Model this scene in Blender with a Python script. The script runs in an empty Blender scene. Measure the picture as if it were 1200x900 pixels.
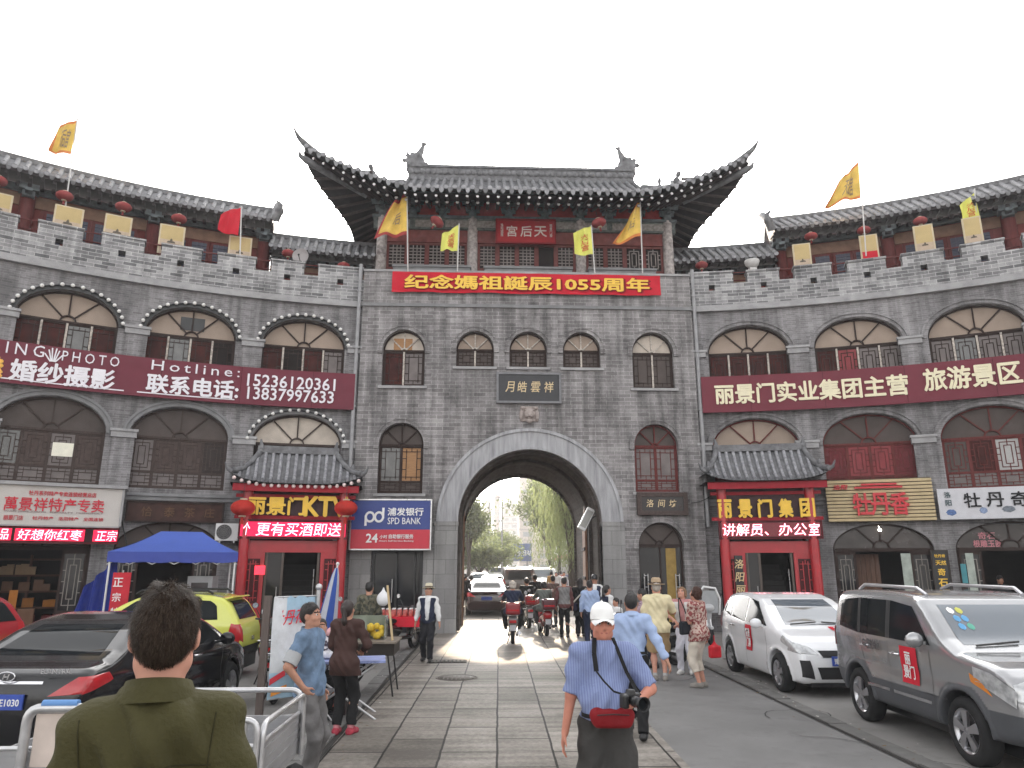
import bpy, bmesh, math, random
import numpy as np
from mathutils import Vector, Matrix
random.seed(7); rng = np.random.default_rng(7)
S = bpy.context.scene; COL = S.collection
R_ = math.radians
# ---------------------------------------------------------------- camera
CAM_H = 2.0
cam = bpy.data.cameras.new('camera'); camo = bpy.data.objects.new('camera', cam); COL.objects.link(camo)
camo.location = (0, 0, CAM_H); camo.rotation_euler = (R_(90 + 14.06), 0, R_(-2.4))
cam.sensor_width = 36; cam.lens = 25.5; cam.clip_start = .05; cam.clip_end = 6000
S.camera = camo
# ---------------------------------------------------------------- sky, sun, exposure
SUN_EL, SUN_AZ = R_(22), R_(4)
w = bpy.data.worlds.new('World'); S.world = w; w.use_nodes = True
nt = w.node_tree; bg = nt.nodes['Background']
sky = nt.nodes.new('ShaderNodeTexSky'); sky.sky_type = 'NISHITA'; sky.sun_disc = False
sky.sun_elevation = SUN_EL; sky.sun_rotation = SUN_AZ; sky.dust_density = 6; sky.air_density = 1.0; sky.ozone_density = .6
hs = nt.nodes.new('ShaderNodeHueSaturation'); hs.inputs['Saturation'].default_value = .12
nt.links.new(sky.outputs[0], hs.inputs['Color']); nt.links.new(hs.outputs[0], bg.inputs[0]); bg.inputs[1].default_value = .15
sl = bpy.data.lights.new('sun', 'SUN'); sl.energy = 2.0; sl.angle = R_(1.5); sl.color = (1, .80, .58)
so = bpy.data.objects.new('sun', sl); COL.objects.link(so)
so.rotation_euler = Vector((-math.sin(SUN_AZ)*math.cos(SUN_EL), -math.cos(SUN_AZ)*math.cos(SUN_EL), -math.sin(SUN_EL))).to_track_quat('-Z', 'Y').to_euler()
so.location = (0, 40, 40)
S.view_settings.view_transform = 'Standard'; S.view_settings.look = 'None'
S.view_settings.exposure = 2.22; S.view_settings.gamma = 1; S.view_settings.use_curve_mapping = False
S.cycles.max_bounces = 6; S.cycles.diffuse_bounces = 3; S.cycles.glossy_bounces = 3; S.cycles.use_denoising = True
S.cycles.caustics_reflective = False; S.cycles.caustics_refractive = False
# ---------------------------------------------------------------- photo pixel -> world point (used to measure positions)
_f, _th, _yw = 850., R_(14.06), R_(2.4)
def ray(x, y):
    u, v = x-600, 450-y
    r0, r1, r2 = u, _f*math.cos(_th)-v*math.sin(_th), _f*math.sin(_th)+v*math.cos(_th)
    c, s = math.cos(_yw), math.sin(_yw)
    return r0*c+r1*s, -r0*s+r1*c, r2
def PY(x, y, Y):
    r = ray(x, y); k = Y/r[1]; return Vector((r[0]*k, Y, CAM_H+r[2]*k))
def PZ(x, y, z=0.):
    r = ray(x, y); k = (z-CAM_H)/r[2]; return Vector((r[0]*k, r[1]*k, z))
# gate front plane, and the two curved wings (u to the right, y away from the court, z up)
GX, GY = 1.53, 23.3
CX, CYY, RW = 2.19, -.584, 24.303
def MG(p): q = np.array(p, float); return q+np.array([GX, GY, 0])
def MWm(p):
    q = np.array(p, float); u, y = q[:, 0], q[:, 1]; sg = np.where(u < 0, -1., 1.); ph = np.abs(u)/RW; r = RW+y
    return np.stack([GX+sg*(CX+r*np.sin(ph)), CYY+r*np.cos(ph), q[:, 2]], 1)
def wing_pt(u, y, z): return Vector(MWm([(u, y, z)])[0])
def wing_rz(u): return -(1 if u > 0 else -1)*abs(u)/RW     # z rotation of a thing set square to the wing at u
def wing_px(x, y, dr=0.):                                   # photo pixel -> (u, z) on the wing at offset dr
    r = ray(x, y); sg = 1 if x > 600 else -1; cx = GX+sg*CX; RR = RW+dr; dx, dy = r[0], r[1]
    a = dx*dx+dy*dy; b = -2*(dx*cx+dy*CYY); c = cx*cx+CYY*CYY-RR*RR; k = (-b+math.sqrt(b*b-4*a*c))/(2*a)
    return sg*math.atan2(sg*(dx*k-cx), dy*k-CYY)*RW, CAM_H+r[2]*k
# ---------------------------------------------------------------- materials
MATS = {}
def mat(name, col, rough=.6, metal=0., var=.12, scale=6., bump=0., bscale=60., coat=0., emit=0., spec=None, stretch=(1, 1, 1), dirt=0., dcol=(.08, .07, .06), alpha=1., sub=0.):
    if name in MATS: return MATS[name]
    m = bpy.data.materials.new(name); m.use_nodes = True; n = m.node_tree; L = n.links; b = n.nodes['Principled BSDF']
    c4 = (*col, 1)
    b.inputs['Roughness'].default_value = rough; b.inputs['Metallic'].default_value = metal
    b.inputs['Specular IOR Level'].default_value = spec if spec is not None else (.14 if rough > .45 and metal < .3 else .5); b.inputs['Coat Weight'].default_value = coat; b.inputs['Coat Roughness'].default_value = .06
    tc = n.nodes.new('ShaderNodeTexCoord'); mp = n.nodes.new('ShaderNodeMapping'); mp.inputs['Scale'].default_value = stretch
    L.new(tc.outputs['Object'], mp.inputs[0])
    src = None
    if var > 0:
        nz = n.nodes.new('ShaderNodeTexNoise'); nz.inputs['Scale'].default_value = scale; nz.inputs['Detail'].default_value = 5
        L.new(mp.outputs[0], nz.inputs['Vector'])
        mx = n.nodes.new('ShaderNodeMix'); mx.data_type = 'RGBA'
        mx.inputs[6].default_value = (*[max(0, c*(1-var*1.6)) for c in col], 1); mx.inputs[7].default_value = (*[min(1, c*(1+var*1.6)) for c in col], 1)
        L.new(nz.outputs['Fac'], mx.inputs[0]); src = mx.outputs[2]
        rr = n.nodes.new('ShaderNodeMapRange'); rr.inputs[3].default_value = max(.02, rough-.1); rr.inputs[4].default_value = min(1, rough+.1)
        L.new(nz.outputs['Fac'], rr.inputs[0]); L.new(rr.outputs[0], b.inputs['Roughness'])
    if dirt > 0:
        nd = n.nodes.new('ShaderNodeTexNoise'); nd.inputs['Scale'].default_value = 2.2; nd.inputs['Detail'].default_value = 8; nd.inputs['Roughness'].default_value = .7
        L.new(mp.outputs[0], nd.inputs['Vector'])
        cr = n.nodes.new('ShaderNodeMapRange'); cr.inputs[1].default_value = .52; cr.inputs[2].default_value = .75; cr.inputs[3].default_value = 0; cr.inputs[4].default_value = dirt
        L.new(nd.outputs['Fac'], cr.inputs[0])
        md = n.nodes.new('ShaderNodeMix'); md.data_type = 'RGBA'; md.inputs[7].default_value = (*dcol, 1)
        if src: L.new(src, md.inputs[6])
        else: md.inputs[6].default_value = c4
        L.new(cr.outputs[0], md.inputs[0]); src = md.outputs[2]
    if src: L.new(src, b.inputs['Base Color'])
    else: b.inputs['Base Color'].default_value = c4
    if bump > 0:
        nb = n.nodes.new('ShaderNodeTexNoise'); nb.inputs['Scale'].default_value = bscale; nb.inputs['Detail'].default_value = 4
        L.new(mp.outputs[0], nb.inputs['Vector']); bp = n.nodes.new('ShaderNodeBump'); bp.inputs['Strength'].default_value = bump; bp.inputs['Distance'].default_value = .02
        L.new(nb.outputs['Fac'], bp.inputs['Height']); L.new(bp.outputs[0], b.inputs['Normal'])
    if emit > 0:
        b.inputs['Emission Color'].default_value = c4; b.inputs['Emission Strength'].default_value = emit
    if sub > 0:
        b.inputs['Subsurface Weight'].default_value = sub; b.inputs['Subsurface Radius'].default_value = (.02, .008, .005)
    MATS[name] = m; return m
def brick_mat(name, c1, c2, mortar, bw, bh, msize=.006, rough=.85, stain=.5, bump=.25, squash=1., off=.5, lo=.45, hi=1.35, var=.5):
    if name in MATS: return MATS[name]
    m = bpy.data.materials.new(name); m.use_nodes = True; n = m.node_tree; L = n.links; b = n.nodes['Principled BSDF']
    b.inputs['Roughness'].default_value = rough; b.inputs['Specular IOR Level'].default_value = .14 if rough > .6 else .4
    uv = n.nodes.new('ShaderNodeUVMap')
    br = n.nodes.new('ShaderNodeTexBrick'); br.inputs['Scale'].default_value = 1; br.inputs['Brick Width'].default_value = bw; br.inputs['Row Height'].default_value = bh
    br.inputs['Mortar Size'].default_value = msize; br.inputs['Mortar Smooth'].default_value = .2; br.offset = off
    br.inputs['Color1'].default_value = (*c1, 1); br.inputs['Color2'].default_value = (*c2, 1); br.inputs['Mortar'].default_value = (*mortar, 1)
    wob = n.nodes.new('ShaderNodeTexNoise'); wob.inputs['Scale'].default_value = 3.; wob.inputs['Detail'].default_value = 3
    L.new(uv.outputs[0], wob.inputs['Vector'])
    vm = n.nodes.new('ShaderNodeVectorMath'); vm.operation = 'MULTIPLY_ADD'; vm.inputs[1].default_value = (.025, .025, 0)
    L.new(wob.outputs['Color'], vm.inputs[0]); L.new(uv.outputs[0], vm.inputs[2]); L.new(vm.outputs[0], br.inputs['Vector'])
    # large stains and run-off streaks
    n1 = n.nodes.new('ShaderNodeTexNoise'); n1.inputs['Scale'].default_value = .55; n1.inputs['Detail'].default_value = 7; n1.inputs['Roughness'].default_value = .68
    L.new(uv.outputs[0], n1.inputs['Vector'])
    mp = n.nodes.new('ShaderNodeMapping'); mp.inputs['Scale'].default_value = (2.6, .22, 1); L.new(uv.outputs[0], mp.inputs[0])
    n2 = n.nodes.new('ShaderNodeTexNoise'); n2.inputs['Scale'].default_value = 1.6; n2.inputs['Detail'].default_value = 6; L.new(mp.outputs[0], n2.inputs['Vector'])
    n3 = n.nodes.new('ShaderNodeTexNoise'); n3.inputs['Scale'].default_value = 14; n3.inputs['Detail'].default_value = 6; n3.inputs['Roughness'].default_value = .75; L.new(uv.outputs[0], n3.inputs['Vector'])
    ad = n.nodes.new('ShaderNodeMath'); ad.operation = 'ADD'; L.new(n1.outputs['Fac'], ad.inputs[0]); L.new(n2.outputs['Fac'], ad.inputs[1])
    ad2 = n.nodes.new('ShaderNodeMath'); ad2.operation = 'MULTIPLY_ADD'; ad2.inputs[1].default_value = var; L.new(n3.outputs['Fac'], ad2.inputs[0]); L.new(ad.outputs[0], ad2.inputs[2])
    mr = n.nodes.new('ShaderNodeMapRange'); mr.inputs[1].default_value = .78+var*.5; mr.inputs[2].default_value = 1.25+var*.5; mr.inputs[3].default_value = 1-stain*(1-lo); mr.inputs[4].default_value = 1+stain*(hi-1)
    L.new(ad2.outputs[0], mr.inputs[0])
    mul = n.nodes.new('ShaderNodeVectorMath'); mul.operation = 'SCALE'; L.new(br.outputs['Color'], mul.inputs[0]); L.new(mr.outputs[0], mul.inputs['Scale'])
    L.new(mul.outputs[0], b.inputs['Base Color'])
    hb = n.nodes.new('ShaderNodeMath'); hb.operation = 'MULTIPLY_ADD'; hb.inputs[1].default_value = .35; L.new(n3.outputs['Fac'], hb.inputs[0])
    iv = n.nodes.new('ShaderNodeMath'); iv.operation = 'SUBTRACT'; iv.inputs[0].default_value = 1; L.new(br.outputs['Fac'], iv.inputs[1]); L.new(iv.outputs[0], hb.inputs[2])
    bp = n.nodes.new('ShaderNodeBump'); bp.inputs['Strength'].default_value = bump; bp.inputs['Distance'].default_value = .02
    L.new(hb.outputs[0], bp.inputs['Height']); L.new(bp.outputs[0], b.inputs['Normal'])
    MATS[name] = m; return m
# ---------------------------------------------------------------- mesh builder
class MB:
    def __init__(s, fn=None, seg=None):
        s.v = []; s.f = []; s.uv = []; s.mi = []; s.sm = []; s.fn = fn; s.seg = seg or (.55 if fn is MWm else 1e9); s.m = 0
    def face(s, pts, uv=None, m=None, smooth=False):
        b = len(s.v); s.v += [tuple(p) for p in pts]; s.f.append(tuple(range(b, b+len(pts)))); s.uv.append(uv); s.mi.append(s.m if m is None else m); s.sm.append(smooth)
    def mesh(s, V, F, m=None, smooth=False, UV=None):
        b = len(s.v); s.v += [tuple(p) for p in V]
        for k, f in enumerate(F):
            s.f.append(tuple(i+b for i in f)); s.uv.append([UV[i] for i in f] if UV is not None else None); s.mi.append(s.m if m is None else m); s.sm.append(smooth)
        return s
    def grid(s, P, m=None, smooth=True, closed=False, UV=None, flip=False):
        P = [list(r) for r in P]; nr, nc = len(P), len(P[0]); V = [p for r in P for p in r]; F = []
        for i in range(nr-1):
            for j in range(nc if closed else nc-1):
                k = (j+1) % nc; q = (i*nc+j, i*nc+k, (i+1)*nc+k, (i+1)*nc+j); F.append(q[::-1] if flip else q)
        return s.mesh(V, F, m, smooth, [u for r in UV for u in r] if UV else None)
    def box(s, x0, x1, y0, y1, z0, z1, m=None, uvs=1.):
        if x0 > x1: x0, x1 = x1, x0
        if y0 > y1: y0, y1 = y1, y0
        if z0 > z1: z0, z1 = z1, z0
        n = max(1, int(math.ceil((x1-x0)/s.seg))); xs = [x0+(x1-x0)*i/n for i in range(n+1)]
        for a, b in zip(xs[:-1], xs[1:]):
            s.face([(a, y0, z0), (b, y0, z0), (b, y0, z1), (a, y0, z1)], [(a, z0), (b, z0), (b, z1), (a, z1)], m)
            s.face([(b, y1, z0), (a, y1, z0), (a, y1, z1), (b, y1, z1)], [(b, z0), (a, z0), (a, z1), (b, z1)], m)
            s.face([(a, y0, z1), (b, y0, z1), (b, y1, z1), (a, y1, z1)], [(a, y0), (b, y0), (b, y1), (a, y1)], m)
            s.face([(a, y1, z0), (b, y1, z0), (b, y0, z0), (a, y0, z0)], [(a, y1), (b, y1), (b, y0), (a, y0)], m)
        s.face([(x0, y1, z0), (x0, y0, z0), (x0, y0, z1), (x0, y1, z1)], [(y1, z0), (y0, z0), (y0, z1), (y1, z1)], m)
        s.face([(x1, y0, z0), (x1, y1, z0), (x1, y1, z1), (x1, y0, z1)], [(y0, z0), (y1, z0), (y1, z1), (y0, z1)], m)
        return s
    def obox(s, a, b, wd, ht, up=(0, 0, 1), m=None):           # bar from a to b, width wd, height ht
        a, b = Vector(a), Vector(b); d = (b-a).normalized(); up = Vector(up)
        if abs(d.dot(up)) > .98: up = Vector((0, 1, 0))
        sd = d.cross(up).normalized()*wd/2; u = sd.cross(d).normalized()*ht/2
        V = [a-sd-u, a+sd-u, a+sd+u, a-sd+u, b-sd-u, b+sd-u, b+sd+u, b-sd+u]
        for q in ((0, 3, 2, 1), (4, 5, 6, 7), (0, 1, 5, 4), (1, 2, 6, 5), (2, 3, 7, 6), (3, 0, 4, 7)): s.face([V[i] for i in q], None, m)
        return s
    def tube(s, pts, r, n=8, m=None, cap=True, smooth=True):
        pts = [Vector(p) for p in pts]; rs = r if hasattr(r, '__len__') else [r]*len(pts); rings = []; ref = None
        for i, p in enumerate(pts):
            t = (pts[min(i+1, len(pts)-1)]-pts[max(i-1, 0)]).normalized()
            if ref is None: ref = Vector((0, 0, 1)) if abs(t.z) < .9 else Vector((1, 0, 0))
            a = t.cross(ref)
            if a.length < 1e-4: a = t.cross(Vector((.3, 1, .2)))
            a.normalize(); b = a.cross(t).normalized(); ref = b
            rings.append([p+(a*math.cos(2*math.pi*k/n)+b*math.sin(2*math.pi*k/n))*rs[i] for k in range(n)])
        s.grid(rings, m, smooth, True)
        if cap: s.face(rings[0][::-1], None, m); s.face(rings[-1], None, m)
        return s
    def lathe(s, prof, c=(0, 0, 0), ax='z', n=20, m=None, smooth=True):
        rings = []
        for r, h in prof:
            ring = []
            for k in range(n):
                a = 2*math.pi*k/n; x, y = r*math.cos(a), r*math.sin(a)
                p = {'z': (x, y, h), 'x': (h, x, y), 'y': (y, h, x)}[ax]; ring.append((p[0]+c[0], p[1]+c[1], p[2]+c[2]))
            rings.append(ring)
        return s.grid(rings, m, smooth, True, flip=True)
    def prism(s, poly, y0, y1, m=None, axis='y'):                # polygon in (x,z), thick in y
        f = {'y': lambda a, b, t: (a, t, b), 'x': lambda a, b, t: (t, a, b), 'z': lambda a, b, t: (a, b, t)}[axis]
        A = [f(a, b, y0) for a, b in poly]; B = [f(a, b, y1) for a, b in poly]; n = len(poly)
        s.face(A, None, m); s.face(B[::-1], None, m)
        for i in range(n): j = (i+1) % n; s.face([A[j], A[i], B[i], B[j]], None, m)
        return s
    def ball(s, c, r, n=12, m=None):
        r = r if hasattr(r, '__len__') else (r, r, r); k = max(5, n//2)
        s.grid([[(c[0]+r[0]*math.sin(math.pi*max(.001, min(.999, i/k)))*math.cos(2*math.pi*j/n), c[1]+r[1]*math.sin(math.pi*max(.001, min(.999, i/k)))*math.sin(2*math.pi*j/n), c[2]-r[2]*math.cos(math.pi*i/k)) for j in range(n)] for i in range(k+1)], m, True, True)
        return s
    def xf(s, fn, start=0):
        s.v[start:] = [tuple(fn(Vector(p))) for p in s.v[start:]]; return s
    def build(s, name, mats, parent=None, local=False):
        V = np.array(s.v, float).reshape(-1, 3)
        if s.fn: V = np.array(s.fn(V))
        if parent is None:
            o0 = np.array([(V[:, 0].min()+V[:, 0].max())/2, (V[:, 1].min()+V[:, 1].max())/2, V[:, 2].min()]) if not local else np.zeros(3)
        else:
            o0 = np.zeros(3); q = parent
            while q is not None: o0 += np.array(q.location) if not local else 0; q = q.parent
        V = V-o0
        me = bpy.data.meshes.new(name); me.from_pydata(V.tolist(), [], s.f)
        if not isinstance(mats, (list, tuple)): mats = [mats]
        for q in mats: me.materials.append(q)
        me.polygons.foreach_set('material_index', s.mi); me.polygons.foreach_set('use_smooth', s.sm)
        if any(u is not None for u in s.uv):
            l = me.uv_layers.new(name='UVMap'); dat = []
            for f, u in zip(s.f, s.uv):
                for k in range(len(f)): dat += (u[k] if u else (0., 0.))
            l.data.foreach_set('uv', dat)
        me.update(); me.validate()
        o = bpy.data.objects.new(name, me); COL.objects.link(o)
        if parent is None: o.location = o0
        else: o.parent = parent
        return o
def tag(o, label, cat, group=None, kind=None):
    o['label'] = label; o['category'] = cat
    if group: o['group'] = group
    if kind: o['kind'] = kind
    return o
def thing(name, label, cat, loc=(0, 0, 0), rz=0., group=None):
    o = bpy.data.objects.new(name, None); COL.objects.link(o); o.location = loc; o.rotation_euler = (0, 0, rz); o.empty_display_size = .2
    return tag(o, label, cat, group)
def struct(o, kind='structure'): o['kind'] = kind; return o
def copy_tree(o, parent=None):
    c = o.copy(); COL.objects.link(c); c.parent = parent
    for ch in list(o.children): copy_tree(ch, c)
    return c
def put(o, loc, rz=0., label=None, sc=None):
    o.location = loc; o.rotation_euler = (0, 0, rz)
    if label: o['label'] = label
    if sc: o.scale = (sc, sc, sc)
    return o
# ---------------------------------------------------------------- lettering: returns (verts, faces) in the x-z plane, centred, given height
def text_geo(body, h, bold=0., wide=1., width=None, space=1., shear=0., extr=.01, dz=None):
    c = bpy.data.curves.new('t', 'FONT'); c.body = body; c.offset = min(bold, .008); c.space_character = space; c.shear = shear
    c.size = 1; c.resolution_u = 2; c.extrude = extr/h
    c.align_x = 'CENTER'; c.align_y = 'CENTER'
    o = bpy.data.objects.new('t', c); COL.objects.link(o)
    me = bpy.data.meshes.new_from_object(o.evaluated_get(bpy.context.evaluated_depsgraph_get()))
    V = np.empty(len(me.vertices)*3); me.vertices.foreach_get('co', V); V = V.reshape(-1, 3); F = [tuple(p.vertices) for p in me.polygons]
    bpy.data.objects.remove(o); bpy.data.curves.remove(c); bpy.data.meshes.remove(me)
    lo, hi = V.min(0), V.max(0); V -= (lo+hi)/2
    k = h/max(1e-6, (hi-lo)[1]); kx = k*wide if width is None else width/max(1e-6, (hi-lo)[0])
    P = np.stack([V[:, 0]*kx, -V[:, 2]*h, V[:, 1]*k], 1); b = max(0, bold-.008)
    if b > .002:      # heavier strokes: the glyphs laid over themselves a hair apart
        G, H = [], []
        for i, (sx, sz) in enumerate(((0, 0), (-1, 0), (1, 0), (0, -1), (0, 1))): H += [tuple(q+len(P)*i for q in f) for f in F]; G.append(P+np.array([sx*b*kx, -.0006*i, sz*b*k]))
        return np.concatenate(G), H
    return P, F
def add_text(mb, body, x, y, z, h, m=None, **kw):                 # facing -y, centred on (x,z), front at about y
    V, F = text_geo(body, h, **kw)
    if mb.fn is MWm and V[:, 0].max()-V[:, 0].min() > .5: pass
    mb.mesh(V+np.array([x, y, z]), F, m); return mb
# ---------------------------------------------------------------- implicit surfaces
class SDF:
    def __init__(s, lo, hi, res):
        s.lo = np.array(lo, float); s.res = res; s.n = np.maximum(4, np.ceil((np.array(hi)-s.lo)/res).astype(int)+1)
        s.d = np.full(s.n, 1e3, np.float32); s.id = np.zeros(s.n, np.int8); s.ax = [(s.lo[i]+res*np.arange(s.n[i])).astype(np.float32) for i in range(3)]
    def sub(s, lo, hi, pad):
        a = np.clip(np.floor((np.array(lo)-pad-s.lo)/s.res).astype(int), 0, s.n-1); b = np.clip(np.ceil((np.array(hi)+pad-s.lo)/s.res).astype(int)+1, 1, s.n)
        sl = tuple(slice(i, max(i+1, j)) for i, j in zip(a, b)); return sl, np.meshgrid(*[s.ax[i][sl[i]] for i in range(3)], indexing='ij')
    def put(s, sl, d, k, m, op='u'):
        cur = s.d[sl]
        if op == 'u':
            s.id[sl] = np.where(d < cur, m, s.id[sl])
            if k > 0: h = np.maximum(k-np.abs(cur-d), 0)/k; s.d[sl] = np.minimum(cur, d)-h*h*k*.25
            else: s.d[sl] = np.minimum(cur, d)
        else:
            d = -d
            if k > 0: h = np.maximum(k-np.abs(cur-d), 0)/k; s.d[sl] = np.maximum(cur, d)+h*h*k*.25
            else: s.d[sl] = np.maximum(cur, d)
    def cap(s, a, b, ra, rb=None, k=.02, m=0, op='u', flat=None, cut=None):
        """round cone a->b; flat=(axis vector, factor) squeezes it along axis; cut='b' ends it flat at b"""
        rb = ra if rb is None else rb; a, b = np.array(a, float), np.array(b, float); r = max(ra, rb)
        sl, (X, Y, Z) = s.sub(np.minimum(a, b)-r, np.maximum(a, b)+r, k+s.res*3); ab = b-a; L2 = max(1e-9, ab@ab)
        px, py, pz = X-a[0], Y-a[1], Z-a[2]; t0 = (px*ab[0]+py*ab[1]+pz*ab[2])/L2; t = np.clip(t0, 0, 1)
        qx, qy, qz = px-t*ab[0], py-t*ab[1], pz-t*ab[2]
        if flat is not None:
            n, fk = np.array(flat[0], float), flat[1]; n /= np.linalg.norm(n); e = (qx*n[0]+qy*n[1]+qz*n[2])*(1/fk-1); qx, qy, qz = qx+e*n[0], qy+e*n[1], qz+e*n[2]
        d = np.sqrt(qx*qx+qy*qy+qz*qz)-(ra+t*(rb-ra))
        L = math.sqrt(L2)
        if cut and 'b' in cut: d = np.maximum(d, (t0-1)*L)
        if cut and 'a' in cut: d = np.maximum(d, -t0*L)
        s.put(sl, d, k, m, op); return s
    def ell(s, c, r, k=.02, m=0, op='u', M=None):
        c, r = np.array(c, float), np.array(r, float); R = r.max()
        sl, (X, Y, Z) = s.sub(c-R, c+R, k+s.res*3); p = np.stack([X-c[0], Y-c[1], Z-c[2]], -1)
        if M is not None: p = p@np.array(M)                       # columns of M: local axes
        q = p/r; l = np.sqrt((q*q).sum(-1)); g = np.sqrt(((q/r)**2).sum(-1))+1e-6
        s.put(sl, (l*(l-1)/g).astype(np.float32), k, m, op); return s
    def rbox(s, c, h, rad=.01, k=.02, m=0, op='u', M=None):
        c, h = np.array(c, float), np.array(h, float); R = np.linalg.norm(h) if M is not None else h
        sl, (X, Y, Z) = s.sub(c-R, c+R, k+s.res*3); p = np.stack([X-c[0], Y-c[1], Z-c[2]], -1)
        if M is not None: p = p@np.array(M)
        q = np.abs(p)-(h-rad); d = np.linalg.norm(np.maximum(q, 0), axis=-1)+np.minimum(q.max(-1), 0)-rad
        s.put(sl, d.astype(np.float32), k, m, op); return s
    def plane(s, p, n, k=.0):                                     # keeps the side the normal points away from
        n = np.array(n, float); n /= np.linalg.norm(n); X, Y, Z = np.meshgrid(*s.ax, indexing='ij')
        d = (X-p[0])*n[0]+(Y-p[1])*n[1]+(Z-p[2])*n[2]; s.put(tuple(slice(None) for _ in range(3)), -d, k, 0, 's'); return s
    def mesh(s, mb, smooth=1, m=None, disp=None):
        D = s.d.copy(); D[0] = D[-1] = 1; D[:, 0] = D[:, -1] = 1; D[:, :, 0] = D[:, :, -1] = 1
        D = np.where(D > 10, 10, D); I = D < 0; nx, ny, nz = D.shape
        cc = np.zeros((nx-1, ny-1, nz-1), np.int8)
        for i in (0, 1):
            for j in (0, 1):
                for k in (0, 1): cc += I[i:nx-1+i, j:ny-1+j, k:nz-1+k]
        act = (cc > 0) & (cc < 8); idx = np.full(act.shape, -1, np.int64); ii = np.argwhere(act); idx[act] = np.arange(len(ii))
        if not len(ii): return mb
        acc = np.zeros((len(ii), 3)); cnt = np.zeros(len(ii)); corner = lambda o: D[ii[:, 0]+o[0], ii[:, 1]+o[1], ii[:, 2]+o[2]]
        cs = {o: corner(o) for o in [(a, b, c) for a in (0, 1) for b in (0, 1) for c in (0, 1)]}
        for o in cs:
            for ax in range(3):
                if o[ax] == 0:
                    o2 = list(o); o2[ax] = 1; o2 = tuple(o2); d0, d1 = cs[o], cs[o2]; x = (d0 < 0) != (d1 < 0)
                    t = np.where(x, d0/np.where(x, d0-d1, 1), 0); p = np.tile(np.array(o, float), (len(ii), 1)); p[:, ax] = t
                    acc += p*x[:, None]; cnt += x
        V = s.lo+(ii+acc/np.maximum(cnt, 1)[:, None])*s.res
        F = []; fm = []
        for ax in range(3):
            sl0 = [slice(None)]*3; sl1 = [slice(None)]*3; sl0[ax] = slice(0, -1); sl1[ax] = slice(1, None)
            x = I[tuple(sl0)] != I[tuple(sl1)]; e = np.argwhere(x)
            o1, o2 = [(1, 2), (2, 0), (0, 1)][ax]; ok = (e[:, o1] > 0) & (e[:, o2] > 0) & (e[:, o1] < s.n[o1]-1) & (e[:, o2] < s.n[o2]-1); e = e[ok]
            def cell(a, b): q = e.copy(); q[:, o1] -= a; q[:, o2] -= b; return idx[q[:, 0], q[:, 1], q[:, 2]]
            Q = np.stack([cell(1, 1), cell(0, 1), cell(0, 0), cell(1, 0)], 1); fl = I[e[:, 0], e[:, 1], e[:, 2]]
            Q = np.where(fl[:, None], Q, Q[:, ::-1]); F.append(Q); fm.append(s.id[e[:, 0], e[:, 1], e[:, 2]])
        F = np.concatenate(F); fm = np.concatenate(fm)
        for _ in range(smooth):
            a = np.zeros_like(V); c = np.zeros(len(V))
            for p, q in ((0, 1), (1, 2), (2, 3), (3, 0)):
                np.add.at(a, F[:, p], V[F[:, q]]); np.add.at(c, F[:, p], 1)
            V = V*.5+.5*a/np.maximum(c, 1)[:, None]
        if disp is not None: V = disp(V)
        b = len(mb.v); mb.v += V.tolist(); mb.f += [tuple(q) for q in (F+b).tolist()]; mb.uv += [None]*len(F)
        mb.mi += (fm.tolist() if m is None else [m]*len(F)); mb.sm += [True]*len(F); return mb
# ================================================================ materials of the place
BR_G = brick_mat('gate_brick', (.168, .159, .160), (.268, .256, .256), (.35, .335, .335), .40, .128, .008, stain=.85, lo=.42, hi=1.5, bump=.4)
BR_W = brick_mat('wing_brick', (.175, .168, .172), (.255, .247, .252), (.295, .285, .288), .27, .068, .006, stain=.75, lo=.42, hi=1.4, bump=.35)
BR_P = brick_mat('parapet_brick', (.13, .13, .135), (.36, .355, .36), (.46, .455, .45), .38, .115, .009, stain=.8, lo=.55, hi=1.4)
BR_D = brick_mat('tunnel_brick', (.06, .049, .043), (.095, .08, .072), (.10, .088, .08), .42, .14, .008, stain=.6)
BLOCK = brick_mat('stone_block', (.23, .225, .225), (.30, .295, .29), (.13, .13, .13), .58, .44, .006, stain=.5, lo=.6, hi=1.2)
SLAB = brick_mat('granite_slab', (.15, .135, .119), (.26, .238, .213), (.03, .028, .026), 1.25, .62, .014, rough=.66, stain=.8, lo=.5, hi=1.45, bump=.3, var=.9)
LIGHT_ST = mat('pale_stone', (.34, .335, .34), .8, var=.25, scale=2.5, bump=.3, bscale=18, dirt=.5, dcol=(.15, .15, .155))
ARCH_ST = mat('arch_stone', (.36, .36, .375), .75, var=.4, scale=3, bump=.25, bscale=30, stretch=(3, 3, .35), dirt=.55, dcol=(.14, .14, .15))
CONC = mat('concrete', (.22, .22, .225), .85, var=.25, scale=3, bump=.2, bscale=40, dirt=.4, dcol=(.12, .12, .12))
ASPH = mat('asphalt', (.185, .182, .18), .75, var=.2, scale=1.2, bump=.35, bscale=160, dirt=.45, dcol=(.08, .078, .078))
PAVE = mat('pale_concrete', (.225, .218, .21), .85, var=.2, scale=.8, bump=.3, bscale=70, dirt=.5, dcol=(.10, .098, .095))
KERB = mat('kerb_stone', (.15, .147, .143), .8, var=.3, scale=4, bump=.4, bscale=25, dirt=.5)
GROOVE = mat('kerb_groove', (.04, .038, .036), .9, var=.3, scale=5)
WOOD_D = mat('dark_brown_wood', (.036, .023, .020), .6, var=.3, scale=5, bump=.25, bscale=40, stretch=(6, 6, 1))
WOOD_G = mat('grey_brown_wood', (.062, .045, .040), .65, var=.3, scale=4, bump=.25, bscale=40, stretch=(6, 6, 1))
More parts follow.
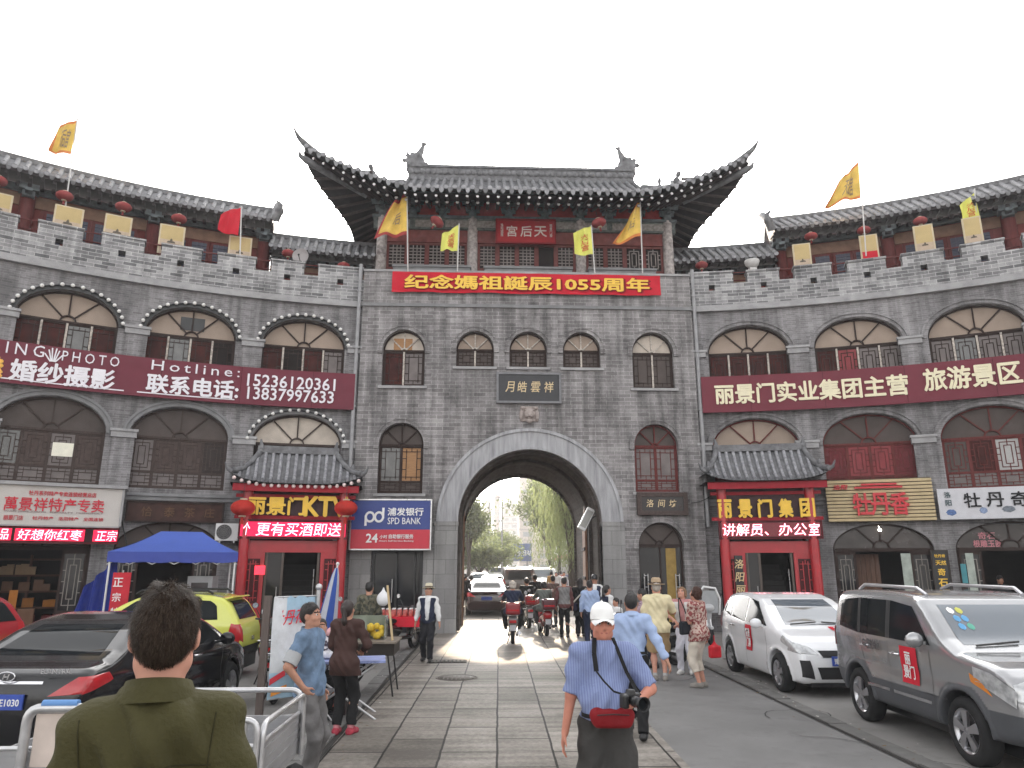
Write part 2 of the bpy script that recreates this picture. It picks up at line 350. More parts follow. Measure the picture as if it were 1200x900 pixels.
WOOD_R = mat('worn_red_wood', (.125, .030, .028), .6, var=.35, scale=4, bump=.25, bscale=40, stretch=(5, 5, 1), dirt=.4, dcol=(.09, .05, .045))
RED_L = mat('red_lacquer', (.40, .020, .028), .38, var=.2, scale=3, coat=.2, dirt=.25, dcol=(.18, .02, .02))
RED_W = mat('faded_red_wall', (.17, .042, .038), .75, var=.3, scale=3, dirt=.5, dcol=(.10, .06, .055))
PEEL = mat('peeling_paint', (.40, .36, .32), .8, var=.8, scale=16, bump=.4, bscale=40, dirt=.8, dcol=(.08, .05, .045))
LATT = mat('lattice_wood', (.16, .13, .12), .7, var=.3, scale=8)
BEAM = mat('painted_beam', (.13, .145, .14), .75, var=.6, scale=9, dirt=.6, dcol=(.06, .075, .09), bump=.2)
BEAMB = mat('painted_bracket', (.13, .15, .16), .8, var=.5, scale=7, dirt=.5, dcol=(.16, .17, .16))
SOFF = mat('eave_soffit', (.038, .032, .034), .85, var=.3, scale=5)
TILE = mat('grey_roof_tile', (.175, .175, .182), .8, var=.5, scale=5, bump=.3, bscale=30, dirt=.6, dcol=(.075, .075, .08))
TILE_L = mat('pale_tile_end', (.30, .30, .315), .8, var=.4, scale=7, dirt=.4, dcol=(.2, .2, .2))
WHITE_D = mat('chalky_white_paint', (.62, .60, .60), .8, var=.2, scale=8)
GLASS_D = mat('dark_glass', (.018, .018, .02), .08, var=0, spec=.6)
GLASS_B = mat('dusty_glass', (.10, .098, .095), .18, var=.35, scale=3, spec=.6)
FAN_B = mat('beige_fan_panel', (.34, .27, .22), .7, var=.14, scale=2, dirt=.2, dcol=(.26, .21, .18))
FAN_BL = mat('pale_fan_panel', (.50, .44, .38), .6, var=.2, scale=3, dirt=.2, dcol=(.3, .25, .2))
FAN_D = mat('dim_fan_glass', (.085, .068, .062), .5, var=.25, scale=2.5)
PANE_R = mat('red_curtain_pane', (.24, .05, .055), .5, var=.25, scale=3)
PANE_DR = mat('dark_red_pane', (.048, .010, .008), .5, var=.7, scale=3)
PANE_G = mat('frosted_pane', (.17, .148, .143), .5, var=.25, scale=3)
PANE_W = mat('pale_curtain_pane', (.40, .40, .39), .5, var=.15, scale=4)
PLY = mat('plywood', (.34, .19, .095), .7, var=.2, scale=5, stretch=(1, 1, 8))
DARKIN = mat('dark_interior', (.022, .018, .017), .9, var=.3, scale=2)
BLACK = mat('black_paint', (.014, .014, .015), .35, var=.1)
BRASS = mat('dull_gold', (.55, .36, .12), .45, metal=.6, var=.2)
STEEL = mat('brushed_steel', (.55, .55, .56), .3, metal=1, var=.1)
GALV = mat('galvanised_tube', (.50, .50, .51), .38, metal=.85, var=.2, scale=12, dirt=.3, dcol=(.25, .24, .23))
WHITE = mat('white_plastic', (.70, .70, .70), .45, var=.06)
CREAM = mat('cream_lettering', (.78, .72, .52), .55, var=.06)
GOLD = mat('yellow_lettering', (.80, .50, .045), .45, var=.1)
MAROON = mat('maroon_sign_sheet', (.155, .034, .05), .5, var=.1, scale=2, dirt=.2, dcol=(.19, .06, .075))
REDCLOTH = mat('red_cloth', (.52, .018, .035), .7, var=.12, scale=4)
LEDRED = mat('led_red_glow', (1, .05, .10), .5, var=0, emit=1.0)
LEDPINK = mat('led_letter', (1, .30, .38), .5, var=0, emit=1.2)
LANT = mat('lantern_silk', (.42, .030, .022), .6, var=.2, scale=8)
LANTF = mat('faded_lantern_silk', (.26, .055, .055), .7, var=.3, scale=8)
PVC = mat('grey_pipe', (.32, .32, .33), .6, var=.2)
# ================================================================ ground
g = MB(); g.face([(-900, -300, 0), (900, -300, 0), (900, 1500, 0), (-900, 1500, 0)]); struct(g.build('ground', PAVE))
SA = R_(1.4)
def street(a, b): return (a*math.cos(SA)+b*math.sin(SA), b*math.cos(SA)-a*math.sin(SA))
def strip(name, xs0, xs1, y0, y1, z, m, step=6., kind='structure'):
    mb = MB(); n = int((y1-y0)/step)+1; ys = [y0+(y1-y0)*i/n for i in range(n+1)]
    for a, b in zip(ys[:-1], ys[1:]):
        pts = [(xs0(a), a, z), (xs1(a), a, z), (xs1(b), b, z), (xs0(b), b, z)]; uv = []
        for p in pts: uv.append((p[1]*math.cos(SA)+p[0]*math.sin(SA), p[0]*math.cos(SA)-p[1]*math.sin(SA)))
        mb.face(pts, uv)
    return struct(mb.build(name, m), kind)
lx = lambda y: -1.68+.012*(y-8); rx = lambda y: 4.44+.010*(y-8)
strip('road', lambda y: 2.15+.024*(y-8), rx, -4, 23.3, .006, ASPH)
strip('paved_lane', lx, lambda y: 2.15+.024*(y-8), -4, 23.3, .010, SLAB)
strip('tunnel_paving', lambda y: GX-2.4, lambda y: GX+2.4, 23.3, 30, .012, SLAB)
strip('street', lambda y: GX-5+.024*(y-30), lambda y: GX+5.5+.024*(y-30), 30, 420, .008, mat('street_asphalt', (.15, .142, .13), .9, var=.15, scale=.6, bump=.2, bscale=100))
PATCH = mat('asphalt_patch', (.125, .124, .125), .85, var=.3, scale=2, bump=.4, bscale=150)
for i, (x, y, w_, h_) in enumerate(((3.9, 19.0, .35, 1.4), (-2.6, 10.4, .7, .5), (-3.0, 15.2, .4, .8), (6.2, 16.6, .9, .5))):
    r9 = random.Random(i); mb = MB(); mb.mesh([(x+w_*math.cos(k*.449)*r9.uniform(.75, 1.1), y+h_*math.sin(k*.449)*r9.uniform(.75, 1.1), .0145) for k in range(14)], [tuple(range(14))]); struct(mb.build('road_patch', PATCH))
CRK = mat('road_crack', (.06, .06, .06), .9)
for i in range(9):
    r9 = random.Random(40+i); x, y, a = r9.uniform(2.3, 6.5) if i < 6 else r9.uniform(-4, -2), r9.uniform(7.5, 20), r9.uniform(0, 6.28); mb = MB(); P = []
    for k in range(14): P.append((x, y)); a += r9.gauss(0, .45); x += .16*math.cos(a); y += .16*math.sin(a)
    for (p, q) in zip(P[:-1], P[1:]): d = math.atan2(q[1]-p[1], q[0]-p[0])+1.57; c_, s_ = .008*math.cos(d), .008*math.sin(d); mb.face([(p[0]-c_, p[1]-s_, .0165), (q[0]-c_, q[1]-s_, .0165), (q[0]+c_, q[1]+s_, .0165), (p[0]+c_, p[1]+s_, .0165)])
    struct(mb.build('road_crack', CRK))
SLAB.node_tree.nodes['Principled BSDF'].inputs['Specular IOR Level'].default_value = .06; MATS['street_asphalt'].node_tree.nodes['Principled BSDF'].inputs['Specular IOR Level'].default_value = .0
for nm, e, sg in (('kerb_left', lx, -1), ('kerb_right', rx, 1)):
    mb = MB(); y = -4.
    while y < 22.6:
        L = random.uniform(.85, 1.15); a, b = y+.012, min(22.6, y+L)-.012; h = random.uniform(.018, .04); dx = random.uniform(-.012, .012)
        x0, x1 = sorted((e((a+b)/2)+sg*.07+dx, e((a+b)/2)+sg*.30+dx)); mb.box(x0, x1, a, b, 0, h); y += L
    struct(mb.build(nm, KERB))
    strip('gutter', (lambda y, e=e, sg=sg: e(y)+min(0, sg*.07)), (lambda y, e=e, sg=sg: e(y)+max(0, sg*.07)), -4, 22.6, .014, GROOVE)
# manholes and a drain grating in the lane
def manhole(px, py, r, name, label):
    p = PZ(px, py); mb = MB(); mb.lathe([(0, .016), (r*.90, .016), (r*.905, .012), (r*.94, .012), (r*.945, .019), (r, .019), (r*1.01, .012)], (0, 0, 0), n=28)
    for i in range(-4, 5): 
        h = math.sqrt(max(0, (r*.85)**2-(i*r*.2)**2)); mb.box(i*r*.2-.012, i*r*.2+.012, -h, h, .016, .020)
    o = mb.build(name, mat('cast_iron', (.10, .09, .08), .7, metal=.2, var=.4, bump=.3), None, True); o.location = p; tag(o, label, 'manhole cover')
manhole(535, 795, .38, 'manhole_cover', 'round iron manhole cover in the paved lane in front of the straw-hat man')
p = PZ(524, 776); mb = MB(); mb.box(-.42, .42, -.22, .22, .012, .022, 0)
for i in range(9): mb.box(-.38+i*.085, -.335+i*.085, -.18, .18, .022, .034, 1)
o = mb.build('drain_grating', [GROOVE, mat('cast_iron', (.07, .06, .055))], None, True); o.location = p; tag(o, 'rectangular iron drain grating in the lane beside the kerb', 'drain')
# small litter and dust patches along the kerbs
lit = MB()
for i in range(260):
    sg = random.choice((-1, 1)); y = random.uniform(6, 21); e = (lx if sg < 0 else rx)(y); x = e+random.gauss(0, .22)+sg*.1; s_ = random.uniform(.008, .03); a = random.uniform(0, 6)
    lit.mesh([(x+s_*math.cos(a+k*1.57)*random.uniform(.5, 1.2), y+s_*math.sin(a+k*1.57)*random.uniform(.5, 1.2), .05+random.uniform(0, .01)) for k in range(4)], [(0, 1, 2, 3)], random.choice((0, 0, 1)))
struct(lit.build('litter', [mat('dead_leaf', (.16, .11, .06), .8), mat('paper_scrap', (.45, .43, .40), .8)]), 'stuff')
# ================================================================ walls with openings
def top_of(o, u):
    t = max(0, 1-((u-o['c'])/o['h'])**2); return o['zs']+(o['zc']-o['zs'])*math.sqrt(t)
def arch_wall(mb, u0, u1, z0, z1, ops, y=0., dep=.35, m=0, mr=None, step=.5, zt=None):
    us = {u0, u1}
    n = max(1, int((u1-u0)/step)); us |= {u0+(u1-u0)*i/n for i in range(n+1)}
    for o in ops:
        k = 24 if o['zc'] > o['zs']+.01 else 4
        us |= {o['c']-o['h']*math.cos(math.pi*i/k) for i in range(k+1)}
    us = sorted(u for u in us if u0-1e-6 <= u <= u1+1e-6); us = [u for i, u in enumerate(us) if i == 0 or u-us[i-1] > 1e-4]
    for a, b in zip(us[:-1], us[1:]):
        mid = (a+b)/2; here = sorted([o for o in ops if abs(mid-o['c']) < o['h']], key=lambda o: o['z0']); lo = (z0, z0)
        for o in here+[None]:
            hi = (z1, z1) if o is None else (o['z0'], o['z0'])
            if hi[0] > lo[0]+1e-5 or hi[1] > lo[1]+1e-5:
                mb.face([(a, y, lo[0]), (b, y, lo[1]), (b, y, hi[1]), (a, y, hi[0])], [(a, lo[0]), (b, lo[1]), (b, hi[1]), (a, hi[0])], m)
            if o is not None:
                lo = (top_of(o, a), top_of(o, b)); q = mr if mr is not None else m
                mb.face([(a, y, lo[0]), (a, y+dep, lo[0]), (b, y+dep, lo[1]), (b, y, lo[1])], [(a, 0), (a, dep), (b, dep), (b, 0)], q)
                if o['z0'] > z0+.01: mb.face([(a, y, o['z0']), (b, y, o['z0']), (b, y+dep, o['z0']), (a, y+dep, o['z0'])], [(a, 0), (b, 0), (b, dep), (a, dep)], q)
    for o in ops:
        for sg in (-1, 1):
            x = o['c']+sg*o['h']; q = [(x, y, o['z0']), (x, y+dep, o['z0']), (x, y+dep, o['zs']), (x, y, o['zs'])]; uv = [(0, o['z0']), (dep, o['z0']), (dep, o['zs']), (0, o['zs'])]
            if sg > 0: q, uv = q[::-1], uv[::-1]
            mb.face(q, uv, mr if mr is not None else m)
    return mb
def OP(c, h, z0, zs, zc): return dict(c=c, h=h, z0=z0, zs=zs, zc=zc)
def arch_band(mb, o, r0, r1, y0, y1, m=0, n=28, legs=0., hk=1.):
    """moulding round an arched opening, between offsets r0 and r1 from its edge, from y0 (front) to y1"""
    P0, P1 = [], []
    for i in range(n+1):
        a = math.pi*i/n; ca, sa = -math.cos(a), math.sin(a)
        P0.append((o['c']+(o['h']+r0)*ca, o['zs']+(o['zc']-o['zs']+r0*hk)*sa)); P1.append((o['c']+(o['h']+r1)*ca, o['zs']+(o['zc']-o['zs']+r1*hk)*sa))
    if legs: P0 = [(P0[0][0], P0[0][1]-legs)]+P0+[(P0[-1][0], P0[-1][1]-legs)]; P1 = [(P1[0][0], P1[0][1]-legs)]+P1+[(P1[-1][0], P1[-1][1]-legs)]
    for i in range(len(P0)-1):
        a, b, c, d = P0[i], P0[i+1], P1[i+1], P1[i]
        mb.face([(a[0], y0, a[1]), (b[0], y0, b[1]), (c[0], y0, c[1]), (d[0], y0, d[1])][::-1], [(a[0], a[1]), (b[0], b[1]), (c[0], c[1]), (d[0], d[1])][::-1], m)
        mb.face([(d[0], y0, d[1]), (c[0], y0, c[1]), (c[0], y1, c[1]), (d[0], y1, d[1])][::-1], [(0, 0), (.1, 0), (.1, .1), (0, .1)], m)
        mb.face([(a[0], y0, a[1]), (a[0], y1, a[1]), (b[0], y1, b[1]), (b[0], y0, b[1])][::-1], [(0, 0), (.1, 0), (.1, .1), (0, .1)], m)
    for (a, d) in ((P0[0], P1[0]), (P0[-1], P1[-1])):
        mb.face([(a[0], y0, a[1]), (d[0], y0, d[1]), (d[0], y1, d[1]), (a[0], y1, a[1])], [(0, 0), (.1, 0), (.1, .1), (0, .1)], m)
    return mb
def lattice(mb, x0, x1, z0, z1, y, m, t=.022, style=0):
    """fret bars inside a casement; y is the front face"""
    w_, h_ = x1-x0, z1-z0; b = lambda a, c, d, e: mb.box(a, c, y, y+.025, d, e, m)
    if w_ < .12 or h_ < .12: return
    if style == 0:      # inset rectangle tied to the border by short bars
        i, j = min(.11, w_*.24), min(.11, h_*.2)
        b(x0+i, x0+i+t, z0+j*.4, z1-j*.4); b(x1-i-t, x1-i, z0+j*.4, z1-j*.4); b(x0, x1, z0+j, z0+j+t); b(x0, x1, z1-j-t, z1-j)
        k = max(2, int(h_/.28))
        for q in range(1, k): zz = z0+h_*q/k; b(x0, x0+i, zz, zz+t); b(x1-i, x1, zz, zz+t)
        b((x0+x1)/2-t/2, (x0+x1)/2+t/2, z0, z0+j); b((x0+x1)/2-t/2, (x0+x1)/2+t/2, z1-j, z1)
    elif style == 1:    # dense grid
        k = max(2, int(w_/.13)); n = max(2, int(h_/.11))
        for q in range(1, k): xx = x0+w_*q/k; b(xx-t/2, xx+t/2, z0, z1)
        for q in range(1, n): zz = z0+h_*q/n; b(x0, x1, zz-t/2, zz+t/2)
    elif style == 2:    # nested stepped fret
        for q in (.14, .32): b(x0+w_*q, x0+w_*q+t, z0+h_*q*.6, z1-h_*q*.6); b(x1-w_*q-t, x1-w_*q, z0+h_*q*.6, z1-h_*q*.6); b(x0+w_*q, x1-w_*q, z0+h_*q*.6, z0+h_*q*.6+t); b(x0+w_*q, x1-w_*q, z1-h_*q*.6-t, z1-h_*q*.6)
        for q in (.3, .5, .7): b(x0, x0+w_*.14, z0+h_*q, z0+h_*q+t); b(x1-w_*.14, x1, z0+h_*q, z0+h_*q+t)
        b((x0+x1)/2-t/2, (x0+x1)/2+t/2, z0, z0+h_*.2); b((x0+x1)/2-t/2, (x0+x1)/2+t/2, z1-h_*.2, z1)
def arch_window(par, fn, o, dep, st, seed=0):
    """frame (part) > fan_light, casements and sill (sub-parts)"""
    rr = random.Random(seed); c, h, z0, zs, zc = o['c'], o['h'], o['z0'], o['zs'], o['zc']; y0, y1 = dep-.06, dep
    fr = MB(fn, .5); W = .05
    arch_band(fr, o, -W, 0, y0, y1, 0)
    zt = zs-(.0 if not st.get('drop') else st['drop'])
    if zs > z0: fr.box(c-h, c-h+W, y0, y1, z0, zs, 0); fr.box(c+h-W, c+h, y0, y1, z0, zs, 0)
    fr.box(c-h+W, c+h-W, y0-.02, y1, zs-.035, zs+.035, 0)
    fr.box(c-h+W, c+h-W, y0, y1, z0, z0+.05, 0)
    fm = st.get('fan_mull', 0); hb = st.get('hub', .17)
    for a in (45, 90, 135):
        ca, sa = math.cos(R_(a)), math.sin(R_(a)); A, B = h-W, zc-zs-W; r_ = 1/math.sqrt((ca/A)**2+(sa/B)**2)
        fr.obox((c+ca*h*hb, (y0+y1)/2, zs+sa*h*hb), (c+ca*r_, (y0+y1)/2, zs+sa*r_), .04, .045, (0, 1, 0), fm)
    arch_band(fr, OP(c, h*hb, zs, zs, zs+h*hb), -.045, 0, y0-.01, y1, fm, 12)
    F = fr.build('window', [st['frame'], st.get('mull', st['frame'])], par)
    fan = MB(fn, .4); n = 20; pts = [(c-(h-.02)*math.cos(math.pi*i/n), dep-.004, zs+(zc-zs-.02)*math.sin(math.pi*i/n)) for i in range(n+1)]
    for i in range(n): fan.face([(pts[i][0], dep-.004, zs), (pts[i+1][0], dep-.004, zs), pts[i+1], pts[i]])
    fan.build('fan_light', st['fan'], F)
    nc = st['n']; ws = (2*h-2*W)/nc; zb = z0+.05; zl = zb+(st['low'] if st.get('low') else 0)
    for i in range(nc):
        a, b = c-h+W+i*ws, c-h+W+(i+1)*ws; mb = MB(fn, 9); e = .045; tp = zs-.035
        mw = 0
        for (p, q, r, s_) in ((a, a+e, zb, tp), (b-e, b, zb, tp), (a+e, b-e, zb, zb+e), (a+e, b-e, tp-e, tp)): mb.box(p, q, y0+.005, y1-.008, r, s_, 0)
        if st.get('post') and i > 0: mb.box(a-.028, a+.028, y0-.025, y1-.01, zb, tp, 1)
        if st.get('low'):
            mb.box(a+e, b-e, y0+.005, y1-.008, zl, zl+.07, 0); lattice(mb, a+e, b-e, zb+e, zl, y0+.012, 3, .02, 0); mb.box(a+e, b-e, y1-.03, y1-.012, zb+e, zl, 4)
        lattice(mb, a+e, b-e, (zl+.07 if st.get('low') else zb+e), tp-e, y0+.012, 3, st.get('t', .022), st.get('style', 0))
        pm = st['panes'][(i+seed) % len(st['panes'])] if 'panes' in st else GLASS_D
        mb.box(a+e, b-e, y1-.03, y1-.012, (zl+.07 if st.get('low') else zb+e), tp-e, 2)
        mb.build('casement', [st['wood'], st.get('mull', st['frame']), pm, st.get('latt', st['wood']), st.get('lowpane', st['wood'])], F)
    if st.get('sill'):
        sb = MB(fn, .5); sb.box(c-h-.1, c+h+.1, -.07, dep-.02, z0-.09, z0-.004); sb.build('sill', st['sill'], F)
    return F
# ================================================================ gate tower
gt = thing('gate_tower', 'grey brick gate tower with the tall arched passage and rows of arched windows', 'gate tower', (GX, GY, 0))
A0 = OP(.02, 2.28, 0, 3.35, 5.65)
gw = [OP(-4.16, .70, 7.74, 8.97, 9.67), OP(-1.79, .63, 8.42, 9.03, 9.66), OP(-.01, .63, 8.42, 9.03, 9.66), OP(1.79, .63, 8.42, 9.03, 9.66), OP(4.2, .70, 7.74, 8.97, 9.69),
      OP(-4.13, .72, 4.22, 5.78, 6.5), OP(4.16, .72, 4.30, 5.8, 6.52), OP(4.17, .72, 0, 2.62, 3.34), OP(-4.12, .80, 0, 2.46, 2.462)]
mb = MB(MG); arch_wall(mb, -5.6, 5.62, 0, 10.5, [A0]+gw, 0, .3, 0, 0, .8)
mb.box(-5.6, 5.62, .0, .5, 10.62, 11.75, 0); mb.box(-5.6, 5.62, .5, 6.5, 10.3, 11.0, 0)
for x in (-5.6, 5.62): mb.face([(x, 0, 0), (x, 6.5, 0), (x, 6.5, 10.5), (x, 0, 10.5)][::(1 if x > 0 else -1)], [(0, 0), (6.5, 0), (6.5, 10.5), (0, 10.5)][::(1 if x > 0 else -1)])
arch_wall(mb, -5.6, 5.62, 0, 11.0, [OP(.02, 2.2, 0, 3.35, 5.5)], 6.5, .01, 0, 0, .8)
mb.build('wall', BR_G, gt)
mb = MB(MG); n = 28
sec = [(A0['c']-A0['h'], 0), (A0['c']-A0['h'], 1.7)]+[(A0['c']-A0['h']*math.cos(math.pi*i/n), A0['zs']+(A0['zc']-A0['zs'])*math.sin(math.pi*i/n)) for i in range(n+1)]+[(A0['c']+A0['h'], 1.7), (A0['c']+A0['h'], 0)]
ln = [0]
for a, b in zip(sec[:-1], sec[1:]): ln.append(ln[-1]+math.dist(a, b))
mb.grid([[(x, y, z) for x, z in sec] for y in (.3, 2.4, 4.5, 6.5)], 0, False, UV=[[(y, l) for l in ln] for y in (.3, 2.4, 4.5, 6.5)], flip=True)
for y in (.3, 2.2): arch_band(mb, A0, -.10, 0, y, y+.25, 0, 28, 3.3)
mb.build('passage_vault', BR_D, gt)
mb = MB(MG); arch_band(mb, A0, 0, .66, -.09, .02, 0, 44); arch_band(mb, A0, .58, .68, -.14, -.088, 0, 44); arch_band(mb, A0, 0, .07, -.12, -.088, 0, 44)
mb.build('arch_surround', ARCH_ST, gt)
for a, b in ((-2.98, -2.26), (2.30, 3.02)):
    mb = MB(MG); mb.box(a, b, -.075, .34, 0, 3.22); mb.box(a-.02, b+.02, -.10, .34, 3.22, 3.35); mb.build('stone_pier', BLOCK, gt)
mb = MB(MG); mb.box(-5.64, 5.66, -.06, .48, 10.5, 10.56); mb.box(-5.62, 5.64, -.03, .48, 10.56, 10.62); mb.build('string_course', CONC, gt)
mb = MB(MG); mb.box(-5.62, 5.64, -.05, .55, 11.752, 11.83); mb.build('coping', LIGHT_ST, gt)
for i, o in enumerate(gw[:8]):
    mb = MB(MG); arch_band(mb, o, .0, .15, -.05, .02, 0, 24, .12); arch_band(mb, o, .11, .16, -.075, -.048, 0, 24, .12); mb.build('arch_moulding', BR_G, gt)
stG = dict(frame=WOOD_D, wood=WOOD_D, fan=FAN_B, mull=PEEL, fan_mull=1, n=2, style=0, post=True, panes=[PANE_G, PANE_DR], sill=LIGHT_ST, latt=WOOD_D)
for i in (1, 2, 3): arch_window(gt, MG, gw[i], .2, dict(stG, panes=[FAN_D, FAN_D], style=0, t=.03), i)
arch_window(gt, MG, gw[0], .2, dict(stG, fan=FAN_BL, panes=[PANE_DR, PANE_G]), 0)
arch_window(gt, MG, gw[4], .2, dict(stG, fan=FAN_BL, panes=[FAN_D, FAN_D]), 0)
arch_window(gt, MG, gw[5], .2, dict(stG, fan=FAN_D, mull=WOOD_D, panes=[GLASS_B, PLY], low=.3, lowpane=FAN_D, post=False), 0)
arch_window(gt, MG, gw[6], .2, dict(stG, frame=WOOD_R, wood=WOOD_R, latt=WOOD_R, fan=FAN_D, mull=WOOD_R, panes=[PANE_G, PANE_G], low=.3, lowpane=PANE_G, post=False), 0)
pb = MB(MG); pb.box(-4.52, -3.9, .176, .185, 9.0, 9.42); pb.build('board', PLY, gt)
# ground-floor doors of the gate
mb = MB(MG); o = gw[7]; arch_band(mb, o, -.06, 0, .16, .22, 0, 24)
mb.box(o['c']-.72, o['c']-.66, .16, .22, 0, 2.62); mb.box(o['c']+.66, o['c']+.72, .16, .22, 0, 2.62); mb.box(o['c']-.66, o['c']+.66, .15, .22, 2.56, 2.66)
for a in (45, 135): mb.obox((o['c']+math.cos(R_(a))*.12, .19, 2.64+math.sin(R_(a))*.12), (o['c']+math.cos(R_(a))*.66, .19, 2.64+math.sin(R_(a))*.66), .04, .04, (0, 1, 0))
arch_band(mb, OP(o['c'], .13, 2.66, 2.66, 2.79), -.04, 0, .15, .22, 0, 12); mb.box(o['c']-.025, o['c']+.025, .165, .205, 0, 2.56)
F = mb.build('door', WOOD_D, gt)
pn = MB(MG); pn.face([(o['c']-.66*math.cos(math.pi*i/16), .215, 2.64+.66*math.sin(math.pi*i/16)) for i in range(17)][::-1]); pn.build('fan_light', FAN_D, F)
pn = MB(MG); pn.box(o['c']-.66, o['c']+.66, .20, .212, .02, 2.56, 0); pn.box(o['c']+.18, o['c']+.5, .185, .20, .3, 2.54, 1)
pn.build('glass', [GLASS_D, mat('ochre_poster', (.30, .20, .06), .5, var=.3)], F)
for sx in (-1, 1):
    hd = MB(MG); x = o['c']+sx*.5
    for q in (-.06, .06): hd.tube([(x+q, .09, .95), (x+q, .09, 1.75)], .016, 8)
    for zz in (1.0, 1.35, 1.7): hd.tube([(x-.06, .09, zz), (x+.06, .09, zz)], .012, 6); hd.tube([(x, .09, zz), (x, .20, zz)], .01, 6)
    hd.build('handle', STEEL, F)
mb = MB(MG); o = gw[8]; x0, x1 = o['c']-.8, o['c']+.8
for a, b in ((x0, x0+.09), (x1-.09, x1), (x0+.74, x0+.80), (x0+1.32, x0+1.37)): mb.box(a, b, .12, .2, 0, 2.46)
mb.box(x0+.09, x1-.09, .12, .2, 2.36, 2.459)
F = mb.build('door', BLACK, gt)
pn = MB(MG); pn.box(x0+.05, x1-.05, .205, .22, .01, 2.45); pn.build('glass', GLASS_D, F)
hd = MB(MG); hd.tube([(x0+.66, .07, .9), (x0+.66, .07, 1.6)], .018, 8); hd.tube([(x0+.66, .07, 1.0), (x0+.66, .14, 1.0)], .012, 6); hd.tube([(x0+.66, .07, 1.5), (x0+.66, .14, 1.5)], .012, 6); hd.build('handle', STEEL, F)
for a, b in ((-5.58, -4.93), (-3.31, -2.99)): mb = MB(MG); mb.box(a, b, -.05, .02, 0, 2.48); mb.build('stone_cladding', BLOCK, gt)
# downpipes beside the gate
for sx in (-1, 1):
    mb = MB(); x = GX+sx*5.72; mb.tube([(x, GY-.02, 4.2 if sx < 0 else 3.2), (x, GY-.02, 12.0)], .06, 10)
    for zz in (5, 7, 9, 11): mb.box(x-.08, x+.08, GY-.09, GY+.05, zz, zz+.05)
    tag(mb.build('downpipe', PVC), 'grey rainwater pipe in the corner %s of the gate tower' % ('left' if sx < 0 else 'right'), 'drainpipe')
# wooden gate leaves, folded back inside the passage
for sx in (-1, 1):
    t = thing('gate_leaf', 'tall plank gate leaf folded back against the %s wall of the passage' % ('left' if sx < 0 else 'right'), 'gate leaf', (GX+.02+sx*2.16, GY+2.75, .02), R_(-sx*5))
    mb = MB()
    for i in range(7): mb.box(-.04, .04, .02+i*.32, .02+i*.32+.31, 0, 4.7)
    mb.build('plank_panel', mat('brown_plank', (.26, .15, .10), .6, var=.3, scale=3, stretch=(4, 4, .6), dirt=.4, dcol=(.10, .05, .035)), t, True)
    for zz in (.5, 1.5, 2.5, 3.5, 4.3):
        mb = MB(); mb.box(-sx*.04, -sx*.075, 0, 2.28, zz, zz+.11); mb.build('ledge_bar', WOOD_D, t, True)
t = thing('floodlight', 'white box floodlight tilted on the right wall of the passage', 'floodlight', (GX+1.95, GY+1.0, 3.5))
mb = MB(); a = Matrix.Rotation(R_(28), 3, 'Y')
mb.box(-.13, .13, -.12, .12, -.38, .38); mb.xf(lambda p: a@p); mb.build('housing', WHITE, t, True)
mb = MB(); mb.box(-.10, .10, -.128, -.12, -.30, .30); mb.xf(lambda p: a@p); mb.build('lens', mat('frosted_lens', (.35, .35, .33), .3), t, True)
mb = MB(); mb.tube([(.1, 0, 0), (.34, 0, .1)], .025); mb.build('bracket', BLACK, t, True)
# carved beast head over the arch
sd = SDF((-.5, -.3, -.35), (.5, .2, .42), .018)
sd.rbox((0, 0, .05), (.30, .05, .26), .03); sd.ell((0, -.08, .05), (.17, .12, .16), .05); sd.ell((0, -.15, -.04), (.12, .09, .08), .04)
for s_ in (-1, 1):
    sd.ell((s_*.26, -.06, .0), (.07, .07, .17), .03); sd.ell((s_*.08, -.16, .10), (.035, .04, .03), .01); sd.ell((s_*.2, -.07, .24), (.1, .06, .06), .03); sd.ell((s_*.05, -.22, -.02), (.025, .03, .02), .01, op='s'); sd.ell((s_*.13, -.14, .16), (.07, .04, .025), .02)
sd.ell((0, -.2, -.09), (.08, .05, .018), .01, op='s'); sd.ell((0, -.1, -.2), (.1, .06, .08), .05)
mb = MB(); sd.mesh(mb); o = mb.build('beast_head', mat('buff_stone', (.36, .31, .29), .8, var=.3, scale=8, bump=.3), None, True); o.location = (GX+.01, GY-.0, 6.78); tag(o, 'carved buff stone beast head on the brick above the arch crown', 'carving')
# ================================================================ curved wings
UB = [5.28, 8.70, 12.05, 15.42]; UP = [3.66, 6.85, 10.2, 13.57, 16.95]
def bulbs(o, sg, label):
    t = thing('bulb_string', label, 'light string', MWm([(o['c'], -.1, o['zs'])])[0].tolist(), 0, 'strings of white bulbs round the left arches')
    w_ = MB(MWm, .3); P = [(o['c']-(o['h']+.12)*math.cos(math.pi*(i+.5)/17), -.09, o['zs']+(o['zc']-o['zs']+.12)*math.sin(math.pi*(i+.5)/17)) for i in range(17)]
    w_.tube(P, .02, 6); w_.build('cable', BLACK, t)
    first = None
    for p in P:
        q = MWm([(p[0], -.16, p[2])])[0]-np.array(t.location)
        if first is None: b = MB(); b.ball((0, 0, 0), .06, 10); first = b.build('bulb', mat('milky_bulb', (.75, .74, .72), .25, var=0), t, True); first.location = q.tolist()
        else: c = first.copy(); COL.objects.link(c); c.parent = t; c.location = q.tolist()
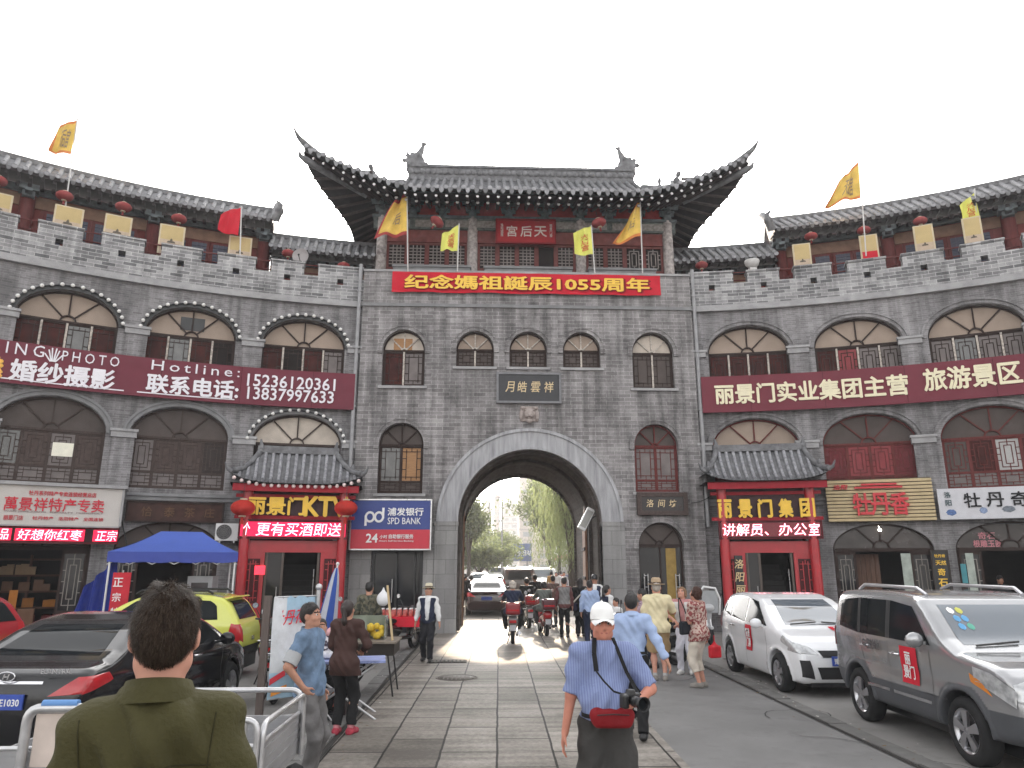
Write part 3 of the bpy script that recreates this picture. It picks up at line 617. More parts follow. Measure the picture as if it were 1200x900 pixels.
for sg in (-1, 1):
    side = 'left' if sg < 0 else 'right'
    wt = thing('wing_building', 'curved grey brick wing of arched windows on the %s of the gate' % side, 'building', wing_pt(sg*8.7, 0, 0))
    ops = []
    for u in UB: ops += [OP(sg*u, 1.32, 7.62, 9.0, 9.93), OP(sg*u, 1.37, 4.22, 5.76, 6.71), OP(sg*u, 1.40, 0, 2.46, 3.26)]
    a, b = sorted((sg*3.40, sg*18.2))
    mb = MB(MWm); arch_wall(mb, a, b, 0, 10.48, ops, 0, .32, 0)
    mb.box(a, b, .32, 4.5, 10.2, 10.9)
    n = 24; us = [a+(b-a)*i/n for i in range(n+1)]
    for p, q in zip(us[:-1], us[1:]): mb.face([(p, 3.4, 0), (q, 3.4, 0), (q, 3.4, 10.4), (p, 3.4, 10.4)], [(p, 0), (q, 0), (q, 10), (p, 10)])
    for x in (a, b): mb.face([(x, 0, 0), (x, 3.4, 0), (x, 3.4, 10.4), (x, 0, 10.4)], [(0, 0), (3, 0), (3, 10), (0, 10)])
    mb.build('wall', BR_W, wt)
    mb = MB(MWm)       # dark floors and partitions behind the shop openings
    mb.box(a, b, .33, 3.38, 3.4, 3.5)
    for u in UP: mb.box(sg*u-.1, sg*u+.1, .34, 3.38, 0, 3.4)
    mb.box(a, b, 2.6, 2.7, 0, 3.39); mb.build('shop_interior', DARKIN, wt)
    for u in UP:
        for z0, z1, c0 in ((6.95, 8.84, 8.84), (4.07, 5.66, 5.66)):
            h = .17 if u < 4 else .29; uu = sg*(u if u > 4 else 3.64)
            mb = MB(MWm); mb.box(uu-h, uu+h, -.09, .02, z0, z1, 0)
            mb.box(uu-h-.05, uu+h+.05, -.15, .02, c0+.002, c0+.17, 1); mb.box(uu-h-.08, uu+h+.08, -.19, .02, c0+.172, c0+.25, 1)
            mb.build('pilaster', [BR_W, LIGHT_ST], wt)
    mb = MB(MWm); mb.box(a, b, -.10, .02, 3.86, 3.98); mb.box(a, b, -.16, .02, 3.982, 4.07); mb.build('floor_ledge', CONC, wt)
    mb = MB(MWm); mb.box(a, b, -.14, .3, 10.482, 10.56); mb.box(a, b, -.10, .3, 10.562, 10.70); mb.build('cornice', LIGHT_ST, wt)
    for u in UB:
        for lv in range(3):
            o = [q for q in ops if abs(q['c']-sg*u) < .01][lv]
            if lv == 2: continue
            if sg < 0:
                if lv == 0: st = dict(frame=WOOD_D, wood=WOOD_D, fan=FAN_B, mull=PEEL, fan_mull=0, n=4, style=0, post=True, panes=[PANE_DR, DARKIN, PANE_DR, PANE_G, PANE_DR] if u < 6 else [PANE_DR, DARKIN, PANE_DR, PANE_DR, GLASS_B], latt=WOOD_D)
                else: st = dict(frame=WOOD_G, wood=WOOD_G, fan=FAN_D if u > 6 else FAN_BL, n=4, style=2, panes=[mat('brown_blind', (.078, .056, .05), .55, var=.3), MATS['brown_blind'], mat('dark_blind', (.04, .03, .028), .5, var=.3), GLASS_B, MATS['brown_blind'], PANE_G], low=.42, lowpane=PANE_G, latt=WOOD_G)
            else:
                if lv == 0: st = dict(frame=WOOD_D, wood=WOOD_D, fan=FAN_B, mull=PEEL, fan_mull=0, n=4, style=2, post=True, panes=[PANE_DR, PANE_DR] if u < 6 else ([PANE_DR, PANE_R, PANE_G, PANE_G] if u < 9 else [PANE_G, GLASS_B, PANE_G]), latt=WOOD_D)
                else: st = dict(frame=WOOD_R, wood=WOOD_R, fan=FAN_D if u > 6 else FAN_B, n=4, style=2, panes=[PANE_R, PANE_R, mat('deep_red_curtain', (.15, .03, .035), .6, var=.3)] if u < 10 else [PANE_DR, PANE_W, PANE_DR, FAN_D], low=.42, lowpane=PANE_G if u > 10 else WOOD_R, latt=WOOD_R)
            arch_window(wt, MWm, o, .24, st, int(u)+3*lv)
            if lv == 1 or sg > 0:
                mb = MB(MWm); arch_band(mb, o, .02, .13, -.05, .02, 0, 28); arch_band(mb, o, .13, .2, -.09, .02, 0, 28); mb.build('arch_moulding', BR_W if sg > 0 else CONC, wt)
            else:
                mb = MB(MWm); arch_band(mb, o, .0, .14, -.06, .02, 0, 28); mb.build('arch_moulding', BLACK if u < 13 else BR_W, wt)
            if sg < 0 and ((lv == 0 and u < 13) or (lv == 1 and u < 6)):
                bulbs(o, sg, {5.28: 'string of white bulbs round the upper arch nearest the gate', 8.70: 'string of white bulbs round the upper arch with the broken fan pane', 12.05: 'string of white bulbs round the upper arch above the wedding photo lettering'}[u] if lv == 0 else 'string of white bulbs round the arch behind the tiled porch roof')
    if sg < 0:     # broken pane, lit window
        mb = MB(MWm); mb.box(-9.05, -8.35, .224, .232, 9.25, 9.68); mb.build('broken_pane', BLACK, wt)
        mb = MB(MWm); mb.box(-11.95, -11.35, .19, .2, 5.03, 5.42, 0); mb.build('lit_pane', mat('lit_window', (.80, .78, .66), .5, var=.1), wt)
    # parapet with battlements and loopholes
    pt = thing('battlement', 'weathered brick battlement with loopholes along the top of the %s wing' % side, 'battlement', wing_pt(sg*8.7, 0, 10.7))
    mer = [(3.5, 4.98), (5.45, 6.50), (7.0, 8.17), (8.66, 9.83), (10.32, 11.5), (12.0, 13.15), (13.65, 14.8), (15.3, 16.45), (16.95, 18.1)]
    holes = [OP(sg*(p+q)/2, .10, 11.27, 11.48, 11.481) for p, q in mer]
    mb = MB(MWm, .5)
    for y, fl in ((0, 1), (.4, -1)):
        q = MB(); arch_wall(q, a, b, 10.7, 11.52, holes, y, .4 if y == 0 else .001, 0); 
        mb.v += [v for v in q.v]; k = len(mb.v)-len(q.v); mb.f += [tuple(i+k for i in f) for f in q.f]; mb.uv += q.uv; mb.mi += q.mi; mb.sm += q.sm
    us = [a+(b-a)*i/30 for i in range(31)]
    for p, q in zip(us[:-1], us[1:]): mb.face([(p, 0, 11.52), (q, 0, 11.52), (q, .4, 11.52), (p, .4, 11.52)], [(p, 0), (q, 0), (q, .4), (p, .4)])
    mb.build('parapet_wall', BR_P, pt)
    for p, q in mer:
        x0, x1 = sorted((sg*p, sg*q)); mb = MB(MWm, .6); jz = random.uniform(-.03, .03)
        mb.box(x0, x1, .0, .4, 11.522, 11.90+jz, 0); mb.box(x0-.03, x1+.03, -.035, .43, 11.902+jz, 11.97+jz, 0); mb.build('merlon', BR_P, pt)
    # roofed gallery behind the battlement
    gl = thing('roof_gallery', 'red timber gallery under grey tiled eaves on the %s wing' % side, 'gallery', wing_pt(sg*10, 2, 10.9))
    def gallery(u0, u1, ye, ze, yw, yr, zr, ftop):
        x0, x1 = sorted((sg*u0, sg*u1)); mb = MB(MWm, .5)
        mb.box(x0, x1, yw, yw+.15, 10.9, ze-.15, 0); mb.build('gallery_wall', RED_W, gl)
        mb = MB(MWm, .5); mb.box(x0, x1, yw-.06, yw+.0, ze-.75, ze-.35, 0); mb.box(x0, x1, yw-.16, yw+.02, ze-.30, ze-.08, 1); mb.build('beam', [mat('buff_beam', (.22, .13, .09), .8, var=.3, scale=4), BEAMB], gl)
        # roof: soffit, tile bed, tile ridges
        mb = MB(MWm, .5); n = max(2, int((x1-x0)/.5)); 
        for i in range(n):
            p, q = x0+(x1-x0)*i/n, x0+(x1-x0)*(i+1)/n
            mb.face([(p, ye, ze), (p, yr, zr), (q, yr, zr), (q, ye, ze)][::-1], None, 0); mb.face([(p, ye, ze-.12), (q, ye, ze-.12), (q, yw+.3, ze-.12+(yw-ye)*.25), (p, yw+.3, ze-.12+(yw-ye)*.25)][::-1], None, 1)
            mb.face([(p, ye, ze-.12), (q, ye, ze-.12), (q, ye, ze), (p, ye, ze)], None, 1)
            mb.face([(p, yr, zr), (p, yr+1.2, zr-1.), (q, yr+1.2, zr-1.), (q, yr, zr)][::-1], None, 0)
        for x in (x0, x1): mb.face([(x, ye, ze-.12), (x, yw+.3, ze-.12), (x, yr, zr), (x, ye, ze)], None, 0)
        mb.box(x0, x1, yr-.12, yr+.12, zr-.05, zr+.14, 0)
        rf = mb.build('roof', [TILE, SOFF], gl)
        mb = MB(MWm, 9); k = int((x1-x0)/.27)
        for i in range(k+1):
            x = x0+(x1-x0)*i/k; jz = random.uniform(-.012, .012)
            mb.tube([(x, ye-.03, ze+.03+jz), (x, (ye+yr)/2, (ze+zr)/2+.03), (x, yr, zr+.03)], .075, 7, 0)
            mb.tube([(x, ye-.035, ze+.03+jz), (x, ye-.055, ze+.03+jz)], .074, 8, 1)
            if i < k: xm = x+.135*(x1-x0)/k/.27; mb.prism([(xm-.07, ze+.0), (xm+.07, ze+.0), (xm+.045, ze-.10), (xm, ze-.14), (xm-.045, ze-.10)], ye-.03, ye-.005, 0)
        mb.build('tile_row', [TILE, TILE_L], rf)
        mb = MB(MWm, 9); k = int((x1-x0)/.3)
        for i in range(k+1):
            x = x0+(x1-x0)*i/k; mb.obox((x, ye+.06, ze-.17), (x, yw, ze-.17+(yw-ye)*.25), .09, .09, m=0); mb.obox((x, ye+.35, ze-.30), (x, yw, ze-.30+(yw-ye)*.2), .10, .10, m=0)
        mb.build('rafter', [SOFF], rf)
    gallery(6.62, 18.1, .85, 13.82, 1.9, 3.4, 15.3, 0)
    gallery(3.2, 6.6, .85, 12.80, 1.7, 2.9, 14.05, 0)
    for u in (6.85, 10.2, 13.57, 16.95):
        x = sg*u; mb = MB(MWm, 9); mb.tube([(x, 1.75, 10.9), (x, 1.75, 13.4)], .2, 14, 0); mb.build('column', WOOD_R, gl)
        mb = MB(MWm, 9); mb.box(x-.16, x+.16, 1.4, 1.8, 13.25, 13.42); mb.box(x-.26, x+.26, 1.3, 1.8, 13.43, 13.62); mb.box(x-.09, x+.09, 1.1, 1.8, 13.3, 13.4); mb.build('bracket', BEAMB, gl)
    for u in (8.5, 11.88, 15.25):
        for q in (-.95, -.32, .32, .95):
            x = sg*u+q; mb = MB(MWm, 9); mb.box(x-.31, x+.31, 1.82, 1.89, 11.0, 13.05, 0); 
            mb.box(x-.22, x+.22, 1.80, 1.82, 11.95, 12.95, 1); lattice(mb, x-.22, x+.22, 11.95, 12.95, 1.775, 2, .028, 1)
            mb.build('lattice_window', [WOOD_R, mat('blue_black_pane', (.035, .04, .07), .4, var=.2), mat('blue_grey_lattice', (.085, .085, .12), .7)], gl)
    x0, x1 = sorted((sg*3.5, sg*18))
    for zz in (11.75, 12.05): mb = MB(MWm, .5); mb.box(x0, x1, .44, .48, zz, zz+.035); mb.build('hand_rail', WOOD_R, gl)
    # gable-end ornament of the main gallery roof
    mb = MB(); p = wing_pt(sg*6.55, .9, 13.9)
    mb.tube([p+Vector((0, 0, -.1)), p+Vector((-sg*.15, -.1, .15)), p+Vector((-sg*.2, -.12, .45)), p+Vector((-sg*.05, -.12, .6))], [.16, .14, .09, .03], 8); mb.ball(p+Vector((-sg*.16, -.1, .2)), .17, 8)
    q = wing_pt(sg*6.55, 3.2, 15.5); mb.tube([p, (p+q)/2+Vector((0, 0, .05)), q], [.14, .15, .16], 8)
    mb.build('gable_ornament', TILE, gl)
# ================================================================ pavilion on the gate
pv = thing('tower_pavilion', 'timber hall with sweeping upturned grey tile roof on top of the gate tower', 'pavilion', (GX, GY+3.5, 11))
EX, YE, YB, ZB, GB = 7.75, -.9, 8.3, 14.46, 4.65; RY = (YE+YB)/2
def warp(q):      # eaves bow in between the flying corners
    q = np.array(q, float); u = np.clip(np.minimum(q[:, 1]-YE, YB-q[:, 1])/3.5, 0, 1); f = np.clip((np.abs(q[:, 0])-GB)/(EX-GB), 0, 1.1); q[:, 0] -= np.sign(q[:, 0])*1.15*f*u*u*(3-2*u); return q
MR = lambda p: MG(warp(p))
def lift(u, d): return 1.5*max(0, 1-u/4.1)**1.5*max(0, 1-d/3.2)**1.3
def hroof(x, y, gable=None):
    df, ds = min(y-YE, YB-y), EX-abs(x)
    if gable is None: gable = abs(x) < GB
    d = df if gable else min(df, ds)
    return ZB+.42*d+.048*d*d+lift(max(df, ds), min(df, ds))
mb = MB(MR)
ys = [YE+(YB-YE)*i/28 for i in range(29)]
for xs, gb in (([-EX+(EX-GB)*i/9 for i in range(10)], False), ([-GB+2*GB*i/12 for i in range(13)], True), ([GB+(EX-GB)*i/9 for i in range(10)], False)):
    mb.grid([[(x, y, hroof(x, y, gb)) for x in xs] for y in ys], 0, True)
for x in (-GB, GB):
    P = [(x, y, hroof(x, y, True)) for y in ys]; Q = [(x, y, hroof(x, y, False)) for y in ys]; mb.grid([P, Q], 0, False)
for k in range(2):      # soffit bands (front/back, sides)
    for sgn in (-1, 1):
        rows = []
        for i in range(8):
            d = 2.9*i/7; row = []
            for j in range(33):
                q = -1+2*j/32
                if k == 0: x = q*(EX-d*.999); y = YE+d if sgn < 0 else YB-d; u = EX-abs(x)
                else: y = RY+q*((YB-YE)/2-d*.999); x = sgn*(EX-d); u = min(y-YE, YB-y)
                row.append((x, y, ZB-.20+.38*d+lift(u, d)))
            rows.append(row)
        mb.grid(rows, 1, True)
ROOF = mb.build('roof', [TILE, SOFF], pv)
mb = MB(MR); n = 51
for i in range(n+1):
    x = -EX+.12+(2*EX-.24)*i/n; ye = RY if abs(x) < GB else min(RY, YE+(EX-abs(x))); K = max(2, int((ye-YE)/.55)+1)
    P = [(x, YE-.03+(ye-YE)*j/K, hroof(x, YE+(ye-YE)*j/K)+.035+random.uniform(-.008, .008)) for j in range(K+1)]
    mb.tube(P, .085, 7, 0); mb.tube([(x, YE-.035, P[0][2]), (x, YE-.06, P[0][2])], .08, 8, 1)
    if i < n:
        xm = x+(EX-.12)/n; z = hroof(xm, YE); mb.prism([(xm-.10, z+.02), (xm+.10, z+.02), (xm+.06, z-.13), (xm, z-.19), (xm-.06, z-.13)], YE-.04, YE-.01, 0 if i % 3 else 1)
for s_ in (-1, 1):
    for i in range(26):
        y = YE+.3+(YB-YE-.6)*i/25; dd = min(min(y-YE, YB-y), EX-GB); K = max(2, int(dd/.6)+1)
        mb.tube([(s_*(EX+.03-dd*j/K), y, hroof(s_*(EX-dd*j/K), y, False)+.035) for j in range(K+1)], .085, 7, 0)
mb.build('tile_row', [TILE, TILE_L], ROOF)
mb = MB(MR); n = 43       # dark-coloured rafters: two tiers with chalky ends
for s_ in (1,):
    for i in range(n):
        x = -EX+.35+(2*EX-.7)*i/(n-1); u = EX-abs(x); z0 = ZB-.20+lift(u, 0); sx = x-math.copysign(min(1.6, max(0, abs(x)-4.6)*.45), x)
        for (ya, yb, dz, r) in ((.04, 2.3, -.075, .052), (.52, 2.5, -.24, .058)):
            if EX-abs(x) < .8 and ya > .3: continue
            xa = x+(sx-x)*ya/2.4; za = z0+dz+.38*ya-(lift(u, 0)-lift(u, ya))*.8; zb = ZB-.20+dz+.38*yb+lift(u, yb)
            mb.tube([(xa, YE+ya, za), (sx, YE+yb, zb)], r, 7, 0); mb.tube([(xa, YE+ya-.004, za), (xa, YE+ya-.012, za)], r*.95, 8, 1)
for s_ in (-1, 1):
    for i in range(22):
        y = YE+.5+(YB-YE-1)*i/21; u = min(y-YE, YB-y)
        mb.tube([(s_*(EX-.04), y, ZB-.275+lift(u, 0)), (s_*(EX-2.3), y, ZB-.275+.87+lift(u, 2.3))], .052, 7, 0)
mb.build('rafter', [mat('dark_rafter', (.075, .06, .06), .8, var=.3), WHITE_D], ROOF)
mb = MB(MR); mb.box(-GB, GB, RY-.16, RY+.16, 17.3, 17.86); mb.box(-GB-.05, GB+.05, RY-.22, RY+.22, 17.862, 17.97)
for i in range(40): x = -GB+.1+(2*GB-.2)*i/39; mb.lathe([(.01, -.2), (.13, -.19), (.13, -.17), (.01, -.165)], (x, RY-.0, 17.66), 'y', 8)
mb.build('ridge', TILE, ROOF)
for s_ in (-1, 1):         # hips with horn tips and beasts, ridge birds
    mb = MB(MR); P = []
    for i in range(11): d = (EX-GB)*(1-i/10); P.append((s_*(EX-d), YE+d, hroof(s_*(EX-d), YE+d, False)+.12))
    mb.tube(P, [.17]*8+[.15, .13, .11], 9)
    e = Vector(P[-1]); mb.tube([e, e+Vector((s_*.14, -.12, .12)), e+Vector((s_*.24, -.2, .28)), e+Vector((s_*.32, -.26, .48))], [.11, .08, .045, .012], 8)
    e2 = Vector((s_*(EX-.1), YE+.1, hroof(EX-.1, YE+.1, False)-.42)); mb.tube([e2+Vector((-s_*1.6, 1.6, -.42)), e2+Vector((-s_*.5, .5, -.14)), e2, e2+Vector((s_*.16, -.12, .08)), e2+Vector((s_*.2, -.18, .2))], [.13, .13, .12, .08, .03], 8)
    mb.build('hip_ridge', TILE, ROOF)
    k = P[4]; mb = MB(MR); mb.ball((k[0], k[1], k[2]+.22), (.16, .2, .22), 10); mb.ball((k[0]+s_*.07, k[1]-.1, k[2]+.5), (.11, .14, .13), 10); mb.tube([(k[0]-s_*.05, k[1]+.15, k[2]+.15), (k[0]-s_*.12, k[1]+.25, k[2]+.5)], [.07, .02], 6)
    mb.tube([(k[0], k[1], k[2]-.1), (k[0], k[1], k[2]+.2)], .12, 8); mb.build('hip_beast', TILE, ROOF)
    sd = SDF((-.8, -.5, -.1), (.9, .5, 1.5), .03); r2 = random.Random(3)
    sd.rbox((0, 0, .12), (.42, .17, .2), .05); sd.ell((-.1, 0, .42), (.36, .2, .3), .1)
    sd.cap((-.05, 0, .5), (.12, 0, .85), .2, .12, .08); sd.cap((.12, 0, .85), (.2, 0, 1.12), .11, .07, .05); sd.ell((.23, 0, 1.17), (.12, .075, .075), .03); sd.cap((.3, 0, 1.17), (.48, 0, 1.13), .035, .008, .02); sd.cap((.2, 0, 1.22), (.02, 0, 1.31), .04, .015, .03)
    for q in range(16): sd.ell((-.2+r2.gauss(0, .2), r2.gauss(0, .1), .45+r2.gauss(0, .2)), (.10, .06, .10), .02)
    for q in range(3): sd.cap((-.28, 0, .45), (-.5-.06*q, .05*(q-1), .95-.2*q), .08, .02, .03)
    mb = MB(); sd.mesh(mb); mb.xf(lambda p: Vector((GX+s_*(GB-.35)-s_*p.x*1.05, GY+RY+p.y, 17.8+p.z*1.05))); mb.build('ridge_bird', TILE, ROOF)
mb = MB(MR); mb.lathe([(.13, 0), (.12, .2), (.06, .25), (.09, .45), (.03, .6), (.04, .75), (.005, 1.0)], (5.0, YE+1.6, hroof(5.0, YE+1.6, False)), n=10); mb.build('finial', TILE, ROOF)
# columns, beams, walls and windows
PATT = mat('patterned_column', (.33, .30, .29), .75, var=.95, scale=9, dirt=.9, dcol=(.07, .05, .05))
for x in (-5.24, -1.95, 2.02, 5.26):
    mb = MB(MG); mb.tube([(x, 1.2, 11), (x, 1.2, 14.4)], .19, 16); mb.build('column', PATT, pv)
mb = MB(MG); mb.box(-5.3, 5.3, 1.3, 1.42, 11.0, 14.4, 0); mb.box(-5.32, -5.2, 1.42, 6.6, 11, 15.2, 0); mb.box(5.2, 5.32, 1.42, 6.6, 11, 15.2, 0); mb.box(-5.2, 5.2, 6.4, 6.6, 11, 15.2, 0); mb.box(-5.3, 5.3, 1.5, 1.6, 14.4, 15.7, 0)
mb.build('red_wall', RED_W, pv)
mb = MB(MG); mb.box(-5.55, 5.55, 1.1, 1.28, 13.93, 14.34, 0); mb.build('main_beam', BEAM, pv)
mb = MB(MG); mb.box(-5.6, 5.6, 1.02, 1.3, 14.342, 14.44, 0); mb.box(-5.6, 5.6, .95, 1.3, 15.22, 15.36, 0); mb.build('plate_beam', BEAMB, pv)
mb = MB(MG)
for a, b in ((-5.24, -1.95), (-1.95, 2.02), (2.02, 5.26)):
    for q in range(3): x = a+(b-a)*(q+.5)/3; w_ = (b-a)/6-.1; mb.box(x-w_, x+w_, 1.08, 1.098, 14.0, 14.27)
mb.build('painted_cartouche', mat('pale_cartouche', (.30, .28, .26), .8, var=.5, scale=10, dirt=.6, dcol=(.12, .08, .07)), pv)
XB = [-5.24, -4.14, -3.05, -1.95, -.63, .70, 2.02, 3.1, 4.18, 5.26]
def bracket(x, y):
    mb = MB(MG); mb.box(x-.13, x+.13, y-.16, y+.16, 14.445, 14.6)
    for k in range(3):
        w_ = .26+.13*k; z = 14.61+k*.21; mb.box(x-w_, x+w_, y-.06-k*.16, y+.02-k*.16, z, z+.12); mb.box(x-.06, x+.06, y-.32-k*.2, y+.1, z, z+.12)
        for q in (-w_+.06, 0, w_-.06): mb.box(x+q-.08, x+q+.08, y-.10-k*.16, y+.06-k*.16, z+.121, z+.2)
        mb.prism([(y-.32-k*.2, z), (y-.32-k*.2, z+.12), (y-.48-k*.2, z-.05)], x-.05, x+.05, None, 'x')
    mb.build('bracket_set', BEAMB, pv)
for x in XB: bracket(x, 1.15)
for a, b in zip(XB[:-1], XB[1:]):
    mb = MB(MG); c = (a+b)/2; w_ = (b-a)/2-.2; mb.prism([(c-w_, 14.46)]+[(c-w_*math.cos(math.pi*i/12), 14.5+.62*math.sin(math.pi*i/12)) for i in range(13)]+[(c+w_, 14.46)], 1.18, 1.24)
    mb.build('bracket_panel', mat('red_panel', (.33, .04, .04), .7, var=.3, dirt=.3), pv)
FRET = mat('weathered_fret', (.27, .235, .225), .75, var=.3, scale=6)
for a, b, op in ((-5.05, -2.15, None), (-1.75, 1.82, 3), (2.22, 5.06, None)):
    n = 5 if op else 4; w_ = (b-a)/n
    for i in range(n):
        x0, x1 = a+i*w_, a+(i+1)*w_; mb = MB(MG); y = 1.22
        for p, q, r, t in ((x0, x0+.08, 11.6, 13.42), (x1-.08, x1, 11.6, 13.42), (x0+.08, x1-.08, 13.34, 13.42), (x0+.08, x1-.08, 12.38, 12.46)): mb.box(p, q, y, y+.07, r, t, 0)
        if i == op: mb.box(x0+.08, x1-.08, y+.05, y+.065, 12.46, 13.34, 1)
        else: mb.box(x0+.08, x1-.08, y+.05, y+.065, 12.46, 13.34, 1); lattice(mb, x0+.09, x1-.09, 12.47, 13.33, y+.015, 2, .035, 2 if a > 2 and i > 1 else 1)
        mb.box(x0+.08, x1-.08, y+.03, y+.06, 11.6, 12.38, 0); mb.build('lattice_window', [mat('old_red_wood', (.16, .055, .05), .7, var=.3), DARKIN, FRET], pv)
mb = MB(MG); mb.box(-5.05, 5.06, 1.16, 1.27, 13.43, 13.9); mb.build('transom_panel', mat('old_red_panel', (.19, .06, .055), .75, var=.35, scale=4, dirt=.3, dcol=(.3, .2, .19)), pv)
for i in range(3):
    a, b = ((-4.7, -2.0), (-1.5, 1.6), (2.2, 4.6))[i]
    mb = MB(MG); mb.box(a, b, .55, .9, 11.84, 12.18); mb.prism([(a-.03, 12.182), (b+.03, 12.182), (b+.03, 12.26), (a-.03, 12.26)], .5, .95); mb.build('balustrade', CONC, pv)
# ================================================================ signs
def sign(name, label, cat, fn, x0, x1, z0, z1, y, th, mats, frame=None, fw=.05, texts=(), lm=CREAM, group=None, extra=None):
    """board with optional raised frame and lettering; y is its front face"""
    c = np.array((fn or (lambda q: np.array(q, float)))([((x0+x1)/2, y+th, z0)]))[0]; t = thing(name, label, cat, c.tolist(), 0, group)
    mb = MB(fn, .5); mb.box(x0, x1, y, y+th, z0, z1, 0); mb.build('board', mats, t)
    if frame:
        mb = MB(fn, .5)
        for a, b, c_, d in ((x0-fw, x1+fw, z1, z1+fw), (x0-fw, x1+fw, z0-fw, z0), (x0-fw, x0, z0, z1), (x1, x1+fw, z0, z1)): mb.box(a, b, y-.04, y+th, c_, d)
        mb.build('frame', frame, t)
    for i, tx in enumerate(texts):
        body, x, z, h = tx[:4]; kw = dict(tx[4]) if len(tx) > 4 else {}; m = kw.pop('m', lm); ex = kw.get('extr', .012)
        mb = MB(fn); add_text(mb, body, x, y-ex-.002, z, h, **kw); mb.build('lettering', m, t)
    return t
W_ = lambda px, py, dr=-.27: wing_px(px, py, dr)
t = sign('hall_plaque', 'red plaque with four gold edges and white characters under the pavilion eaves', 'plaque', MG, -1.05, 1.02, 13.36, 14.2, .88, .08, REDCLOTH and mat('red_plaque', (.33, .02, .025), .5, var=.15), mat('dark_red_frame', (.22, .015, .02), .5), .06,
    [('宮', -.52, 13.78, .42, dict(bold=.01)), ('后', 0, 13.78, .42, dict(bold=.01)), ('天', .52, 13.78, .42, dict(bold=.01)), ('洛\n阳\n城\n西', -.88, 13.82, .5, dict(wide=.8)), ('丽\n景\n门\n楼', .9, 13.82, .5, dict(wide=.8))], mat('plaque_lettering', (.66, .60, .56), .6, var=.1))
# long red banner over the parapet
t = thing('cloth_banner', 'long red cloth banner with yellow characters across the top of the gate tower', 'banner', (GX, GY, 10.95))
mb = MB(MG); wv = lambda x, z: -.12+.016*math.sin(x*2.3+z*3)+.012*math.sin(x*9+z*6)+.010*math.sin(z*11+x*3)
xs = [-4.63+9.19*i/60 for i in range(61)]; zt = lambda x: 11.72-.006*math.sin(x*2); zb = lambda x: 10.99+.012*math.sin(x*3.1)
mb.grid([[(x, wv(x, zb(x)+(zt(x)-zb(x))*j/8), zb(x)+(zt(x)-zb(x))*j/8) for x in xs] for j in range(9)]); mb.grid([[(x, wv(x, zb(x)+(zt(x)-zb(x))*j/8)+.01, zb(x)+(zt(x)-zb(x))*j/8) for x in xs][::-1] for j in range(9)])
mb.build('cloth', REDCLOTH, t)
mb = MB(MG); add_text(mb, '纪念媽祖誕辰1055周年', -.02, -.165, 11.35, .50, bold=.028, width=8.35, extr=.004); mb.build('lettering', GOLD, t)
mb = MB(MG); add_text(mb, '纪念媽祖誕辰1055周年', .01, -.154, 11.335, .515, bold=.055, width=8.42, extr=.003); mb.build('lettering_outline', mat('dark_red_outline', (.20, .01, .015), .6), t)
sign('arch_plaque', 'black stone plaque with four small gold characters above the arch', 'plaque', MG, -1.0, 1.0, 7.24, 8.14, -.10, .1, mat('black_slate', (.022, .022, .026), .45, var=.4), mat('grey_plaque_frame', (.20, .20, .21), .6, var=.2), .07,
    [(c_, x, 7.72, .36, dict(bold=.006, wide=.85, shear=.12)) for c_, x in (('月', -.62), ('皓', -.22), ('雲', .22), ('祥', .66))], mat('old_gold', (.66, .52, .32), .5, var=.2))
t = sign('shop_plaque', 'dark framed plaque with gold characters above the right-hand gate door', 'plaque', MG, 3.58, 4.93, 3.70, 4.14, -.12, .1, mat('black_lacquer', (.020, .014, .014), .35, var=.4), mat('carved_frame', (.075, .055, .05), .6, var=.4, scale=14, bump=.4), .14,
    [(c_, x, 3.93, .24, dict(bold=.006, wide=.95, shear=.15)) for c_, x in (('洛', 3.85), ('间', 4.22), ('坊', 4.58))]+[('印', 4.82, 3.82, .09, dict(m=LATT))], mat('old_gold', (.66, .52, .32)))
# bank sign
BLUE = mat('bank_blue', (.022, .045, .22), .4, var=.06); BRED = mat('bank_red', (.50, .018, .04), .4, var=.06)
t = thing('bank_sign', 'blue and red light box sign of a bank left of the arch', 'sign', (GX-4.3, GY-.2, 2.5)); WH = mat('sign_white', (.80, .80, .80), .45, var=.05)
mb = MB(MG); mb.box(-5.52, -3.1, -.42, -.04, 3.08, 3.97); mb.build('blue_panel', BLUE, t)
mb = MB(MG); mb.box(-5.52, -3.1, -.42, -.04, 2.5, 3.078); mb.build('red_panel', BRED, t)
mb = MB(MG)
for a, b, c_, d in ((-5.56, -3.06, 3.97, 4.01), (-5.56, -3.06, 2.46, 2.5), (-5.56, -5.52, 2.5, 3.97), (-3.1, -3.06, 2.5, 3.97)): mb.box(a, b, -.44, -.04, c_, d)
mb.build('frame', STEEL, t)
for body, x, z, h, kw in (('浦发银行', -3.87, 3.62, .24, dict(bold=.02, width=1.1)), ('SPD BANK', -3.9, 3.34, .20, dict(width=1.02)), ('24', -4.87, 2.82, .26, dict(bold=.02)), ('小时', -4.52, 2.86, .11, dict(bold=.01)), ('自助银行服务', -3.98, 2.87, .13, dict(bold=.015, width=.75)), ('Hours Self-Service Banking', -4.12, 2.73, .06, dict(width=1.05))):
    mb = MB(MG); add_text(mb, body, x, -.435, z, h, extr=.01, **kw); mb.build('lettering', WH, t)
def ribbon(mb, pts, r, y0, y1):
    for (a, ra), (b, rb) in zip(list(zip(pts, r))[:-1], list(zip(pts, r))[1:]):
        a_, b_ = Vector((a[0], 0, a[1])), Vector((b[0], 0, b[1])); d = (b_-a_).normalized(); n_ = Vector((d.z, 0, -d.x))
        q = [a_-n_*ra, b_-n_*rb, b_+n_*rb, a_+n_*ra]; mb.face([(p.x, y0, p.z) for p in q]); mb.face([(p.x, y1, p.z) for p in q][::-1])
mb = MB(MG); cx, cz = -4.82, 3.46
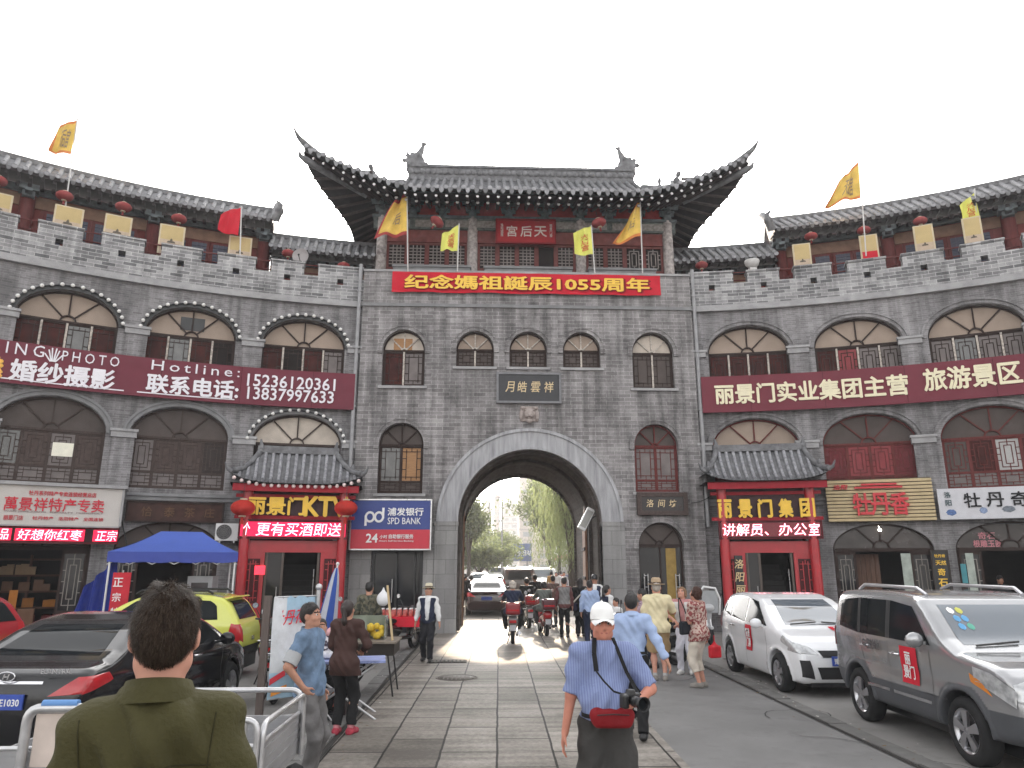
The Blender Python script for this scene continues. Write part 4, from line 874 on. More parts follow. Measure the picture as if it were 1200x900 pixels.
def arc(x, z, rx_, rz_, a0, a1, n=14): return [(x+rx_*math.cos(R_(a0+(a1-a0)*i/n)), z+rz_*math.sin(R_(a0+(a1-a0)*i/n))) for i in range(n+1)]
for q, y_ in ((-.14, -.436), (.14, -.4375)): ribbon(mb, arc(cx+q, cz, .125, .14, 0, 360, 28), [.034]*29, y_, -.425)
ribbon(mb, [(cx-.265, cz-.27), (cx-.265, cz+.04)], [.034, .034], -.439, -.425); ribbon(mb, [(cx+.265, cz-.04), (cx+.265, cz+.28)], [.034, .034], -.4395, -.425); mb.build('emblem', WH, t)
# wedding-photo board, left wing
t = thing('photo_studio_sign', 'long maroon sheet sign with white phone numbers on the left wing', 'sign', wing_pt(-8.8, -.27, 6.9))
mb = MB(MWm, .4); mb.box(-17.5, -3.56, -.27, -.20, 6.90, 8.10); [mb.box(x-.006, x+.006, -.272, -.2705, 6.92, 8.08, 1) for x in (-4.9, -7.1, -9.4, -11.8, -14)]; mb.build('board', [MAROON, mat('sheet_seam', (.06, .015, .02), .7)], t)
WHL = mat('white_lettering', (.78, .76, .80), .5, var=.05)
def wtext(t, body, px0, px1, pyc, h, m, dr=-.29, **kw):
    u0, z0 = W_(px0, pyc[0], dr); u1, z1 = W_(px1, pyc[1], dr); mb = MB(MWm); add_text(mb, body, (u0+u1)/2, dr, (z0+z1)/2, h, width=abs(u1-u0), **kw); mb.build('lettering', m, t)
wtext(t, 'DING', -14, 52, (403, 413), .33, WHL, bold=.0, extr=.01, space=1.5); wtext(t, 'PHOTO', 73, 140, (417, 424), .30, WHL, extr=.01, space=1.5)
wtext(t, '婚纱摄影', 12, 134, (431, 447), .60, WHL, bold=.028, extr=.015)
wtext(t, '魅', -24, 3, (428, 431), .62, mat('orange_lettering', (.8, .45, .1), .5), bold=.05, extr=.015)
wtext(t, 'Hotline:', 178, 281, (426, 438), .30, WHL, extr=.01, space=1.35); wtext(t, '联系电话:', 172, 279, (447, 459), .58, WHL, bold=.028, extr=.015)
wtext(t, '15236120361', 290, 393, (444, 452), .40, WHL, bold=.012, extr=.01); wtext(t, '13837997633', 290, 391, (459, 467), .40, WHL, bold=.012, extr=.01)
mb = MB(MWm, .4)
for a, b in ((-14, -10.35), (-10.0, -7.25)): mb.box(a, b, -.283, -.268, 7.0, 7.035)
mb.build('rule', WHL, t)
mb = MB(MWm); u, z = W_(63, 416, -.28)
for i, (dx, h) in enumerate(((-.20, .22), (-.12, .34), (-.05, .40), (.05, .40), (.12, .34), (.20, .22))): mb.obox((u+dx*.3, -.285, z-.2), (u+dx*1.1, -.285, z-.2+h), .035, .02, (0, 1, 0))
mb.build('emblem', WHL, t)
t = thing('tourism_group_sign', 'long maroon sheet sign with cream characters on the right wing', 'sign', wing_pt(8.8, -.27, 6.9))
mb = MB(MWm, .4); mb.box(3.62, 17.5, -.27, -.20, 6.90, 8.12); mb.build('board', mat('faded_maroon_sheet', (.165, .035, .05), .5, var=.12, scale=1.5, dirt=.2, dcol=(.22, .07, .085)), t); mb = MB(MWm, .4); [mb.box(x-.006, x+.006, -.276, -.271, 6.92, 8.1) for x in (5.2, 7.5, 9.9, 12.3)]; mb.build('seam', mat('sheet_seam', (.06, .015, .02), .7), t)
wtext(t, '丽景门实业集团主营', 838, 1064, (463, 449), .66, CREAM, bold=.026, extr=.015); wtext(t, '旅游景区', 1082, 1197, (444, 437), .70, CREAM, bold=.026, extr=.015); wtext(t, '牡丹', 1212, 1275, (434, 428), .7, CREAM, bold=.026, extr=.015)
# speciality shop sign and its ticker
t = thing('speciality_shop_sign', 'white shop sign box with red characters above the left red ticker', 'sign', wing_pt(-12, -.6, 3.05))
mb = MB(MWm, .4); mb.box(-15.2, -10.02, -.62, -.2, 3.06, 4.10); mb.build('board', mat('white_sign_sheet', (.52, .49, .46), .5, var=.1, scale=1.5, dirt=.3, dcol=(.38, .34, .31)), t)
mb = MB(MWm, .4); mb.box(-15.3, -9.9, -.72, -.2, 4.102, 4.19); mb.box(-15.2, -10.0, -.65, -.6, 3.02, 3.058); mb.box(-10.018, -9.96, -.66, -.2, 3.06, 4.1); mb.build('frame', LIGHT_ST, t)
RL = mat('red_lettering', (.55, .04, .06), .5, var=.1)
wtext(t, '萬景祥特产专卖', 5, 122, (588, 595), .36, RL, dr=-.635, bold=.012, extr=.006); wtext(t, '牡丹系列特产专卖连锁经营总店', 34, 113, (577, 581), .13, RL, dr=-.635, bold=.012, extr=.004)
wtext(t, 'WAN JING XIANG  SPECIALTY  MONOPOLY', 4, 121, (599, 602), .05, mat('grey_lettering', (.25, .16, .16), .5), dr=-.635, extr=.004); wtext(t, '丽景门店', 4, 27, (606, 607), .13, RL, dr=-.635, bold=.01, extr=.004); wtext(t, '牡丹特产   洛阳特产   全国连锁', 38, 121, (607, 609), .10, RL, dr=-.635, bold=.01, extr=.004)
def ticker(name, label, fn, x0, x1, z0, z1, y, items, glow, lit=None):
    t = thing(name, label, 'LED sign', np.array(fn([((x0+x1)/2, y, z0)]))[0].tolist()); mb = MB(fn, .4); mb.box(x0, x1, y, y+.1, z0, z1, 0); 
    for a, b in (lit or []): mb.box(a, b, y-.012, y, z0+.03, z1-.03, 1)
    mb.build('screen', [mat('led_black', (.03, .012, .014), .5), glow], t)
    mb = MB(fn, .4); mb.box(x0-.04, x1+.04, y-.02, y+.12, z1, z1+.04); mb.box(x0-.04, x1+.04, y-.02, y+.12, z0-.04, z0); mb.box(x0-.04, x0, y-.02, y+.12, z0, z1); mb.box(x1, x1+.04, y-.02, y+.12, z0, z1); mb.build('frame', mat('led_frame', (.10, .015, .02), .5), t)
    for body, xa, xb, h, m in items: mb = MB(fn); add_text(mb, body, (xa+xb)/2, y-.03, (z0+z1)/2, h, width=xb-xa, extr=.006, shear=.12); mb.build('lettering', m, t)
    return t
G1 = mat('led_glow_crimson', (.55, .012, .04), .5, var=.25, scale=9, emit=.55)
a = lambda px, py: W_(px, py, -.55)[0]
ticker('ticker_display', 'red LED ticker under the white speciality shop sign', MWm, -15.2, -10.02, 2.62, 2.99, -.52, [('品', a(-2, 627), a(10, 627), .27, LEDPINK), ('好想你红枣', a(20, 627), a(96, 628), .28, LEDPINK), ('正宗', a(112, 629), a(137, 629), .28, LEDPINK)], G1, [(a(-6, 627), a(13, 627)), (a(17, 627), a(99, 627)), (a(109, 627), a(139, 627))])
# peony shop signs, right wing
t = thing('slatted_shop_sign', 'cream timber slat sign with raised red characters on the right wing', 'sign', wing_pt(8.7, -.35, 3.3))
mb = MB(MWm, .4)
for i in range(12): mb.box(7.22, 10.22, -.34, -.24, 3.32+i*.106, 3.32+i*.106+.078, 0)
mb.build('slat_panel', mat('cream_slat', (.50, .40, .24), .6, var=.15, scale=4), t)
mb = MB(MWm, .4); mb.box(7.25, 10.2, -.25, -.15, 3.3, 4.6); mb.build('backing', mat('slat_backing', (.12, .10, .07), .8), t)
RB = mat('raised_red', (.52, .02, .03), .4, var=.1)
for ch, x in (('牡', 8.22), ('丹', 8.73), ('香', 9.27)): mb = MB(MWm); add_text(mb, ch, x, -.40, 3.82, .66, bold=.022, wide=.78, extr=.035); mb.build('lettering', RB, t)
mb = MB(MWm, .3)
for a_, b_, z in ((8.05, 9.4, 4.3), (8.25, 9.25, 4.39)): mb.box(a_, b_, -.42, -.345, z, z+.055)
mb.build('lettering', RB, t)
mb = MB(MWm); add_text(mb, '洛阳', 7.65, -.37, 4.36, .15, bold=.02, extr=.02, shear=.2, width=.42); mb.build('lettering', RB, t)
t = thing('peony_wonder_sign', 'white shop sign with black brush characters and blue stone drawings', 'sign', wing_pt(12, -.35, 3.3))
mb = MB(MWm, .4); mb.box(10.32, 14.6, -.36, -.22, 3.32, 4.22); mb.build('board', mat('pale_sign_sheet', (.56, .56, .59), .5, var=.08, dirt=.15, dcol=(.45, .45, .46)), t)
INK = mat('black_ink', (.02, .02, .022), .6)
for ch, x in (('牡', 11.2), ('丹', 11.78), ('奇', 12.38), ('石', 13.0)): mb = MB(MWm); add_text(mb, ch, x, -.375, 3.86, .42, bold=.015, extr=.008); mb.build('lettering', INK, t)
for ch, x, z in (('洛', 10.58, 4.04), ('阳', 10.58, 3.80)): mb = MB(MWm); add_text(mb, ch, x, -.375, z, .17, bold=.015, extr=.008); mb.build('lettering', mat('grey_green_ink', (.10, .14, .15), .6), t)
for x, z, r1, r2, c_ in ((10.62, 3.52, .13, .09, (.10, .16, .33)), (11.45, 3.56, .10, .09, (.22, .28, .42)), (12.08, 3.58, .16, .09, (.16, .18, .21)), (12.62, 3.6, .12, .09, (.14, .16, .2))):
    mb = MB(MWm); mb.mesh([(x+r1*(1+.12*math.sin(3*k))*math.cos(k*math.pi/9), -.366, z+r2*(1+.1*math.cos(4*k))*math.sin(k*math.pi/9)) for k in range(18)], [tuple(range(18))]); mb.build('stone_drawing', mat('stone_print_%d' % int(x*10), c_, .5, var=.5, scale=20), t)
sign('menu_board', 'black pier board with a column of gold characters between the two peony shops', 'sign board', MWm, 9.98, 10.38, .7, 2.42, -.16, .06, BLACK, mat('board_frame', (.05, .04, .035), .5), .03, [('牡丹奇', 10.18, 2.28, .09, dict(bold=.02)), ('天', 10.12, 2.08, .13, dict(bold=.02)), ('然', 10.26, 2.08, .13, dict(bold=.02)), ('奇', 10.18, 1.82, .2, dict(bold=.02)), ('石', 10.18, 1.52, .22, dict(bold=.02)), ('馆', 10.18, 1.22, .22, dict(bold=.02))], GOLD)
# ================================================================ tiled porches over the two stair doors
def porch(sg, name, label, cA, cB, ex0, ex1, rx0, rx1, ze, zr, bul, txt, led):
    t = thing(name, label, 'porch', wing_pt(sg*5.2, -.6, 0)); f = MWm
    x0, x1 = sorted((sg*ex0, sg*ex1)); r0, r1 = sorted((sg*rx0, sg*rx1)); ye, yr = -1.42, -.22
    q = lambda s_: .5*s_+.5*s_*s_
    mb = MB(f, .5); rows = []
    for i in range(7):
        s_ = i/6; rows.append([(x0+(r0-x0)*s_+(x1-x0-(x1-r1+r0-x0)*s_)*j/14, ye+(yr-ye)*s_, ze+(zr-ze)*q(s_)+.25*(abs(j/7-1)**4)*(1-s_)**2) for j in range(15)])
    mb.grid(rows, 0, True)
    for k, (xa, xb) in ((0, (x0, r0)), (-1, (x1, r1))): mb.grid([[(rows[i][k][0], rows[i][k][1], rows[i][k][2]) for i in range(7)], [(rows[i][k][0], .0, rows[i][k][2]) for i in range(7)]], 0, False)
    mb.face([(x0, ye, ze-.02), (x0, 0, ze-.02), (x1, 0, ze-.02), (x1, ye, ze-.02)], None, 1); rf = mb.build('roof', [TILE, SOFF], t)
    mb = MB(f, 9); n = 17
    for j in range(n+1):
        a = j/n; x = x0+(x1-x0)*a; s1 = 1.0
        if x < r0: s1 = (x-x0)/(r0-x0)
        if x > r1: s1 = (x1-x)/(x1-r1)
        if s1 < .06: continue
        P = [(x, ye+(yr-ye)*s1*k/5, ze+(zr-ze)*q(s1*k/5)+.05+.25*(abs(a*2-1)**4)*(1-s1*k/5)**2) for k in range(6)]
        mb.tube(P, .055, 7, 0); mb.lathe([(.065, -.03), (.065, .0)], P[0], 'y', 8, 1)
    mb.build('tile_row', [mat('porch_tile', (.30, .30, .32), .7, var=.5, scale=9), TILE], rf)
    mb = MB(f, 9); mb.box(r0-.12, r1+.12, yr-.1, yr+.12, zr-.02, zr+.2); 
    for xa, xb, k in ((x0, r0, 0), (x1, r1, -1)):
        mb.tube([(p[k][0], p[k][1], p[k][2]+.09) for p in rows], .085, 8); p = rows[0][k]; s2 = -1 if k == 0 else 1
        mb.tube([(p[0], p[1], p[2]+.06), (p[0]+s2*.12, p[1]-.08, p[2]+.12), (p[0]+s2*.2, p[1]-.1, p[2]+.3)], [.08, .05, .015], 7)
        mb.ball((rows[2][k][0], rows[2][k][1], rows[2][k][2]+.2), (.07, .07, .12), 8); mb.tube([(r0 if k == 0 else r1, yr-.05, zr+.1), ((r0 if k == 0 else r1)+s2*.05, yr-.05, zr+.4)], [.09, .03], 6)
    mb.build('ridge', TILE, rf)
    FR = mat('porch_fascia', (.30, .02, .03), .5, var=.2)
    mb = MB(f, .5); mb.box(x0+.08, x1-.08, ye+.06, ye+.14, ze-.24, ze-.03); mb.build('fascia', FR, t)
    if bul:
        mb0 = None
        for j in range(18):
            p = np.array(f([(x0+.1+(x1-x0-.2)*j/17, ye+.02, ze-.08+.2*abs(j/8.5-1)**4)]))[0]-np.array(t.location)
            if mb0 is None: b = MB(); b.ball((0, 0, 0), .06, 10); mb0 = b.build('bulb', mat('pinkish_bulb', (.75, .62, .60), .3, var=0), t, True); mb0.location = p.tolist()
            else: c = mb0.copy(); COL.objects.link(c); c.parent = t; c.location = p.tolist()
    for u in (cA, cB):
        mb = MB(f, 9); x = sg*u; mb.tube([(x, -1.0, .0), (x, -1.0, .22)], .2, 14, 1); mb.tube([(x, -1.0, .2), (x, -1.0, ze-.1)], .15, 16, 0); mb.build('column', [RED_L, CONC], t)
    ca, cb = sorted((sg*cA, sg*cB))
    mb = MB(f, .5); mb.box(ca-.1, cb+.1, -.98, -.88, 3.32, ze-.2, 0); mb.build('name_board', mat('porch_board', (.06, .035, .04), .6, var=.4), t)
    for zz in (3.34, ze-.4): mb = MB(f, .5); mb.box(ca-.35, cb+.35, -1.04, -.985, zz, zz+.10); mb.build('tie_beam', FR, t)
    for body, xx, zc, h, wd, kw in txt: mb = MB(f); add_text(mb, body, xx, -1.10, zc, h, width=wd, extr=.04, **kw); mb.build('lettering', GOLD, t)
    # door wall under the boards
    mb = MB(f, .5); mb.box(ca-.12, cb+.12, -.92, -.84, 2.38, 2.72, 0); mb.box(ca-.12, ca+.62, -.9, -.82, 0, 2.38, 0); mb.box(cb-.62, cb+.12, -.9, -.82, 0, 2.38, 0); mb.build('door_surround', RED_L, t)
    for xa in (ca+.1, cb-.5):
        mb = MB(f, 9); mb.box(xa, xa+.4, -.93, -.9, .95, 2.2, 0); lattice(mb, xa+.03, xa+.37, .98, 2.17, -.955, 1, .025, 0); mb.box(xa, xa+.4, -.93, -.9, .15, .8, 1); mb.build('door_panel', [mat('dark_red_inset', (.06, .012, .014), .5), RED_L], t)
    mb = MB(f, 9)
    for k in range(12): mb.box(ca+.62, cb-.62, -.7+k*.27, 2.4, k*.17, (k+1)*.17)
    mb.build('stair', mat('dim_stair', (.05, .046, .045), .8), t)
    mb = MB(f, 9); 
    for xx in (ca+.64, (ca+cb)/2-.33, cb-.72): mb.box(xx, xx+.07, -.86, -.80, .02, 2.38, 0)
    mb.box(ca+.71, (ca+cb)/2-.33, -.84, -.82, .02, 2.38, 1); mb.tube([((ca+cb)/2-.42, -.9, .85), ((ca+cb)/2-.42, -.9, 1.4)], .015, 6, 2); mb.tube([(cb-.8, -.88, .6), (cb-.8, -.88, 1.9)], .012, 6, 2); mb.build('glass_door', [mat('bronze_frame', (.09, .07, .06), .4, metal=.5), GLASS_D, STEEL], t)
    return t, ca, cb
t, ca, cb = porch(-1, 'karaoke_porch', 'red porch with a grey tile roof edged by white bulbs and gold latin letters', 6.56, 3.67, 7.1, 3.14, 6.3, 4.06, 4.36, 5.42, True, [('丽景门', -5.72, 3.72, .52, 1.72, dict(bold=.03)), ('KTV', -4.22, 3.72, .56, 1.3, dict(bold=.04))], None)
mb = MB(MWm); mb.box(-6.2, -5.9, -.972, -.962, 1.75, 2.0); mb.build('neon_patch', mat('neon_red', (.9, .03, .05), .5, var=.5, scale=30, emit=.6), t)
ticker('ticker_display', 'red LED ticker under the gold latin letters of the left porch', MWm, -6.72, -3.55, 2.8, 3.28, -1.12, [('更有买酒即送', -6.25, -3.72, .38, LEDPINK), ('个', -6.62, -6.42, .36, LEDPINK)], mat('led_glow_pink', (.42, .012, .045), .5, var=.3, scale=20, emit=.5), [(-6.7, -3.57)])
t, ca, cb = porch(1, 'group_porch', 'red porch with a plain grey tile roof and five yellow characters', 3.91, 6.61, 3.36, 7.2, 3.99, 6.66, 4.52, 5.6, False, [(c_, x, 3.70, .54, .42, dict(bold=.035)) for c_, x in (('丽', 3.97), ('景', 4.6), ('门', 5.22), ('集', 5.85), ('团', 6.5))], None)
mb = MB(MWm); mb.box(4.18, 4.42, -1.02, -.935, .3, 2.3, 0); mb.build('couplet_board', BLACK, t)
for i, ch in enumerate('洛阳丽景门'): mb = MB(MWm); add_text(mb, ch, 4.3, -1.035, 2.05-i*.38, .27, bold=.01, shear=.2, extr=.01); mb.build('lettering', mat('couplet_gold', (.66, .50, .28), .5), t)
ticker('ticker_display', 'red LED ticker with pink characters on the right porch', MWm, 3.78, 6.85, 2.82, 3.30, -1.12, [('讲解员、办公', 3.85, 6.42, .36, LEDPINK), ('室', 6.46, 6.8, .36, LEDPINK)], mat('led_dull', (.12, .03, .035), .5, var=.2, scale=30, emit=.15), [(3.8, 6.83)])
# ================================================================ shop fronts in the ground-floor arches
def shopfront(u, name, label, leaf, fanm, gap, extra=None):
    t = thing(name, label, 'shopfront', wing_pt(u, .2, 0)); o = OP(u, 1.40, 0, 2.46, 3.26); f = MWm
    mb = MB(f, .5); arch_band(mb, o, -.05, 0, .14, .2, 0); mb.box(u-1.4, u-1.34, .14, .2, 0, 2.46); mb.box(u+1.34, u+1.4, .14, .2, 0, 2.46); mb.box(u-1.34, u+1.34, .12, .2, 2.42, 2.52)
    for a in (45, 90, 135):
        ca, sa = math.cos(R_(a)), math.sin(R_(a)); r_ = 1/math.sqrt((ca/1.35)**2+(sa/.75)**2); mb.obox((u+ca*.24, .17, 2.46+sa*.24), (u+ca*r_, .17, 2.46+sa*r_), .045, .05, (0, 1, 0))
    arch_band(mb, OP(u, .25, 2.52, 2.52, 2.77), -.05, 0, .13, .2, 0, 12); mb.build('frame', WOOD_D, t)
    fan = MB(f, .4); n = 20; P = [(u-1.36*math.cos(math.pi*i/n), .196, 2.46+.76*math.sin(math.pi*i/n)) for i in range(n+1)]
    for i in range(n): fan.face([(P[i][0], .196, 2.46), (P[i+1][0], .196, 2.46), P[i+1], P[i]])
    fan.build('fan_light', fanm, t)
    for a, b in leaf:
        mb = MB(f, 9); a, b = u+a, u+b
        for p, q, r, s_ in ((a, a+.07, .03, 2.42), (b-.07, b, .03, 2.42), (a+.07, b-.07, 2.32, 2.42), (a+.07, b-.07, .7, .8), (a+.07, b-.07, .03, .13)): mb.box(p, q, .13, .19, r, s_, 0)
        mb.box(a+.07, b-.07, .165, .18, .8, 2.32, 1); mb.box(a+.07, b-.07, .15, .18, .13, .7, 0); lattice(mb, a+.07, b-.07, .8, 2.32, .14, 2, .022, 2); mb.build('door', [WOOD_D, GLASS_D, mat('pale_fret', (.24, .22, .20), .7)], t)
    return t
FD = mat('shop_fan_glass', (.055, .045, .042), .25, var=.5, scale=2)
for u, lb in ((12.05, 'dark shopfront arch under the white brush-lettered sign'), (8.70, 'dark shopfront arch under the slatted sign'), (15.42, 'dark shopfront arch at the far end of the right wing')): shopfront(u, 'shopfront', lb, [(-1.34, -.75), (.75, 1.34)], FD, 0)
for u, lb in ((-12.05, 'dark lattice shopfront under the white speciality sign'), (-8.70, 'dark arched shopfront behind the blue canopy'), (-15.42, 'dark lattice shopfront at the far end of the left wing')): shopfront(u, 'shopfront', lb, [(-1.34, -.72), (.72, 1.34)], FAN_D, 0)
t = thing('display_shelf', 'dark wooden shelves of boxed goods inside the left speciality shop', 'shelf', wing_pt(-12.1, 1.6, 0))
mb = MB(MWm, 9)
for zz in (.35, .8, 1.25, 1.7, 2.15): mb.box(-13.2, -10.9, 1.5, 1.9, zz, zz+.05)
for x in (-13.2, -12.1, -10.95): mb.box(x, x+.06, 1.5, 1.95, 0, 2.3)
mb.build('shelf', mat('shelf_wood', (.085, .04, .028), .5, var=.3), t)
cols = [mat('box_%s' % n_, c_, .5, var=.2) for n_, c_ in (('maroon', (.16, .03, .03)), ('orange', (.40, .15, .03)), ('brown', (.15, .08, .05)), ('tan', (.3, .2, .12)))]
for i in range(26):
    x = -13.05+random.random()*1.95; zz = (.40, .85, 1.30, 1.75)[i % 4]; mb = MB(MWm, 9); w_, h_ = random.uniform(.15, .3), random.uniform(.18, .33); mb.box(x, x+w_, 1.45, 1.8, zz+.001, zz+h_)
    tag(mb.build('gift_box', cols[i % 4]), 'boxed gift on the shelves inside the left speciality shop', 'box', 'gift boxes on the shop shelves')
for x, c_ in ((-12.65, 1), (-12.2, 2)):
    mb = MB(MWm, 9); mb.box(x, x+.42, .6, .95, 0, .42, 2); mb.box(x+.02, x+.4, .62, .93, .43, .85, 2); mb.box(x-.22, x-.03, .58, .62, .2, 1.35, 1)
    tag(mb.build('carton_stack', cols), 'cartons and an orange stand-up card in the left shop doorway' if c_ == 1 else 'brown cartons deeper in the left shop doorway', 'cartons')
for sx, px in ((1, 981), (1, 1031)):
    u, z = wing_px(px, 621, .1); mb = MB(); mb.ball((0, 0, 0), .05, 10); mb.tube([(0, 0, .04), (0, .05, .12)], .008, 5); o = mb.build('lamp_reflection', mat('reflection_glow', (1, .95, .85), .5, var=0, emit=3), None, True); o.location = wing_pt(u, .1, z)  # glowing balls stand in for lamp reflections in the fan glass
    tag(o, 'glowing ball for a lamp reflected in the slatted-sign shop fan window, the %s one' % ('left' if px < 1000 else 'right'), 'lamp')
t = thing('window_sticker', 'pink lettering stuck on the fan window of the white-signed shop', 'sticker', wing_pt(11.4, .18, 2.6))
for body, x, z, wd in (('奇石', 11.5, 2.86, .42), ('根雕玉器', 11.5, 2.63, .72)): mb = MB(MWm); add_text(mb, body, x, .185, z, .2, bold=.02, width=wd, extr=.003); mb.build('lettering', mat('pink_sticker', (.55, .22, .25), .5), t)
t = thing('air_conditioner', 'white outdoor air conditioner unit beside the left porch', 'air conditioner', wing_pt(-7.1, -.2, 2.7))
mb = MB(MWm, 9); mb.box(-7.42, -6.78, -.42, -.12, 2.72, 3.22); mb.build('case', WHITE, t)
mb = MB(MWm, 9); 
for r in (.07, .12, .17, .21): mb.lathe([(r-.012, 0), (r-.012, -.015), (r+.006, -.015), (r+.006, 0)], (-7.18, -.425, 2.97), 'y', 24, 0)
for k in range(8): mb.obox((-7.18, -.435, 2.97), (-7.18+.21*math.cos(k*.785), -.435, 2.97+.21*math.sin(k*.785)), .01, .01, (0, 1, 0))
mb.build('fan_grille', mat('grey_grille', (.2, .2, .2), .5), t)
mb = MB(MWm, 9); mb.lathe([(.001, 0), (.22, 0)], (-7.18, -.423, 2.97), 'y', 24, 0); mb.build('fan_recess', BLACK, t)
mb = MB(MWm, 9)
for x in (-7.3, -6.9): mb.box(x, x+.04, -.42, .0, 2.66, 2.715)
mb.build('bracket', GALV, t)
t = sign('faded_board', 'old brown board with faded gold characters above the blue canopy', 'sign', MWm, -9.85, -7.3, 3.28, 3.78, -.14, .08, mat('old_brown_board', (.06, .03, .025), .6, var=.5, scale=5), WOOD_D, .05, [(c_, x, 3.53, .28, {}) for c_, x in (('恰', -9.35), ('泰', -8.75), ('茶', -8.2), ('庄', -7.65))], mat('faded_gold', (.16, .09, .05), .7, var=.4))

for u, w_, lb in ((9.32, .13, 'pale vertical couplet strip on the right door leaf of the slatted-sign shop'), (10.98, .10, 'pale vertical couplet strip on the left door leaf of the white-signed shop')):
    mb = MB(MWm, 9); mb.box(u-w_, u+w_, .095, .11, .5, 2.36); tag(mb.build('couplet_strip', mat('jade_strip', (.36, .40, .36), .6, var=.35, scale=6)), lb, 'sign')
mb = MB(MWm, 9); mb.box(10.72, 10.86, .10, .115, 1.5, 2.05); tag(mb.build('notice', mat('teal_notice', (.08, .26, .30), .5, var=.2)), 'small teal notice on the door of the white-signed shop', 'notice')
t = thing('timber_screen', 'brown timber screen standing inside the slatted-sign shop door', 'screen', wing_pt(8.35, .7, 0)); mb = MB(MWm, 9)
for k in range(5): mb.box(8.02+k*.13, 8.02+k*.13+.12, .7, .75, 0, 2.35)
mb.build('leaf', mat('screen_wood', (.13, .075, .055), .6, var=.35, scale=4, stretch=(6, 6, .6)), t)
# ================================================================ lanterns, posters, flags, dish, siren lamp
def make_lantern(m, r, h):
    t = thing('red_lantern', 'x', 'lantern'); mb = MB(); n = 32
    P = [(r*math.cos(R_(a))*1.0, h/2+h/2*math.sin(R_(a))) for a in range(-80, 81, 10)]
    rows = [[(p[0]*(1-.05*(k % 2))*math.cos(2*math.pi*k/n), p[0]*(1-.05*(k % 2))*math.sin(2*math.pi*k/n), p[1]) for k in range(n)] for p in P]; mb.grid(rows, 0, True, True); mb.build('globe', m, t, True)
    for z0, z1 in ((-h*.06, h*.03), (h*.97, h*1.07)): mb = MB(); mb.lathe([(.001, z0), (r*.30, z0), (r*.30, z1), (.001, z1)], n=14); mb.build('cap', mat('lantern_cap', (.50, .42, .30), .6, var=.2), t, True)
    mb = MB(); mb.tube([(0, 0, -h*.06), (0, 0, -h*.5)], [r*.10, r*.16], 8); mb.build('tassel', m, t, True)
    mb = MB(); mb.tube([(0, 0, h*1.07), (0, 0, h*1.07+.42)], .008, 5); mb.build('hanging_cord', BLACK, t, True)
    return t
lf = make_lantern(LANTF, .25, .30); lr = make_lantern(LANT, .34, .46); used = set()
def lantern(kind, p, label, grp, sc=1., tilt=0):
    src = lf if kind == 'f' else lr; o = src if kind not in used else copy_tree(src); used.add(kind); o.location = p; o.scale = (sc, sc, sc); o['label'] = label; o['group'] = grp; o.rotation_euler = (0, tilt, 0)
ll = ['at the left photo edge', 'beside the yellow flag pole', 'between the second and third yellow posters', 'above the tall third poster']
for (px, py), lb in zip([(-2, 210), (76, 228), (145, 241), (210, 255)], ll): u, z = wing_px(px, py, .75); lantern('f', wing_pt(u, .75, z-.2), 'faded lantern under the left gallery eaves '+lb, 'lanterns along the gallery eaves')
for (px, py), lb in zip([(338, 295), (403, 310)], ['behind the satellite dish', 'nearest the gate']): u, z = wing_px(px, py, .75); lantern('f', wing_pt(u, .75, z-.2), 'faded lantern under the low left roof '+lb, 'lanterns along the gallery eaves', .9)
for (px, py), lb in zip([(822, 309), (950, 275), (1012, 268), (1078, 257)], ['under the low roof nearest the gate', 'above the first yellow poster', 'behind the yellow flag pole', 'above the third poster']): u, z = wing_px(px, py, .75); lantern('f', wing_pt(u, .75, z-.2), 'faded lantern on the right gallery '+lb, 'lanterns along the gallery eaves', .9)
lantern('f', PY(509, 264, 23.1), 'tilted dark red lantern above the banner left of the hall plaque', 'lanterns on the gate tower', 1.05, R_(35)); lantern('f', PY(703, 266, 23.1), 'dark red lantern above the banner right of the hall plaque', 'lanterns on the gate tower', 1.05, R_(-12))
for px, lb in ((284, 'left'), (405, 'right')): u, z = wing_px(px, 604, -1.5); lantern('r', wing_pt(u, -1.55, z-.02), 'bright red silk lantern hanging at the %s end of the bulb-edged porch' % lb, 'lanterns on the left porch')
PBG = mat('poster_yellow', (.50, .385, .19), .6, var=.12, scale=3)
def poster(x0, y0, x1, y1, label, low=False, red=False):
    u0, z1 = wing_px(x0, y0, .55); u1, z0 = wing_px(x1, y1, .55); a, b = min(u0, u1), max(u0, u1); z0 = min(z0, 11.9)
    t = thing('poster_board', label, 'poster', wing_pt((a+b)/2, .55, z0), 0, 'poster boards behind the battlements')
    mb = MB(MWm, 9); mb.box(a, b, .52, .58, z0-(.6 if low else .25), z1, 0); mb.build('board', mat('poster_edge', (.55, .47, .33), .6), t)
    zs_ = z0+(z1-z0)*.45; mb = MB(MWm, 9); mb.box(a+.05, b-.05, .508, .518, z0-.2, zs_, 1); mb.box(a+.05, b-.05, .508, .518, zs_, z1-.04, 0); mb.build('print', [PBG, REDCLOTH if red else mat('poster_pale', (.47, .37, .28), .6, var=.15)], t)
    c = (a+b)/2; w_ = (b-a)*.17; z = z0+(z1-z0)*.40; mb = MB(MWm, 9)
    if not red:
        mb.mesh([(c+w_*k, .503, z+w_*q) for k, q in ((-1, -.5), (1, -.5), (.8, 0), (.3, .1), (.25, .5), (0, .85), (-.25, .5), (-.3, .1), (-.8, 0))], [tuple(range(9))]); mb.build('seated_figure', mat('poster_figure', (.12, .10, .08), .7, var=.6, scale=30), t)
